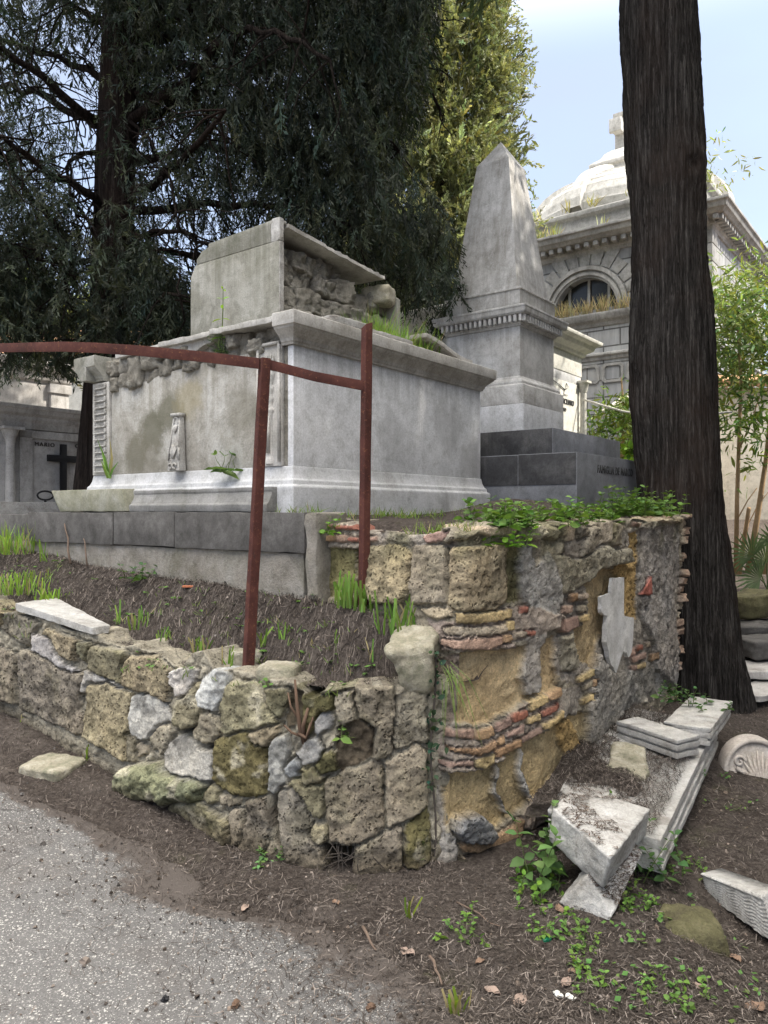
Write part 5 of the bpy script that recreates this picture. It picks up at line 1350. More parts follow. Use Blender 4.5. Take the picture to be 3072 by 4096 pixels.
stone_thing('mossy_stone', 'dark mossy stone sunk in the ground at lower right', 'stone', [(1.05,2.80,-.14),(1.30,2.80,-.14),(1.33,3.05,-.12),(1.05,3.05,-.12),(1.06,2.82,.05),(1.26,2.81,.03),(1.28,3.0,.055),(1.08,3.02,.07)], 'mossrock', n=16, r=.5, amp=.025, fr=8)
stone_thing('rough_rock', 'rough pale rock leaning at the wall foot behind the white block', 'rock', [(1.02,3.60,.10),(1.30,3.62,.10),(1.40,4.05,.16),(1.22,4.15,.16),(1.04,3.66,.23),(1.26,3.60,.22),(1.40,4.05,.36),(1.24,4.12,.38)], 'boulder', n=16, r=.2, amp=.03, fr=8)
def marble8(name, label, c8, parts=None, n=18, r=.06, amp=.010, fr=9, mat='marble_white', fine=.6): return stone_thing(name, label, 'marble block', c8, mat, n=n, r=r, amp=amp, fr=fr, fine=fine)
# bright block: top face A,B,D,C measured, underside broken
marble8('marble_block', 'bright white marble block with a rough broken face, tipped on another slab',
  [(.690,3.19,.225),(.845,2.93,.145),(1.12,3.24,.22),(.88,3.42,.28),(.710,3.17,.362),(.848,2.84,.302),(1.128,3.22,.343),(.863,3.37,.382)], n=24, r=.035, amp=.012, fr=9)
marble8('leaning_slab', 'dirty marble slab tilted into the soil under the bright white block',
  [(.70,3.02,.05),(.80,2.92,-.06),(1.00,3.16,.08),(.92,3.24,.18),(.80,2.98,.175),(.868,2.885,.055),(1.055,3.105,.205),(1.0,3.2,.27)], n=22, r=.05, amp=.012, fr=8)
ms = thing('moulded_slab', 'long moulded marble slab half covered with soil along the foot of the ruined wall', 'marble slab', (1.5, 3.9, .1))
d = np.array([.525, .851]); pr = np.array([-.851, .525]); base = np.array([1.175, 3.20])
mb = MB()
for o0, z0, z1 in ((.000, .075, .100), (.012, .100, .118), (.004, .118, .150), (.018, .150, .172), (.008, .172, .212)):
    q = [base + pr*o0, base + d*1.56 + pr*o0, base + d*1.56 + pr*.62, base + pr*.50]
    mb.hexa([(q[i][0], q[i][1], z0 + (.13 if i in (1, 2) else 0) + (.03 if i > 1 else 0)) for i in range(4)] + [(q[i][0], q[i][1], z1 + (.13 if i in (1, 2) else 0) + (.03 if i > 1 else 0)) for i in range(4)])
mb.build('slab', MAT['marble_white'], ms, bevel=.004, sub=.1, rough=(.004, 12))
def strip_block(name, label, c, ang, lx, ly, z0, h):
    o = thing(name, label, 'marble block', (c[0], c[1], z0), ang)
    mb = MB()
    for e, a, b in ((0, 0, .28), (-.010, .28, .42), (.004, .42, .72), (-.006, .72, .8), (.006, .8, 1.0)):
        mb.box(-lx/2, -ly/2 - e, z0 + h*a, lx/2 + e, ly/2, z0 + h*b)
    mb.build('block', MAT['marble_white'], o, bevel=.004, sub=.07, rough=(.005, 13)); return o
strip_block('cornice_block', 'moulded marble block lying across the middle of the long slab', (1.50, 4.17), math.radians(-62), .42, .17, .315, .10)
strip_block('cornice_block', 'soil covered moulded block nearest the big trunk beyond the middle block', (1.86, 4.48), math.radians(57), .72, .24, .330, .095)
# carved acroterion and patterned slab at the right edge
ac = thing('carved_acroterion', 'round topped carved fragment with scrolls and palmette leaning at the right edge', 'stone fragment', (2.17, 4.42, 0))
pts = [(-.20,-.04),(-.21,.08)] + [(-.20*math.cos(t), .08 + .20*math.sin(t)) for t in np.linspace(0, math.pi, 16)] + [(.21,.08),(.20,-.04)]
MAT['acro'] = m_stone('pinkish_carved_marble', (.36,.31,.27), (.46,.41,.36), (.54,.50,.46), 5, .2, .4, .004, .85, .2, (.2,.17,.14), .3)
def acro(p): return (2.17 + p[0], 4.42 + p[1]*.25 + p[2], -.005 + p[1])
mb = MB(); n = len(pts)
vs = [acro((x, z, -.03)) for x, z in pts] + [acro((x, z, .05)) for x, z in pts]
mb.add(vs, [tuple(range(n))[::-1], tuple(range(n, 2*n))] + [(i, (i+1) % n, n+(i+1) % n, n+i) for i in range(n)])
ab_ = mb.build('body', MAT['acro'], ac, bevel=.006)
mb = MB()
mb.tube([acro((-.185*math.cos(t), .08 + .185*math.sin(t), -.036)) for t in np.linspace(-.2, math.pi+.2, 24)], .016, 8)
for sx, sz, s in ((-.10,.15,1),(-.14,.06,1),(.12,.14,-1)):
    mb.tube([acro((sx + s*.035*(1-t/9)*math.cos(t), sz + .035*(1-t/9)*math.sin(t), -.038)) for t in np.linspace(0, 7.5, 26)], .009, 6)
mb.tube([acro((-.12,.12,-.038)), acro((-.06,.07,-.04)), acro((-.03,-.02,-.04))], [.012,.014,.010], 6)
for k in range(9):
    a = (k-4)*.30; mb.tube([acro((.01, -.02, -.04)), acro((.01 + .05*math.sin(a), .06 + .02*math.cos(a), -.046)), acro((.01 + .12*math.sin(a)*.9, .06 + .15*math.cos(a), -.038))], [.008,.014,.004], 6)
mb.build('carving', MAT['acro'], ab_, smooth=True)
sl = thing('patterned_slab', 'tilted marble slab with wavy incised face and beaded edge at lower right', 'marble slab', (1.5, 3.05, 0))
n, m = 70, 34; P0 = np.array([1.37,3.27,.045]); P1 = np.array([1.468,2.94,.115]); Q0 = np.array([1.375,3.24,-.03]); Q1 = np.array([1.472,2.86,-.03])
uu, vv = np.meshgrid(np.linspace(0, 1, n), np.linspace(0, 1, m), indexing='ij')
PT = (P0*(1-uu[..., None]) + P1*uu[..., None])*(1-vv[..., None]) + (Q0*(1-uu[..., None]) + Q1*uu[..., None])*vv[..., None]
nn = np.cross(P1-P0, Q0-P0); nn /= np.linalg.norm(nn); nn *= np.sign(-nn[1])
wav = .0035*np.sin(vv*70 + 2.2*np.sin(uu*26)) * (vv > .16) + .010*np.exp(-((vv-.06)/.05)**2)*(1 - .8*(np.abs((uu*9) % 1-.5) < .07))
PT = PT + nn*wav[..., None]
back = PT - nn*.05 + np.array([.07, .06, -.012])
V = np.concatenate([PT.reshape(-1, 3), back.reshape(-1, 3)]); f1 = grid_faces(n, m); f2 = grid_faces(n, m)[:, ::-1] + n*m
idx = np.arange(n*m).reshape(n, m); ed = []
for ring in (idx[:, 0], idx[-1, :], idx[::-1, -1], idx[0, ::-1]):
    for a, b in zip(ring[:-1], ring[1:]): ed.append((b, a, a+n*m, b+n*m))
mesh_np('slab', V, np.concatenate([f1, f2, np.array(ed)]), MAT['marble_white'], sl)
# heap of slabs beyond the trunk
for k, (nm, lb, px, py, Yd, lx, ly, h, rot) in enumerate((
  ('moulded_stone','mossy moulded stone topmost on the heap beyond the big trunk',750,601,7.6,.62,.45,.22,.1),
  ('stone_slab','grey slab under the moulded stone on the heap beyond the trunk',748,628,7.3,.56,.5,.13,-.2),
  ('stone_block','dark grey squared block low on the heap beyond the trunk',757,644,6.9,.50,.4,.17,.15),
  ('stone_slab','flat brownish slab at the foot of the heap beyond the trunk',752,668,6.6,.62,.5,.07,-.1),
  ('stone_slab','broken pale slab lying flat nearest the trunk base at right',748,690,6.2,.45,.35,.05,.4))):
    x = (px-384)/FPX*Yd; z = EYE-(py-512)/FPX*Yd
    stone_thing(nm, lb, 'stone', obox(x+.1, Yd, z-h*.6, lx, ly, h, rot, .05), ('mossrock','kerb','kerb','shade_stone','shade_stone')[k], n=16, r=.2, amp=.05, fr=5)

# ------------------------------------------------------------------ foliage tools
def rot_from_dir(d, roll):
    d = d/np.linalg.norm(d, axis=1, keepdims=True)
    ref = np.where(np.abs(d[:, 2:3]) > .95, np.array([[1., 0, 0]]), np.array([[0., 0, 1]]))
    y = np.cross(ref, d); y /= np.linalg.norm(y, axis=1, keepdims=True); z = np.cross(d, y)
    c, s = np.cos(roll)[:, None], np.sin(roll)[:, None]
    return np.stack([d, y*c + z*s, -y*s + z*c], 2)        # columns
def scatter_mesh(name, tmpl_v, tmpl_f, pos, dirs, roll, size, col, mat, parent=None, kind=None, smooth=True):
    Rm = rot_from_dir(np.asarray(dirs, float), roll)
    V = np.einsum('nij,mj->nmi', Rm, tmpl_v)*np.asarray(size)[:, None, None] + np.asarray(pos)[:, None, :]
    n, m = len(pos), len(tmpl_v)
    F_ = (np.arange(n)[:, None, None]*m + tmpl_f[None]).reshape(-1, tmpl_f.shape[1])
    C = np.repeat(np.asarray(col)[:, None, :], m, 1).reshape(-1, 3)
    o = mesh_np(name, V.reshape(-1, 3), F_, mat, parent, col=C, smooth=smooth)
    if kind: o['kind'] = kind
    return o
def make_spray(seed, n=13, w=.021, droop=.0):
    """feathery cypress spray along +x, unit length"""
    r = np.random.default_rng(seed); V = []; Fq = []
    def blade(p0, p1, w0):
        p0, p1 = np.array(p0), np.array(p1); t = p1-p0; sd = np.cross(t, r.normal(size=3)); sd /= np.linalg.norm(sd)+1e-9
        k = len(V); m = (p0+p1)/2
        V.extend([p0, m + sd*w0, p1, m - sd*w0]); Fq.append([k, k+1, k+2, k+3])
    blade((0,0,0), (.5,0,.02), .012); blade((.45,0,.02), (1,0,-.03), .010)
    for i in range(n):
        t = .10 + .85*i/n; s = 1 if i % 2 else -1
        L = .36*(1-.55*t)*r.uniform(.7, 1.25); a = math.radians(r.uniform(22, 48)); ph = r.uniform(-.9, .9)
        e = np.array([t + L*math.cos(a), s*L*math.sin(a)*math.cos(ph), L*math.sin(a)*math.sin(ph)])
        blade((t, 0, 0), e, w*r.uniform(.7, 1.2))
        if i < n*.75: 
            b = np.array([t, 0, 0])*.5 + e*.5
            blade(b, b + np.array([L*.45, -s*L*.15*math.cos(ph), r.normal()*.05]), w*.7)
    return np.array(V), np.array(Fq)
SPRAY = [make_spray(k, w=.026) for k in range(3)]
THICK = [make_spray(k+5, n=12, w=.055) for k in range(3)]
def make_leaf(fold=.18, w=.34):
    V = np.array([(0,0,0),(.3,w*.5,fold*w),(.3,0,0),(.3,-w*.5,fold*w),(.65,w*.42,fold*w),(.65,0,-.02),(.65,-w*.42,fold*w),(1,0,-.08)])
    Fq = np.array([(0,2,1,1),(0,3,2,2),(1,2,5,4),(2,3,6,5),(4,5,7,7),(5,6,7,7)])
    T3 = []
    for q in Fq:
        T3.append((q[0], q[1], q[2]))
        if q[3] != q[2]: T3.append((q[0], q[2], q[3]))
    return V, np.array(T3)
LEAF = make_leaf(); NARROW = make_leaf(.1, .2); BROAD = make_leaf(.12, .62)
BLADE = (np.array([(0,-.012,0),(0,.012,0),(.35,-.012,.01),(.35,.012,.01),(.7,-.010,-.03),(.7,.010,-.03),(1,-.006,-.11),(1,.006,-.11)]), np.array([(0,1,3,2),(2,3,5,4),(4,5,7,6)]))
def pick_col(base, n, var=.25, hue=.12, rng=RNG):
    v = np.exp(rng.normal(0, var, (n, 1))); h = rng.normal(0, hue, (n, 1))
    return np.clip(np.array(base)*v*np.concatenate([1+h, np.ones((n, 1)), 1-h], 1), .002, .9)
def spray_set(name, pos, dirs, size, base, parent, var=.3, hue=.1, mat='leaf', thick=False):
    n = len(pos); k = RNG.integers(0, 3, n); roll = RNG.uniform(0, 6.28, n); C = pick_col(base, n, var, hue)
    Vs, Fs, Cs, o = [], [], [], 0
    for j in range(3):
        i = np.where(k == j)[0]
        if not len(i): continue
        tv, tf = (THICK if thick else SPRAY)[j]; Rm = rot_from_dir(dirs[i], roll[i])
        V = np.einsum('nij,mj->nmi', Rm, tv)*size[i][:, None, None] + pos[i][:, None, :]
        Vs.append(V.reshape(-1, 3)); Fs.append((np.arange(len(i))[:, None, None]*len(tv) + tf[None]).reshape(-1, 4) + o); Cs.append(np.repeat(C[i][:, None], len(tv), 1).reshape(-1, 3)); o += len(i)*len(tv)
    return mesh_np(name, np.concatenate(Vs), np.concatenate(Fs), MAT[mat], parent, col=np.concatenate(Cs))
def bark_tube(path, radii, na, nz, ridge=.012, freq=9, seed=0, twist=.5, knots=()):
    path = np.array(path, float); L = np.r_[0, np.cumsum(np.linalg.norm(np.diff(path, axis=0), axis=1))]
    s = np.linspace(0, L[-1], nz)
    def sm(v):
        y = np.interp(s, L, v); k = max(1, nz//30); ker = np.ones(2*k+1)/(2*k+1); return np.convolve(np.pad(y, k, 'edge'), ker, 'valid')
    c = np.stack([sm(path[:, i]) for i in range(3)], 1); r = sm(np.array(radii))
    th = np.linspace(0, 2*np.pi, na, endpoint=False)
    A, Sg = np.meshgrid(th, s, indexing='ij')
    At = A + twist*Sg*.3
    q = P3(np.cos(At)*1.0, np.sin(At)*1.0, Sg*.16 + seed)
    q2 = P3(np.cos(At)*1.0, np.sin(At)*1.0, Sg*.5 + seed)
    h = (1 - np.abs(vnoise(q, freq, seed)))*ridge*.9 + fbm(q2, 2.2, 3, seed+3)*ridge*1.7 + (1-np.abs(vnoise(q2, freq*2.3, seed+7)))*ridge*.4
    for ka, ks, kr, kh in knots:
        d2 = ((np.angle(np.exp(1j*(A-ka))))*r[None, :]/kr)**2 + ((Sg-ks)/(kr*1.5))**2
        h = h + kh*(np.exp(-d2*1.2) - 1.25*np.exp(-d2*6))
    Rr = r[None, :] + h
    V = np.stack([c[None, :, 0] + Rr*np.cos(A), c[None, :, 1] + Rr*np.sin(A), np.repeat(c[None, :, 2], na, 0)], -1)
    i = np.arange(na)[:, None]*nz + np.arange(nz-1)[None]; j = ((np.arange(na)+1) % na)[:, None]*nz + np.arange(nz-1)[None]
    return V.reshape(-1, 3), np.stack([i, j, j+1, i+1], -1).reshape(-1, 4)
def pxw(px, py, Yd): return ((px-384)/FPX*Yd, Yd, EYE-(py-512)/FPX*Yd)

# ------------------------------------------------------------------ the big bare trunk at the right, its crown far overhead
big = thing('cypress_tree', 'huge dark cypress trunk with ridged bark standing at the end of the ruined wall', 'tree', (2.6, 6.15, 0))
tp = [(2.60,6.2,-.25),(2.58,6.18,.05),(2.54,6.15,.35),(2.48,6.15,.95),(2.41,6.15,1.62),(2.34,6.15,2.72),(2.32,6.15,3.81),(2.215,6.15,5.70),(2.10,6.15,8),(2.0,6.2,13)]
tr = [.43,.375,.335,.305,.292,.30,.265,.268,.24,.10]
V, Fq = bark_tube(tp, tr, 200, 480, .026, 17, 3, .35, knots=((-1.25, 4.55, .11, .05), (-1.9, 6.05, .10, .045), (-2.9, 2.9, .2, .03), (-.25, 3.4, .2, .025)))
mesh_np('trunk', V, Fq, MAT['bark'], big)
def column_tree(parent, name, x, y, z0, z1, rmax, n, size, base, top_taper=1.6, seed=1, droop=.2, var=.3, hue=.1, lumps=.3, shell=.45, zsplit=.22):
    r = np.random.default_rng(seed)
    u = r.random(n*3); z = z0 + (z1-z0)*u
    t = (z-z0)/(z1-z0)
    prof = np.where(t < zsplit, .45 + .55*np.sqrt(np.clip(t/zsplit, 0, 1)), (1-((t-zsplit)/(1-zsplit))**top_taper))
    keep = r.random(n*3) < prof**1.2 + .03
    z, prof = z[keep][:n], prof[keep][:n]; n = len(z)
    th = r.uniform(0, 6.283, n)
    lump = 1 + lumps*fbm(P3(np.cos(th)*1.2, np.sin(th)*1.2, z*.8 + seed), 1.6, 3, seed)
    rad = rmax*prof*lump*(1-shell*r.random(n)**1.6)
    pos = np.stack([x + rad*np.cos(th), y + rad*np.sin(th), z], 1)
    d = np.stack([np.cos(th)*.6, np.sin(th)*.6, np.full(n, 1.0-2*droop)], 1) + r.normal(0, .45, (n, 3))
    return spray_set(name, pos, d, size*np.exp(r.normal(0, .25, n)), base, parent, var, hue)
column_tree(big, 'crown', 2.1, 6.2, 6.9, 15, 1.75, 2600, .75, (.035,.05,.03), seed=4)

# ------------------------------------------------------------------ dark spreading cypress at the left
dk = thing('cypress_tree', 'big dark spreading cypress with drooping foliage behind the tomb on the left', 'tree', (-2.95, 7.6, 1.5))
YT = 7.6
tp = [pxw(95,512,YT),pxw(97,480,YT),pxw(100,430,YT),pxw(106,370,YT),pxw(112,290,YT),pxw(116,150,YT),pxw(121,60,YT),pxw(122,0,YT),pxw(122,-120,YT),pxw(122,-330,YT)]
V, Fq = bark_tube(tp, [.23,.205,.185,.18,.178,.175,.17,.165,.13,.05], 90, 260, .014, 9, 11, .3)
mesh_np('trunk', V, Fq, MAT['bark_dark'], dk)
mb = MB()
BR = [([(99,123),(80,111),(45,80),(0,45),(-40,15)],.055,-.9),([(100,125),(80,116),(35,92),(0,85),(-50,80)],.05,.8),([(112,80),(90,74),(59,59),(0,38),(-40,30)],.045,.5),
 ([(102,205),(95,198),(54,175),(14,144),(-20,132)],.05,-1.0),([(70,240),(33,201),(9,163),(-15,140)],.04,-.7),([(112,30),(102,21),(80,9),(50,-6)],.05,.6),
 ([(108,158),(80,151),(66,170),(71,195),(76,215)],.025,-.4),([(125,195),(151,184),(180,163),(208,135),(225,110)],.05,-1.2),([(122,135),(165,111),(190,95),(225,60)],.045,.7),
 ([(122,130),(160,100),(197,74),(215,46),(250,30),(289,37),(330,60)],.055,-1.3),([(115,212),(134,208),(185,204),(255,204),(301,208),(350,225)],.05,-.6),([(122,40),(176,16),(208,0),(250,-20)],.05,-.6),
 ([(122,72),(162,62),(208,69),(260,90)],.04,.9),([(95,345),(88,331),(67,300),(62,273),(60,240)],.04,-.5),([(108,232),(139,231),(185,234),(215,245)],.035,-.8),
 ([(118,165),(200,150),(290,150),(370,180),(410,230)],.045,.2),([(122,50),(220,20),(320,10),(400,40),(440,110)],.05,.4),([(122,90),(240,110),(330,120),(400,150)],.04,-.4),([(110,240),(220,262),(330,275),(430,285)],.035,.5),
 ([(122,20),(260,-20),(380,-20),(440,20)],.05,.8),([(105,260),(60,262),(20,250),(-20,255)],.03,-.5),([(100,290),(140,300),(180,296)],.03,-.9),([(120,110),(150,140),(170,180),(180,230)],.02,-1),([(122,100),(200,90),(260,60),(310,10)],.03,.3)]
tw_pos = []
for pts, r0, dy in BR:
    n = len(pts); w = [Vector(pxw(x, y, YT + dy*(i/(n-1))*1.2)) for i, (x, y) in enumerate(pts)]
    fine = []
    for i in range(n-1):
        for t in (0, .34, .67): fine.append(w[i].lerp(w[i+1], t) + Vector((0, R.gauss(0, .02), R.gauss(0, .02))))
    fine.append(w[-1])
    m = len(fine); mb.tube(fine, [r0*(1-.75*i/m) for i in range(m)], 7)
    tw_pos += [(p, r0*(1-.75*i/m)) for i, p in enumerate(fine)]
    # second order twigs
    for i in range(2, m):
        for _ in range(2):
            p = fine[i]; d = Vector((R.gauss(0, 1), R.gauss(0, .8), R.gauss(-.35, .7))).normalized(); L = R.uniform(.3, .95)
            q = [p]; 
            for _k in range(4): d = (d + Vector((R.gauss(0,.25), R.gauss(0,.25), R.gauss(-.12,.25)))).normalized(); q.append(q[-1] + d*L/4)
            mb.tube(q, [.011,.009,.007,.005,.003], 4, cap=False); tw_pos += [(x, .01) for x in q[1:]]
for _ in range(120):
    p, r_ = R.choice(tw_pos); d = Vector((R.gauss(0, 1), R.gauss(0, .6), R.gauss(-.3, .6))).normalized(); L = R.uniform(.25, .7); q = [p]
    for _k in range(4): d = (d + Vector((R.gauss(0,.35), R.gauss(0,.3), R.gauss(-.1,.35)))).normalized(); q.append(q[-1] + d*L/4)
    mb.tube(q, [.006,.005,.004,.003,.002], 3, cap=False)
MAT['deadtwig'] = m_plain('dead_twig', (.075,.062,.052), .95)
mb.build('limbs', MAT['bark_dark'], dk, smooth=True)
# foliage: hanging curtains at the right, airy at the left
def poly_mask(P, polys):
    out = np.zeros(len(P))
    for poly, w in polys:
        D = poly_sdf(P[:, 0], P[:, 1], poly); out = np.where(D > -6*RNG.random(len(P)), w, out)
    return out
DENS = [([(-40,-80),(432,-80),(424,60),(400,150),(388,240),(300,230),(-40,230)], .28),
 ([(110,-60),(235,-60),(240,60),(215,85),(115,80)], .72),
 ([(-40,-60),(110,-60),(60,20),(20,40),(-40,40)], .30),
 ([(24,28),(104,40),(104,195),(60,190),(24,150)], .05),
 ([(-40,85),(30,100),(40,200),(-40,200)], .30),
 ([(-40,205),(100,205),(150,235),(196,290),(196,345),(130,350),(-40,350)], .95),
 ([(58,262),(92,270),(92,345),(60,345)], .18),
 ([(240,-60),(428,-60),(430,40),(408,110),(386,175),(388,245),(300,250),(262,200),(235,100)], .92),
 ([(300,240),(410,230),(395,275),(330,262)], .60),
 ([(395,205),(430,225),(446,280),(448,318),(425,318),(405,280)], .85)]
N = 62000
P = np.stack([RNG.uniform(-40, 490, N), RNG.uniform(-80, 352, N)], 1)
dens = poly_mask(P, DENS)*(.55 + .9*sstep(-.25, .35, fbm(P3(P[:, 0]*.01, P[:, 1]*.008), 3.1, 3, 88)))
sel = RNG.random(N) < dens*.75
P = P[sel]; n = len(P)
Yd = np.where(P[:, 0] > 240, RNG.uniform(6.4, 8.6, n), RNG.uniform(6.5, 8.7, n))
strip = (np.abs(P[:, 0]-113) < 22) & (P[:, 1] > 50) & (P[:, 1] < 262); Yd = np.where(strip, 7.85 + .8*RNG.random(n), Yd)
pos = np.stack([(P[:, 0]-384)/FPX*YT, Yd, EYE-(P[:, 1]-512)/FPX*YT], 1)
d = np.stack([RNG.normal(.08, .35, n), RNG.normal(-.05, .35, n), np.full(n, -1.0)], 1)
d[P[:, 0] < 200] += RNG.normal(0, .45, (int((P[:, 0] < 200).sum()), 3))
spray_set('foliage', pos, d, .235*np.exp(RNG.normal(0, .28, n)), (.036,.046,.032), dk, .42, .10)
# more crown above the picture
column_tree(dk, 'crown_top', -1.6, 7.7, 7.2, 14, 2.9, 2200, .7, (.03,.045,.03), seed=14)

# ------------------------------------------------------------------ sunlit cypress in the middle distance
lt = thing('cypress_tree', 'tall columnar cypress in full sun behind the obelisk', 'tree', (.95, 13.2, 1.5))
V, Fq = bark_tube([(.95,13.2,1.2),(.95,13.2,6),(.95,13.2,17)], [.25,.2,.05], 24, 40, .012, 6, 5)
mesh_np('trunk', V, Fq, MAT['bark_dark'], lt)
rc = np.random.default_rng(77); nc = 900
zc = 2.2 + 15.5*rc.random(nc)**1.15; tc_ = (zc-2.2)/15.8; rc_ = (1.50 + .25*np.sin(zc*2.3)*.4)*np.where(tc_ < .12, .5 + .5*np.sqrt(tc_/.12), 1-np.clip((tc_-.12)/.88, 0, 1)**2.2)*rc.uniform(.72, 1.06, nc); thc = rc.uniform(0, 6.283, nc)
NS = 44000
i = rc.integers(0, nc, NS); off = rc.normal(0, 1, (NS, 3))*np.array([.14, .14, .20])
pos = np.stack([.85 + rc_[i]*np.cos(thc[i]), 13.2 + rc_[i]*np.sin(thc[i]), zc[i]], 1) + off
dd = np.stack([np.cos(thc[i])*.5, np.sin(thc[i])*.5, np.full(NS, .45)], 1) + rc.normal(0, .8, (NS, 3))
tone = np.exp(rc.normal(0, .3, nc))[i]
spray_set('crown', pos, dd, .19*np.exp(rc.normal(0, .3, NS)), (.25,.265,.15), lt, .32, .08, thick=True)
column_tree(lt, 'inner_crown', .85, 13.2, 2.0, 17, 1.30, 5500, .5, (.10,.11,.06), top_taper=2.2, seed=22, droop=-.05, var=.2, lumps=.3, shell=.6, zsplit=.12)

# shade trees beyond the right edge of the picture
sh = thing('cypress_tree', 'tall dark cypress farther right than the carved acroterion, shading the ruin', 'tree', (6.4, 4.2, 0), group='cypresses at the right')
V, Fq = bark_tube([(0,0,-.2),(0,0,6),(0,0,14)], [.3,.24,.06], 24, 40, .012, 6, 6)
FRAME[sh.name] = (Vector((0,0,0)), False)
mesh_np('trunk', V, Fq, MAT['bark_dark'], sh)
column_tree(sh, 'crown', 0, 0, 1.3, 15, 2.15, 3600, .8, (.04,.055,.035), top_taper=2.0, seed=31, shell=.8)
for x, y, s_ in ((6.6, 1.0, .9), (6.9, 6.9, .72), (6.2, -2.2, .9)):
    c = sh.copy(); COL.objects.link(c); c.location = (x, y, 0); c.scale = (s_, s_, s_); c.rotation_euler = (0, 0, x*3+y)
    for ch in list(sh.children):
        k = ch.copy(); COL.objects.link(k); k.parent = c

# far lit trees behind the left gaps
for k, (x, y, z1, r_, col, lb) in enumerate(((-7.4, 20, 6.0, 2.4, (.13,.15,.05), 'rounded sunlit green tree far behind the dark cypress trunk'), (-3.2, 22, 7.0, 2.6, (.16,.15,.06), 'yellowish sunlit tree far behind the stained panel tomb'), (-11.5, 22, 8, 2.6, (.09,.12,.05), 'mid green tree far back at the left edge'))):
    o = thing('broadleaf_tree', lb, 'tree', (x, y, 1.5))
    V, Fq = bark_tube([(x,y,1.2),(x,y,4),(x,y,z1)], [.2,.15,.04], 14, 20, .01, 5, k)
    mesh_np('trunk', V, Fq, MAT['bark_dark'], o)
    column_tree(o, 'crown', x, y, 2.6, z1+1, r_, 1500, .8, col, top_taper=2.6, seed=50+k, lumps=.6, shell=.7, zsplit=.4)

# ------------------------------------------------------------------ laurel saplings, bushes and a fan palm at the right
def leaf_clump(name, parent, cen, rad, n, size, base, seed, tmpl=NARROW, clumps=26, var=.3, hue=.15):
    r = np.random.default_rng(seed)
    cc = np.array(cen) + r.normal(0, .5, (clumps, 3))*np.array(rad)
    i = r.integers(0, clumps, n); pos = cc[i] + r.normal(0, .22, (n, 3))*np.array(rad)*.8
    d = r.normal(0, 1, (n, 3)); d[:, 2] -= .25
    return scatter_mesh(name, tmpl[0], tmpl[1], pos, d, r.uniform(0, 6.28, n), size*np.exp(r.normal(0, .25, n)), pick_col(base, n, var, hue, r), MAT['leaf'], parent)
sp = thing('laurel_sapling', 'young laurel tree with pale brown stems and bright leaves right of the big trunk', 'tree', (4.7, 9.8, .8))
mb = MB()
for pts, r_ in (([(736,575),(737,500),(739,440),(741,380),(738,330)], .032), ([(748,572),(757,520),(766,460),(772,400),(770,330)], .040), ([(739,575),(745,535),(749,508)], .034), ([(762,590),(772,530),(782,470),(786,400)], .035), ([(739,450),(752,420),(760,395)], .010), ([(737,520),(748,500),(757,488)], .008), ([(740,540),(758,505),(770,490)], .007)):
    mb.tube([pxw(x, y, 9.8 + .15*math.sin(y)) for x, y in pts], [r_*(1-.12*i) for i in range(len(pts))], 8)
mb.build('stems', MAT['sapling'], sp, smooth=True)
leaf_clump('leaves', sp, pxw(752, 335, 9.9), (.75, .8, 1.15), 5600, .12, (.20,.255,.09), 61, clumps=90)
leaf_clump('lower_leaves', sp, pxw(745, 420, 9.7), (.45, .5, .55), 480, .12, (.12,.19,.045), 62, clumps=16)
bu = thing('laurel_bush', 'sunlit green bush between the white tomb and the big trunk', 'bush', (2.9, 9.6, 1.4))
mb = MB(); mb.tube([(2.95,9.6,1.3),(2.98,9.6,2.0),(3.05,9.6,2.7),(3.0,9.6,3.3)], [.03,.026,.02,.008], 6); mb.tube([(2.9,9.5,1.3),(2.8,9.55,2.1),(2.65,9.6,2.6)], [.02,.015,.006], 6); mb.build('stems', MAT['sapling'], bu)
leaf_clump('leaves', bu, (3.05, 9.6, 2.55), (.42, .5, .55), 1500, .11, (.14,.20,.05), 63, clumps=30)
iv = thing('ivy_mound', 'bright yellow green ivy heaped behind the stone steps beside the trunk', 'plant', (3.0, 8.6, 1.6))
leaf_clump('leaves', iv, (2.95, 8.5, 1.98), (.34, .4, .25), 900, .10, (.17,.27,.03), 64, tmpl=BROAD, clumps=20)
tl = thing('dome_weed', 'leafy shrub sprouting from the chapel cornice right of the trunk', 'plant', (7.4, 16.6, 8.1))
leaf_clump('leaves', tl, (7.0, 15.8, 8.75), (.55, .5, .75), 160, .16, (.22,.24,.10), 65, clumps=14)
pa = thing('fan_palm', 'small fan palm with grey green fronds at the foot of the saplings', 'palm', (4.55, 9.0, .62))
mb = MB(); r_ = random.Random(3)
for (dx, dz, ang) in ((-.28,.42,2.3),(.02,.55,1.5),(.32,.40,.8),(.10,.25,.2),(-.18,.16,2.9),(.45,.18,.1),(-.05,.34,1.9),(.25,.10,-.2)):
    b = Vector((4.55, 9.0, .66)); c = b + Vector((dx, -.15 + r_.uniform(-.1,.1), dz))
    mb.color((.16,.22,.10)); mb.tube([b, b.lerp(c, .5) + Vector((0,0,.03)), c], .008, 5)
    for k in range(15):
        a = ang + (k-7)*.20; d = Vector((math.cos(a), -.30, math.sin(a))); L = .42*(1-.25*abs(k-7)/7)
        sd = Vector((-math.sin(a), 0, math.cos(a)))*.016
        m = c + d*L*.5; t = c + d*L + Vector((0,0,-.05))
        v = r_.uniform(.75, 1.25); mb.color((.13*v,.19*v,.105*v)); mb.add([c, m + sd, t, m - sd], [(0,1,2,3)])
MB.build(mb, 'fronds', MAT['leaf'], pa)

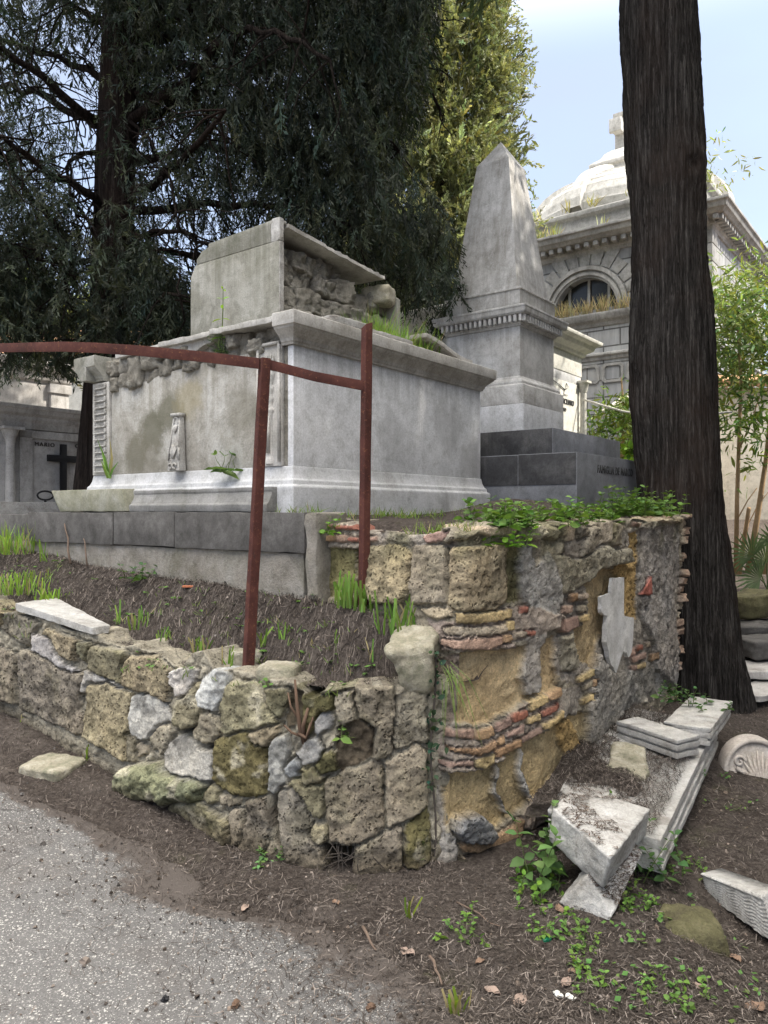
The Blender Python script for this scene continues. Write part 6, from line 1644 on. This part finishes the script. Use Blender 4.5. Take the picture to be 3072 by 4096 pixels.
# ------------------------------------------------------------------ small plants
def blades(mb, x, y, z, n, h, spread, w, base, r, cut=True, lean=.25):
    for _ in range(n):
        a = r.uniform(0, 6.28); rr_ = spread*math.sqrt(r.random()); p = Vector((x + rr_*math.cos(a), y + rr_*math.sin(a), z - .01))
        hh = h*r.uniform(.45, 1.1); d = Vector((r.gauss(0, lean), r.gauss(0, lean), 1)).normalized()
        sd = d.cross(Vector((r.gauss(0, .5), 1, 0))).normalized()*w*r.uniform(.7, 1.2)
        v = math.exp(r.gauss(0, .18)); b = (base[0]*v*r.uniform(.85, 1.2), base[1]*v, base[2]*v)
        bend = Vector((r.gauss(0, .25), r.gauss(0, .25), -.1))*hh
        p1 = p + d*hh*.5 + bend*.1; p2 = p + d*hh + bend*.45
        k = .85 if cut else .1
        if r.random() < .14: b = (.30*v, .25*v, .13*v)
        mb.color((b[0]*.75, b[1]*.75, b[2]*.8)); mb.add([p - sd, p + sd], [])
        mb.color(b); mb.add([p1 + sd, p1 - sd, p2 + sd*k, p2 - sd*k], [])
        q = len(mb.v) - 6
        mb.f += [(q, q+1, q+2, q+3), (q+3, q+2, q+4, q+5)]
def tuft(name, label, x, y, z, n, h, spread, w=.006, base=(.17,.30,.035), cut=True, lean=.22, seed=0, group=None):
    o = thing(name, label, 'plant', (x, y, z), None, group); mb = MB(); blades(mb, x, y, z, n, h, spread, w, base, random.Random(seed*13+1), cut, lean)
    mb.build('leaves', MAT['leaf'], o); return o
def at_terr(px, py):
    """march the sight line down to the terrace"""
    k = (px-384)/FPX; m = (py-512)/FPX
    Ys = np.arange(3.3, 7.5, .012); zz = terrace_z(k*Ys, Ys); i = np.argmax(EYE - m*Ys <= zz); return float(k*Ys[i]), float(Ys[i]), float(zz[i])
def at_ground(px, py):
    k = (px-384)/FPX; m = (py-512)/FPX
    Ys = np.arange(2.2, 9, .01); zz = ground_z(k*Ys, Ys); i = np.argmax(EYE - m*Ys <= zz); return float(k*Ys[i]), float(Ys[i]), float(zz[i])
TUFTS = [  # name label px py n h spread
 ('grass_clump','dense bright grass clump at the far left below the kerb',14,552,190,.24,.24,.005,False),
 ('grass_clump','bright clipped grass clump above the white slab at the left',22,592,150,.15,.20,.005,True),
 ('grass_clump','small clipped grass clump right of the white slab end',50,606,50,.12,.09,.006,True),
 ('leaf_tuft','tall flat clipped leaves standing left of centre on the terrace',119,624,3,.16,.015,.010,True),
 ('leaf_tuft','upright clipped leaf group behind the wall near the pitted block',140,628,11,.13,.06,.008,True),
 ('leaf_tuft','short leaf group between the tall leaves and the railing post',166,638,14,.08,.07,.006,True),
 ('leaf_tuft','stubby clipped leaf tuft on the wall edge behind the white lumps',203,652,22,.10,.05,.006,True),
 ('leaf_tuft','arching green leaf tuft beside the pale buried stone',228,672,16,.15,.05,.006,True),
 ('leaf_tuft','two clipped leaves just right of the near railing post',263,648,4,.11,.02,.008,True),
 ('leaf_tuft','pair of pale leaves right of the near post with a white flower',283,640,5,.09,.02,.006,True),
 ('leaf_tuft','row of clipped leaves left of the far railing post foot',346,606,30,.18,.07,.008,True),
 ('leaf_tuft','clipped leaves in front of the far railing post',362,612,16,.15,.05,.008,True),
 ('leaf_tuft','long bright leaves against the squared blocks behind the boulder',408,616,34,.20,.10,.006,True),
 ('leaf_tuft','slim leaves left of the boulder',372,668,3,.14,.015,.005,True),
 ('leaf_tuft','lone slim leaves in the middle of the bare soil',336,642,3,.07,.015,.005,True),
 ('leaf_tuft','few bent leaves on the footing at the kerb left end',52,560,8,.16,.10,.006,True),
]
for i, (nm, lb, px, py, n, h, sp_, w, cut) in enumerate(TUFTS):
    x, y, z = at_terr(px, py)
    if 'behind the boulder' in lb: x, y, z = .07, 3.60, 1.03
    tuft(nm, lb, x, y, z, n, h, sp_, w*.72, (.22,.36,.05) if i < 3 else (.14,.245,.045), cut, .18, i)
GT = [('leaf_tuft','clipped leaves in the roadside earth below the left wall',73,738,8,.10,.05,True),('leaf_tuft','slim leaves beside the flat stone by the road',92,762,7,.11,.04,True),('leaf_tuft','single short leaves left of the flat stone',22,722,3,.06,.02,True),
 ('leaf_tuft','thick clipped leaf stub in front of the pilaster foot',410,918,4,.11,.01,True),('leaf_tuft','bright tuft growing at the asphalt edge at bottom centre',458,1012,16,.10,.035,True)]
for i, (nm, lb, px, py, n, h, sp_, cut) in enumerate(GT):
    x, y, z = at_ground(px, py); tuft(nm, lb, x, y, z, n, h, sp_, .0045, (.20,.30,.04), cut, .2, 40+i)
def leafy(name, label, x, y, z, stems, h, leaf, base, seed, tmpl=BROAD, spread=.05, per=9, lean=.3, stemw=.0025):
    r = random.Random(seed); o = thing(name, label, 'plant', (x, y, z)); mb = MB().color((.13,.17,.06)); P_, D_, S_ = [], [], []
    for _ in range(stems):
        p = Vector((x + r.gauss(0, spread), y + r.gauss(0, spread), z-.01)); d = Vector((r.gauss(0, lean), r.gauss(0, lean), 1)).normalized(); hh = h*r.uniform(.55, 1.1)
        q = [p + d*hh*t + Vector((r.gauss(0,.006), r.gauss(0,.006), 0)) for t in (0, .35, .7, 1)]
        mb.tube(q, [stemw, stemw*.9, stemw*.7, stemw*.4], 5, cap=False)
        for k in range(per):
            t = .12 + .88*k/(per-1) if per > 1 else 1; c = p + d*hh*t; a = k*1.57 + r.uniform(-.5, .5)
            for s_ in (0, math.pi):
                P_.append(c); D_.append((math.cos(a+s_), math.sin(a+s_), .35 - .5*(1-t)+r.uniform(-.3,.3))); S_.append(leaf*(1.1-.55*t)*r.uniform(.6, 1.2))
    n = len(P_); rg = np.random.default_rng(seed); CC_ = pick_col(base, n, .16, .08, rg)
    Rm = rot_from_dir(np.array(D_), rg.normal(0, .5, n)); V_ = np.einsum('nij,mj->nmi', Rm, tmpl[0])*np.array(S_)[:, None, None] + np.array(P_)[:, None, :]
    for i in range(n): mb.color(tuple(CC_[i])); mb.add(V_[i], tmpl[1])
    mb.build('foliage', MAT['leaf'], o, smooth=True); return o
GREEN = (.13,.25,.035); DULL = (.075,.15,.045)
leafy('nettle_plant', 'large leafy nettle growing between the pilaster foot and the white block', .70, 3.22, .02, 5, .34, .10, (.10,.18,.055), 5, spread=.045, per=6, lean=.20)
leafy('nettle_plant', 'low spreading nettle at the root of the large nettle', .68, 3.08, .0, 9, .12, .055, GREEN, 6, spread=.08, per=4)
leafy('weed_plant', 'dark leafy weed between the white block and the long slab', 1.10, 3.22, .05, 8, .22, .06, DULL, 7, spread=.07, per=5)
for i, (lb, s, out, st_, h) in enumerate((('lush green weeds on the wall top nearest the corner', S_K+.22, .03, 26, .15), ('leafy weeds on the wall top second from the corner', S_K+.72, .0, 20, .16), ('sparse weeds on the middle of the ruined wall top', S_K+1.28, -.05, 16, .14), ('tall bright nettles on the wall top next to the trunk', S_K+1.95, -.05, 24, .20), ('small nettles at the far end of the wall top', S_K+2.45, -.06, 16, .17))):
    w = surf_point(TALL, s, 1.53, out - .10)
    leafy('wall_weed', lb, w[0], w[1], 1.535 + (.05 if i > 2 else 0), int(st_*1.5), h*.9, .062, (.115,.205,.045), 20+i, spread=.085, per=5, lean=.5)
w = surf_point(TALL, S_K+.13, 1.47, .03)
leafy('trailing_weed', 'weeds hanging over the wall edge below the lush clump', w[0], w[1], 1.45, 14, .12, .055, (.15,.29,.035), 31, spread=.07, per=4, lean=.9)
leafy('slope_weed', 'green weed patch on the soil bank at the wall foot', 1.50, 4.28, ground_at(1.50, 4.28)+.03, 18, .13, .05, DULL, 33, spread=.11, per=4, lean=.5)
leafy('slope_weed', 'fresh weeds on the soil behind the middle block near the trunk', 1.86, 4.72, .44, 14, .10, .05, DULL, 34, spread=.10, per=4, lean=.5)
leafy('weed_plant', 'small weed beside the rough pale rock', 1.02, 3.62, .16, 6, .12, .045, GREEN, 35, spread=.04, per=4)
leafy('weed_plant', 'small heart leaved weed on the low wall pocket', *surf_point(LOW, LOW.s[np.argmin(np.abs(LOW.p[:, 0]+.17))], .60, .03), 4, .09, .05, (.16,.27,.06), 36, spread=.03, per=3)
leafy('weed_plant', 'round leaved seedling at the foot of the low wall', *at_ground(271, 860), 5, .08, .035, (.12,.22,.07), 37, spread=.04, per=4)
leafy('weed_plant', 'little green sprig in the corner where the two walls meet', *at_ground(428, 862), 5, .12, .04, (.12,.20,.06), 38, spread=.03, per=4)
leafy('sprig_plant', 'tall leafy sprig sprouting from the tomb ledge before the sarcophagus', *wpt(-.03, .55, 2.60), 1, .38, .085, (.22,.36,.05), 39, tmpl=LEAF, spread=.0, per=6, lean=.02, stemw=.004)
leafy('weed_plant', 'dark green weed at the foot of the tall ledge sprig', *wpt(-.02, .54, 2.55), 9, .14, .05, (.04,.08,.03), 40, tmpl=NARROW, spread=.03, per=4, lean=.5)
leafy('broadleaf_weed', 'broad leaved weed at the base of the stained panel behind the near post', *wpt(-.045, .50, 1.84), 5, .12, .12, (.10,.18,.05), 41, tmpl=LEAF, spread=.03, per=2, lean=.4)
tuft('strap_plant', 'tall strap leaves before the fluted pilaster at the tomb left end', *wpt(-.04, 1.70, 1.84), 6, .28, .02, .009, (.14,.25,.04), False, .25, 60)
leafy('weed_plant', 'weeds at the mortar joint where kerb meets the ruined wall', *wpt(-.10, -.36, 1.50), 7, .09, .04, GREEN, 42, spread=.04, per=3)
leafy('weed_plant', 'dull green weed on soil at the foot of the combed plaster footing', *at_terr(148, 578), 10, .10, .055, DULL, 43, spread=.06, per=3)
leafy('weed_plant', 'low weed with a white flower left of the far post', *at_terr(303, 598), 12, .08, .045, DULL, 44, spread=.07, per=3)
leafy('weed_plant', 'pale green seedling beside the white slab tip', *at_terr(102, 632), 2, .05, .07, (.18,.30,.06), 45, tmpl=LEAF, spread=.01, per=2, lean=.4)
for i, (px, py, lb) in enumerate(((618, 905, 'small green weed in front of the leaning slab'), (645, 905, 'bushy weed right of the leaning slab tip'), (686, 872, 'weed patch left of the patterned slab'), (690, 752, 'weeds beside the long slab near its far end'), (700, 730, 'weed by the foot of the trunk'), (560, 930, 'bright weed patch left of the leaning slab'), (590, 945, 'fresh weed cluster below the leaning slab'), (530, 900, 'tiny weed below the pilaster base'), (585, 980, 'small sprig in the open soil at lower right'), (680, 1005, 'weed near the bottom right edge'), (650, 985, 'grassy weed at lower right'), (466, 930, 'two leaved seedling at the middle of the soil'))):
    x, y, z = at_ground(px, py); leafy('weed_plant', lb, x, y, z, 9, .055, .036, (.12,.22,.045), 70+i, spread=.045, per=3, lean=.5)
# grass on the tomb and on the plot edge, too fine to count
mb = MB(); r = random.Random(8)
for _ in range(120):
    a = r.uniform(.62, 1.46); p = wpt(a, r.uniform(.00, .26), 2.69); blades(mb, p[0], p[1], p[2], 8, r.uniform(.10,.30)*(1 if a > .8 else .6), .05, .0022, (.19,.32,.05), r, False, .30)
gr = mb.build('tomb_grass', MAT['leaf']); tag(gr, 'bright grass growing on the tomb top before the open rubble', 'grass', kind='stuff')
mb = MB()
for _ in range(80):
    a = r.uniform(.1, 2.0); p = wpt(a, r.uniform(-.30, -.08), 1.56); blades(mb, p[0], p[1], p[2], 5, .09, .05, .0022, (.16,.25,.05), r, False, .5)
for _ in range(90):
    k = r.uniform(S_K-.45, S_K+.9); p = surf_point(TALL, k, 1.54, -r.uniform(.06, .26)); blades(mb, p[0], p[1], 1.50, 4, .085, .05, .0020, (.15,.22,.05), r, False, .6)
for _ in range(16):
    a = r.uniform(-.1, .02); p = wpt(a, r.uniform(-.25, .15), 1.59); blades(mb, p[0], p[1], p[2], 4, .09, .03, .002, (.16,.25,.05), r, False, .5)
gr = mb.build('plot_grass', MAT['leaf']); tag(gr, 'thin grass along the right foot of the marble tomb', 'grass', kind='stuff')
mb = MB()
for _ in range(260):
    px, py = r.uniform(0, 400), r.uniform(560, 690)
    if py > 640 and px < 130: continue
    x, y, z = at_terr(px, py)
    if r.random() < .6: blades(mb, x, y, z, 4, .05, .05, .0018, (.15,.22,.06), r, False, .6)
    else:
        for _k in range(4):
            a = r.uniform(0, 6.28); L = r.uniform(.015, .035); c = Vector((x + r.gauss(0,.02), y + r.gauss(0,.02), z+.015)); d = Vector((math.cos(a)*L, math.sin(a)*L, .008)); s_ = Vector((-math.sin(a), math.cos(a), .2))*L*.4
            mb.color((.10,.19,.045)); mb.add([c, c+d*.5+s_, c+d, c+d*.5-s_], [(0,1,2,3)])
for _ in range(120):
    px, py = r.uniform(380, 768), r.uniform(760, 1024)
    if py < 870 and px < 560: continue
    x, y, z = at_ground(px, py)
    if vnoise(P3(x, y, 1), 2.2, 6) < -.1: continue
    for _k in range(5):
        a = r.uniform(0, 6.28); L = r.uniform(.012, .03); c = Vector((x + r.gauss(0,.03), y + r.gauss(0,.03), z+.012)); d = Vector((math.cos(a)*L, math.sin(a)*L, .008)); s_ = Vector((-math.sin(a), math.cos(a), .2))*L*.4
        mb.color((.10*r.uniform(.7,1.3),.19,.045)); mb.add([c, c+d*.5+s_, c+d, c+d*.5-s_], [(0,1,2,3)])
gr = mb.build('ground_weeds', MAT['leaf']); tag(gr, 'scattered seedlings and thin grass on the bare soil', 'ground cover', kind='stuff')
# dry weeds on the chapel
mb = MB()
def chw(a, b, z): w = O_CH + a*U + b*Vv; return float(w[0]), float(w[1]), z
for _ in range(46):
    x, y, z = chw(-.08 + r.uniform(-.06, .2), r.uniform(1.7, 3.9), 6.18); blades(mb, x, y, z, 9, .45, .10, .008, (.42,.36,.20), r, False, .3)
for _ in range(9):
    x, y, z = chw(-.25, r.uniform(.5, 5.0), 8.07); blades(mb, x, y, z, 7, .4, .1, .010, (.30,.32,.10), r, False, .4)
for _ in range(8):
    x, y, z = chw(-.05, r.uniform(.5, 5.0), 8.68); blades(mb, x, y, z, 8, .35, .1, .010, (.34,.32,.12), r, False, .4)
gr = mb.build('chapel_weeds', MAT['leaf']); tag(gr, 'dry straw coloured weeds on the chapel sill and cornices', 'weeds', kind='stuff')

# ------------------------------------------------------------------ litter: needles, dead leaves, twigs, cones
def needles(name, label, N, sampler, zf, Lr=(.012, .045), w=.0010):
    x, y = sampler(N); n = len(x); z = zf(x, y) + .003
    a = RNG.uniform(0, 6.283, n); L = RNG.uniform(*Lr, n); k = RNG.normal(0, .5, n)
    d = np.stack([np.cos(a), np.sin(a)], 1); p = np.stack([-np.sin(a), np.cos(a)], 1)
    pts = []
    lift = RNG.uniform(.0, .010, n); tl = RNG.normal(0, .006, n)
    for t in (-.5, 0, .5):
        c = np.stack([x, y], 1) + d*(L*t)[:, None] + p*(L*k*(t*t)*.8)[:, None]
        zz = zf(c[:, 0], c[:, 1]) + .003 + lift + tl*t*2
        ww = w*np.exp(RNG.normal(0, .3, n))
        pts += [np.concatenate([c + p*ww[:, None], zz[:, None]], 1), np.concatenate([c - p*ww[:, None], (zz + .0004)[:, None]], 1)]
    V = np.stack(pts, 1); F_ = np.arange(n)[:, None, None]*6 + np.array([[0,1,3,2],[2,3,5,4]])[None]
    tone = RNG.random((n, 1)); C = np.array((.045,.036,.030))*(1-tone**2) + np.array((.26,.22,.19))*tone**3.4 
    o = mesh_np(name, V.reshape(-1, 3), F_.reshape(-1, 4), MAT['litter'], col=np.repeat(C[:, None], 6, 1).reshape(-1, 3))
    return tag(o, label, 'leaf litter', kind='stuff')
def samp_ground(N):
    y = 2.2 + 5.0*RNG.random(N)**1.7; x = (RNG.uniform(-.56, .56, N))*y
    rs = road_side(x, y); dl = line_dist(x, y, low_line)
    keep = (rs < .05) | (RNG.random(N) < .95*np.exp(-np.clip(rs, 0, 9)*4.2) + .02)
    inside = (y > np.interp(x, LOW.p[:, 0], LOW.p[:, 1]) + .02) & (x < .3)
    a, b = ab(x, y, K_W); inside |= (b > .0) & (a > 0)
    keep &= ~inside; return x[keep], y[keep]
def zg(x, y):
    rs = road_side(x, y); return np.where(rs > .03, hill(x, y) + .004, ground_z(x, y))
needles('needle_litter', 'dry needles strewn over the bare ground and the path edge', 60000, samp_ground, zg)
def samp_terr(N):
    x = RNG.uniform(-3.6, .25, N); y = RNG.uniform(3.4, 6.6, N)
    a, b = ab(x, y); lp_ = np.interp(x, LOW.p[:, 0], LOW.p[:, 1])
    keep = (a < -.13) & (y > lp_ + .05) & (b > -1.2); return x[keep], y[keep]
def samp_slab(N):
    u, v = RNG.random(N), RNG.random(N)**.8
    return 1.175 + .525*1.54*u - .851*(.04 + .56*v), 3.20 + .851*1.54*u + .525*(.04 + .56*v)
def z_slab(x, y):
    u = ((x-1.175)*.525 + (y-3.2)*.851)/1.54; v = ((x-1.175)*-.851 + (y-3.2)*.525 - .10)/.52
    return .212 + .13*u + .016 + .03*sstep(.3, 1, v) + .05*fbm(P3(x, y), 5, 3, 44)*sstep(0, .3, v)
needles('slab_litter', 'dry needles lying over the long moulded slab', 15000, samp_slab, z_slab)
needles('terrace_litter', 'dry needles strewn over the terrace soil', 80000, samp_terr, terrace_z, (.015, .05), .0013)
for nm, lb, Qd, N_ in (('block_litter', 'dry needles on top of the bright white block', ((.710,3.17,.362),(.848,2.84,.302),(1.128,3.22,.343),(.863,3.37,.382)), 1600),
    ('block_litter', 'dry needles and dirt on the tilted slab under the white block', ((.80,2.98,.175),(.868,2.885,.055),(1.055,3.105,.205),(1.0,3.2,.27)), 1100)):
    u, v = RNG.random(N_), RNG.random(N_)
    A, B, D, C_ = (np.array(q) for q in Qd)
    pos = ((A*(1-u[:, None]) + B*u[:, None])*(1-v[:, None]) + (C_*(1-u[:, None]) + D*u[:, None])*v[:, None]); pos[:, 2] += .006
    kp = fbm(pos, 6, 3, 5) > -.06; pos = pos[kp]; n = len(pos); dd = RNG.normal(0, 1, (n, 3)); dd[:, 2] *= .08
    o = scatter_mesh(nm, np.array([(-.5,-.05,0),(-.5,.05,0),(.5,.05,0),(.5,-.05,0)]), np.array([(0,1,2,3)]), pos, dd, np.zeros(n), RNG.uniform(.010, .026, n), pick_col((.07,.045,.03), n, .4), MAT['litter'])
    tag(o, lb, 'leaf litter', kind='stuff')
# soil and needles lying on the long slab
nu, nv = 90, 34; uu, vv = np.meshgrid(np.linspace(0, 1, nu), np.linspace(0, 1, nv), indexing='ij')
bx = 1.175 + .525*1.54*uu - .851*(.055 + .56*vv); by = 3.20 + .851*1.54*uu + .525*(.055 + .56*vv)
hh = .212 + .13*uu*1.0 + .008 + .03*sstep(.3, 1, vv) + .05*fbm(P3(bx, by), 5, 3, 44)*sstep(0, .3, vv) + fbm(P3(bx, by), 22, 3, 45)*.010
edge = np.minimum(np.minimum(uu, 1-uu)*8, np.minimum(vv*4, 1)); hh = hh - .05*(1-np.clip(edge + .5*fbm(P3(bx, by), 7, 3, 46), 0, 1))
so = mesh_np('slab_soil', P3(bx, by, hh), grid_faces(nu, nv, True), MAT['soil']); tag(so, 'soil and needles lying over the long moulded slab', 'soil', kind='stuff')
def crumbs(name, label, N, sampler, zf, seed):
    x, y = sampler(N); n = len(x); rg = np.random.default_rng(seed); sz = np.exp(rg.normal(-5.6, .38, n))
    tv = np.array([(-1,-.8,-.3),(1,-.9,-.3),(.9,1,-.3),(-1,.8,-.3),(-.4,-.5,.7),(.6,-.3,.6),(.3,.6,.8)]); tf = np.array([(0,1,5),(0,5,4),(1,2,6),(1,6,5),(2,3,6),(3,4,6),(3,0,4),(4,5,6)])
    a = rg.uniform(0, 6.28, n)
    return tag(scatter_mesh(name, tv, tf, np.stack([x, y, zf(x, y) + sz*.2], 1), np.stack([np.cos(a), np.sin(a), rg.normal(0, .3, n)], 1), rg.normal(0, .4, n), sz, pick_col((.10,.083,.07), n, .5, .04, rg), MAT['litter'], smooth=False), label, 'soil', kind='stuff')
crumbs('soil_crumbs', 'crumbs of earth and grit on the ground and path edge', 14000, samp_ground, zg, 3)
crumbs('terrace_crumbs', 'crumbs of earth on the terrace', 9000, samp_terr, terrace_z, 4)
def dead_leaf(name, label, x, y, z, L, col, seed):
    r = np.random.default_rng(seed); n, m = 9, 5
    u, v = np.meshgrid(np.linspace(0, 1, n), np.linspace(-1, 1, m), indexing='ij')
    wd = .30*np.sin(np.pi*np.clip(u*.96+.02, 0, 1))**.8
    X_ = (u-.5)*L; Y_ = v*wd*L; Z_ = L*(.10*v*v + .06*np.sin(u*5+seed) + .03*r.normal(0, 1, u.shape)) + .006
    a = seed*2.4; Vx = x + X_*math.cos(a) - Y_*math.sin(a); Vy = y + X_*math.sin(a) + Y_*math.cos(a)
    key = 'dl%d' % (int(col[0]*100)); MAT.setdefault(key, m_plain('dead_leaf', col, .9))
    return tag(mesh_np(name, P3(Vx, Vy, z + Z_), grid_faces(n, m), MAT[key]), label, 'dead leaf', group='fallen leaves on the soil', kind='thing')
FALL = ((407,955,.07,'brown leaf on the soil left of the seedling below the pilaster'),(560,912,.06,'dark leaf beneath the nettles'),(566,985,.055,'curled brown leaf near the green glass'),(575,975,.05,'small brown leaf above the curled one'),(492,995,.06,'pale grey leaf left of the bottom soil centre'),(735,960,.06,'leaf by the mossy stone toward the right edge'),(520,1005,.07,'ragged pale leaf close to the bright edge tuft'),(755,1010,.08,'big pale leaf at the bottom right corner'),(700,990,.05,'brown leaf left of the corner leaf'),(336,905,.05,'pale brown leaf in the soil below the rubble wall'),(245,910,.05,'slim dead leaf by the asphalt edge'),(480,965,.04,'small leaf on the open soil right of the seedling'))
for i, (px, py, L, lb) in enumerate(FALL):
    x, y, z = at_ground(px, py); dead_leaf('fallen_leaf', lb, x, y, z, L, ((.20,.13,.09) if i % 2 else (.27,.20,.16)), i+1)
x, y, z = at_terr(190, 588); tag(rock('terracotta_shard', obox(x, y, z-.005, .09, .035, .012, .1), MAT['terracotta'], n=8, r=.3, amp=.006, fr=20), 'orange terracotta shard lying on the terrace soil', 'shard', kind='thing')
x, y, z = at_ground(547, 942); tag(rock('glass_shard', obox(x, y, z, .035, .02, .014, .4), MAT['greenglass'], n=6, r=.5, amp=.004, fr=30), 'piece of green bottle glass on the soil', 'shard', kind='thing')
for px, py, lb in ((571, 1000, 'white paper scrap on the soil at lower right'), (558, 997, 'small torn white scrap left of the paper scrap')):
    x, y, z = at_ground(px, py); tag(rock('paper_scrap', obox(x, y, z+.004, .035, .02, .006, px), MAT['white_tomb'], n=6, r=.3, amp=.008, fr=40), lb, 'litter', kind='thing')
for px, py, lb in ((371, 1009, 'dark fir cone lying on the asphalt at bottom centre'), (165, 1001, 'small black pebble on the asphalt'), (236, 1007, 'brown seed pod on the asphalt left of the fir cone')):
    k = (px-384)/FPX; Yd = EYE*FPX/(py-512); x = k*Yd
    o = thing('fir_cone' if 'cone' in lb else 'pebble', lb, 'cone' if 'cone' in lb else 'pebble', (x, Yd, 0))
    rock('scales' if 'cone' in lb else 'stone', obox(x, Yd, -.002, .032 if 'cone' in lb else .022, .022, .020, 1.0), MAT['root'] if 'black' not in lb else MAT['blackmetal'], o, n=12, r=.9, amp=.006, fr=60, fine=1.2)
def twig(name, label, pts, r0, mat='twig'):
    o = thing(name, label, 'twig', pts[0]); q = []
    for a, b in zip(pts[:-1], pts[1:]):
        for t in (0, .5): q.append(Vector(a).lerp(Vector(b), t) + Vector((R.gauss(0,.004), R.gauss(0,.004), R.gauss(0,.003))))
    q.append(Vector(pts[-1])); mb = MB().tube(q, [r0*(1-.6*i/len(q)) for i in range(len(q))], 6); mb.build('stick', MAT[mat], o, smooth=True)
    return o
def gp(px, py, dz=.012): x, y, z = at_ground(px, py); return (x, y, z+dz)
twig('fallen_twig', 'dark curved twig on the soil beside the asphalt', [gp(362,930), gp(372,945), gp(376,955)], .007)
twig('fallen_twig', 'thin dark stick near the asphalt tip at bottom centre', [gp(430,960), gp(437,975), gp(442,990)], .007)
twig('fallen_twig', 'long thin pale stick across the soil below the pilaster', [gp(455,905), gp(480,918), gp(500,930)], .004)
twig('bare_stick', 'bare grey stick leaning against the left kerb', [wpt(-.20,1.9,1.25), wpt(-.17,2.0,1.42), wpt(-.165,2.04,1.52)], .008)
twig('bare_stick', 'shorter reddish stick standing by the grey leaning stick', [wpt(-.19,1.72,1.24), wpt(-.17,1.76,1.36), wpt(-.165,1.80,1.42)], .006)
# gnarled root stump growing out of the low wall
s0 = LOW.s[np.argmin(np.abs(LOW.p[:, 0]+.375))]
rt = thing('root_stump', 'gnarled brown shrub root growing out of the low wall', 'root', surf_point(LOW, s0, .62, .0))
mb = MB()
def sp_(ds, z, out): return surf_point(LOW, s0+ds, z, out)
for pts, r0 in (([sp_(.02,.55,.0),sp_(.01,.63,.03),sp_(-.005,.74,.03),sp_(-.02,.84,.02)],.013),([sp_(.02,.56,.0),sp_(.03,.64,.04),sp_(.05,.72,.03)],.011),([sp_(.02,.58,.01),sp_(-.03,.60,.03),sp_(-.07,.63,.03)],.007),([sp_(.03,.58,.01),sp_(.06,.63,.04),sp_(.08,.70,.03)],.007),([sp_(.0,.60,.02),sp_(.05,.59,.05),sp_(.07,.66,.05)],.009),([sp_(.01,.66,.03),sp_(-.03,.72,.04),sp_(-.05,.78,.03)],.006)):
    mb.tube(pts, [r0*(1-.2*i) for i in range(len(pts))], 7)
mb.build('stems', MAT['root'], rt, smooth=True)
s1 = LOW.s[np.argmin(np.abs(LOW.p[:, 0]+.155))]
rf = thing('dry_roots', 'tangle of dry roots hanging in the hollow under the low wall blocks', 'root', surf_point(LOW, s1, .1, 0))
mb = MB()
for k in range(16):
    a = R.uniform(-.06, .06); mb.tube([surf_point(LOW, s1+a, R.uniform(.12,.2), -.04), surf_point(LOW, s1+a+R.uniform(-.05,.05), R.uniform(.06,.14), .03), surf_point(LOW, s1+a+R.uniform(-.09,.09), R.uniform(.01,.10), .07)], [.004,.003,.0015], 5)
mb.build('roots', MAT['deadtwig'], rf, smooth=True)
# trailing ivy stem in the joint between the two walls
ivs = thing('ivy_trail', 'dark ivy trailing down the joint between low wall and pilaster', 'plant', (.20, 3.42, .3))
mb = MB(); jp = [(.222+.012*math.sin(z*9), 3.415, z) for z in np.linspace(.05, .95, 12)]; mb.tube(jp, .005, 5); mb.build('stem', MAT['deadtwig'], ivs)
P_ = np.array([jp[R.randrange(4, 12)] for _ in range(70)]) + RNG.normal(0, .022, (70, 3)); P_[:, 1] -= .02
scatter_mesh('leaves', BROAD[0], BROAD[1], P_, RNG.normal(0, 1, (70, 3)) + np.array([0, -.5, 0]), RNG.uniform(0, 6, 70), RNG.uniform(.022, .040, 70), pick_col((.04,.075,.04), 70, .2), MAT['leaf'], ivs)
mb = MB()
hg = thing('hanging_grass', 'long pale grass blades hanging below the boulder along the pilaster', 'plant', (.27, 3.40, .9))
for k in range(16):
    x0 = .25 + R.uniform(-.01, .05); e = R.uniform(-.03, .16); dz = R.uniform(.06, .34); sd = .0015
    q = [(x0, 3.40, .90 + R.uniform(-.05,.05)), (x0 + e*.5, 3.36, .90 - dz*.2), (x0 + e, 3.33, .88 - dz)]
    mb.color((.17*R.uniform(.8,1.3),.26,.06)); mb.add([(q[0][0]-sd, q[0][1], q[0][2]), (q[0][0]+sd, q[0][1], q[0][2]), (q[1][0]+sd, q[1][1], q[1][2]), (q[1][0]-sd, q[1][1], q[1][2]), (q[2][0]+sd*.3, q[2][1], q[2][2]), (q[2][0]-sd*.3, q[2][1], q[2][2])], [(0,1,2,3),(3,2,4,5)])
mb.build('blades', MAT['leaf'], hg)
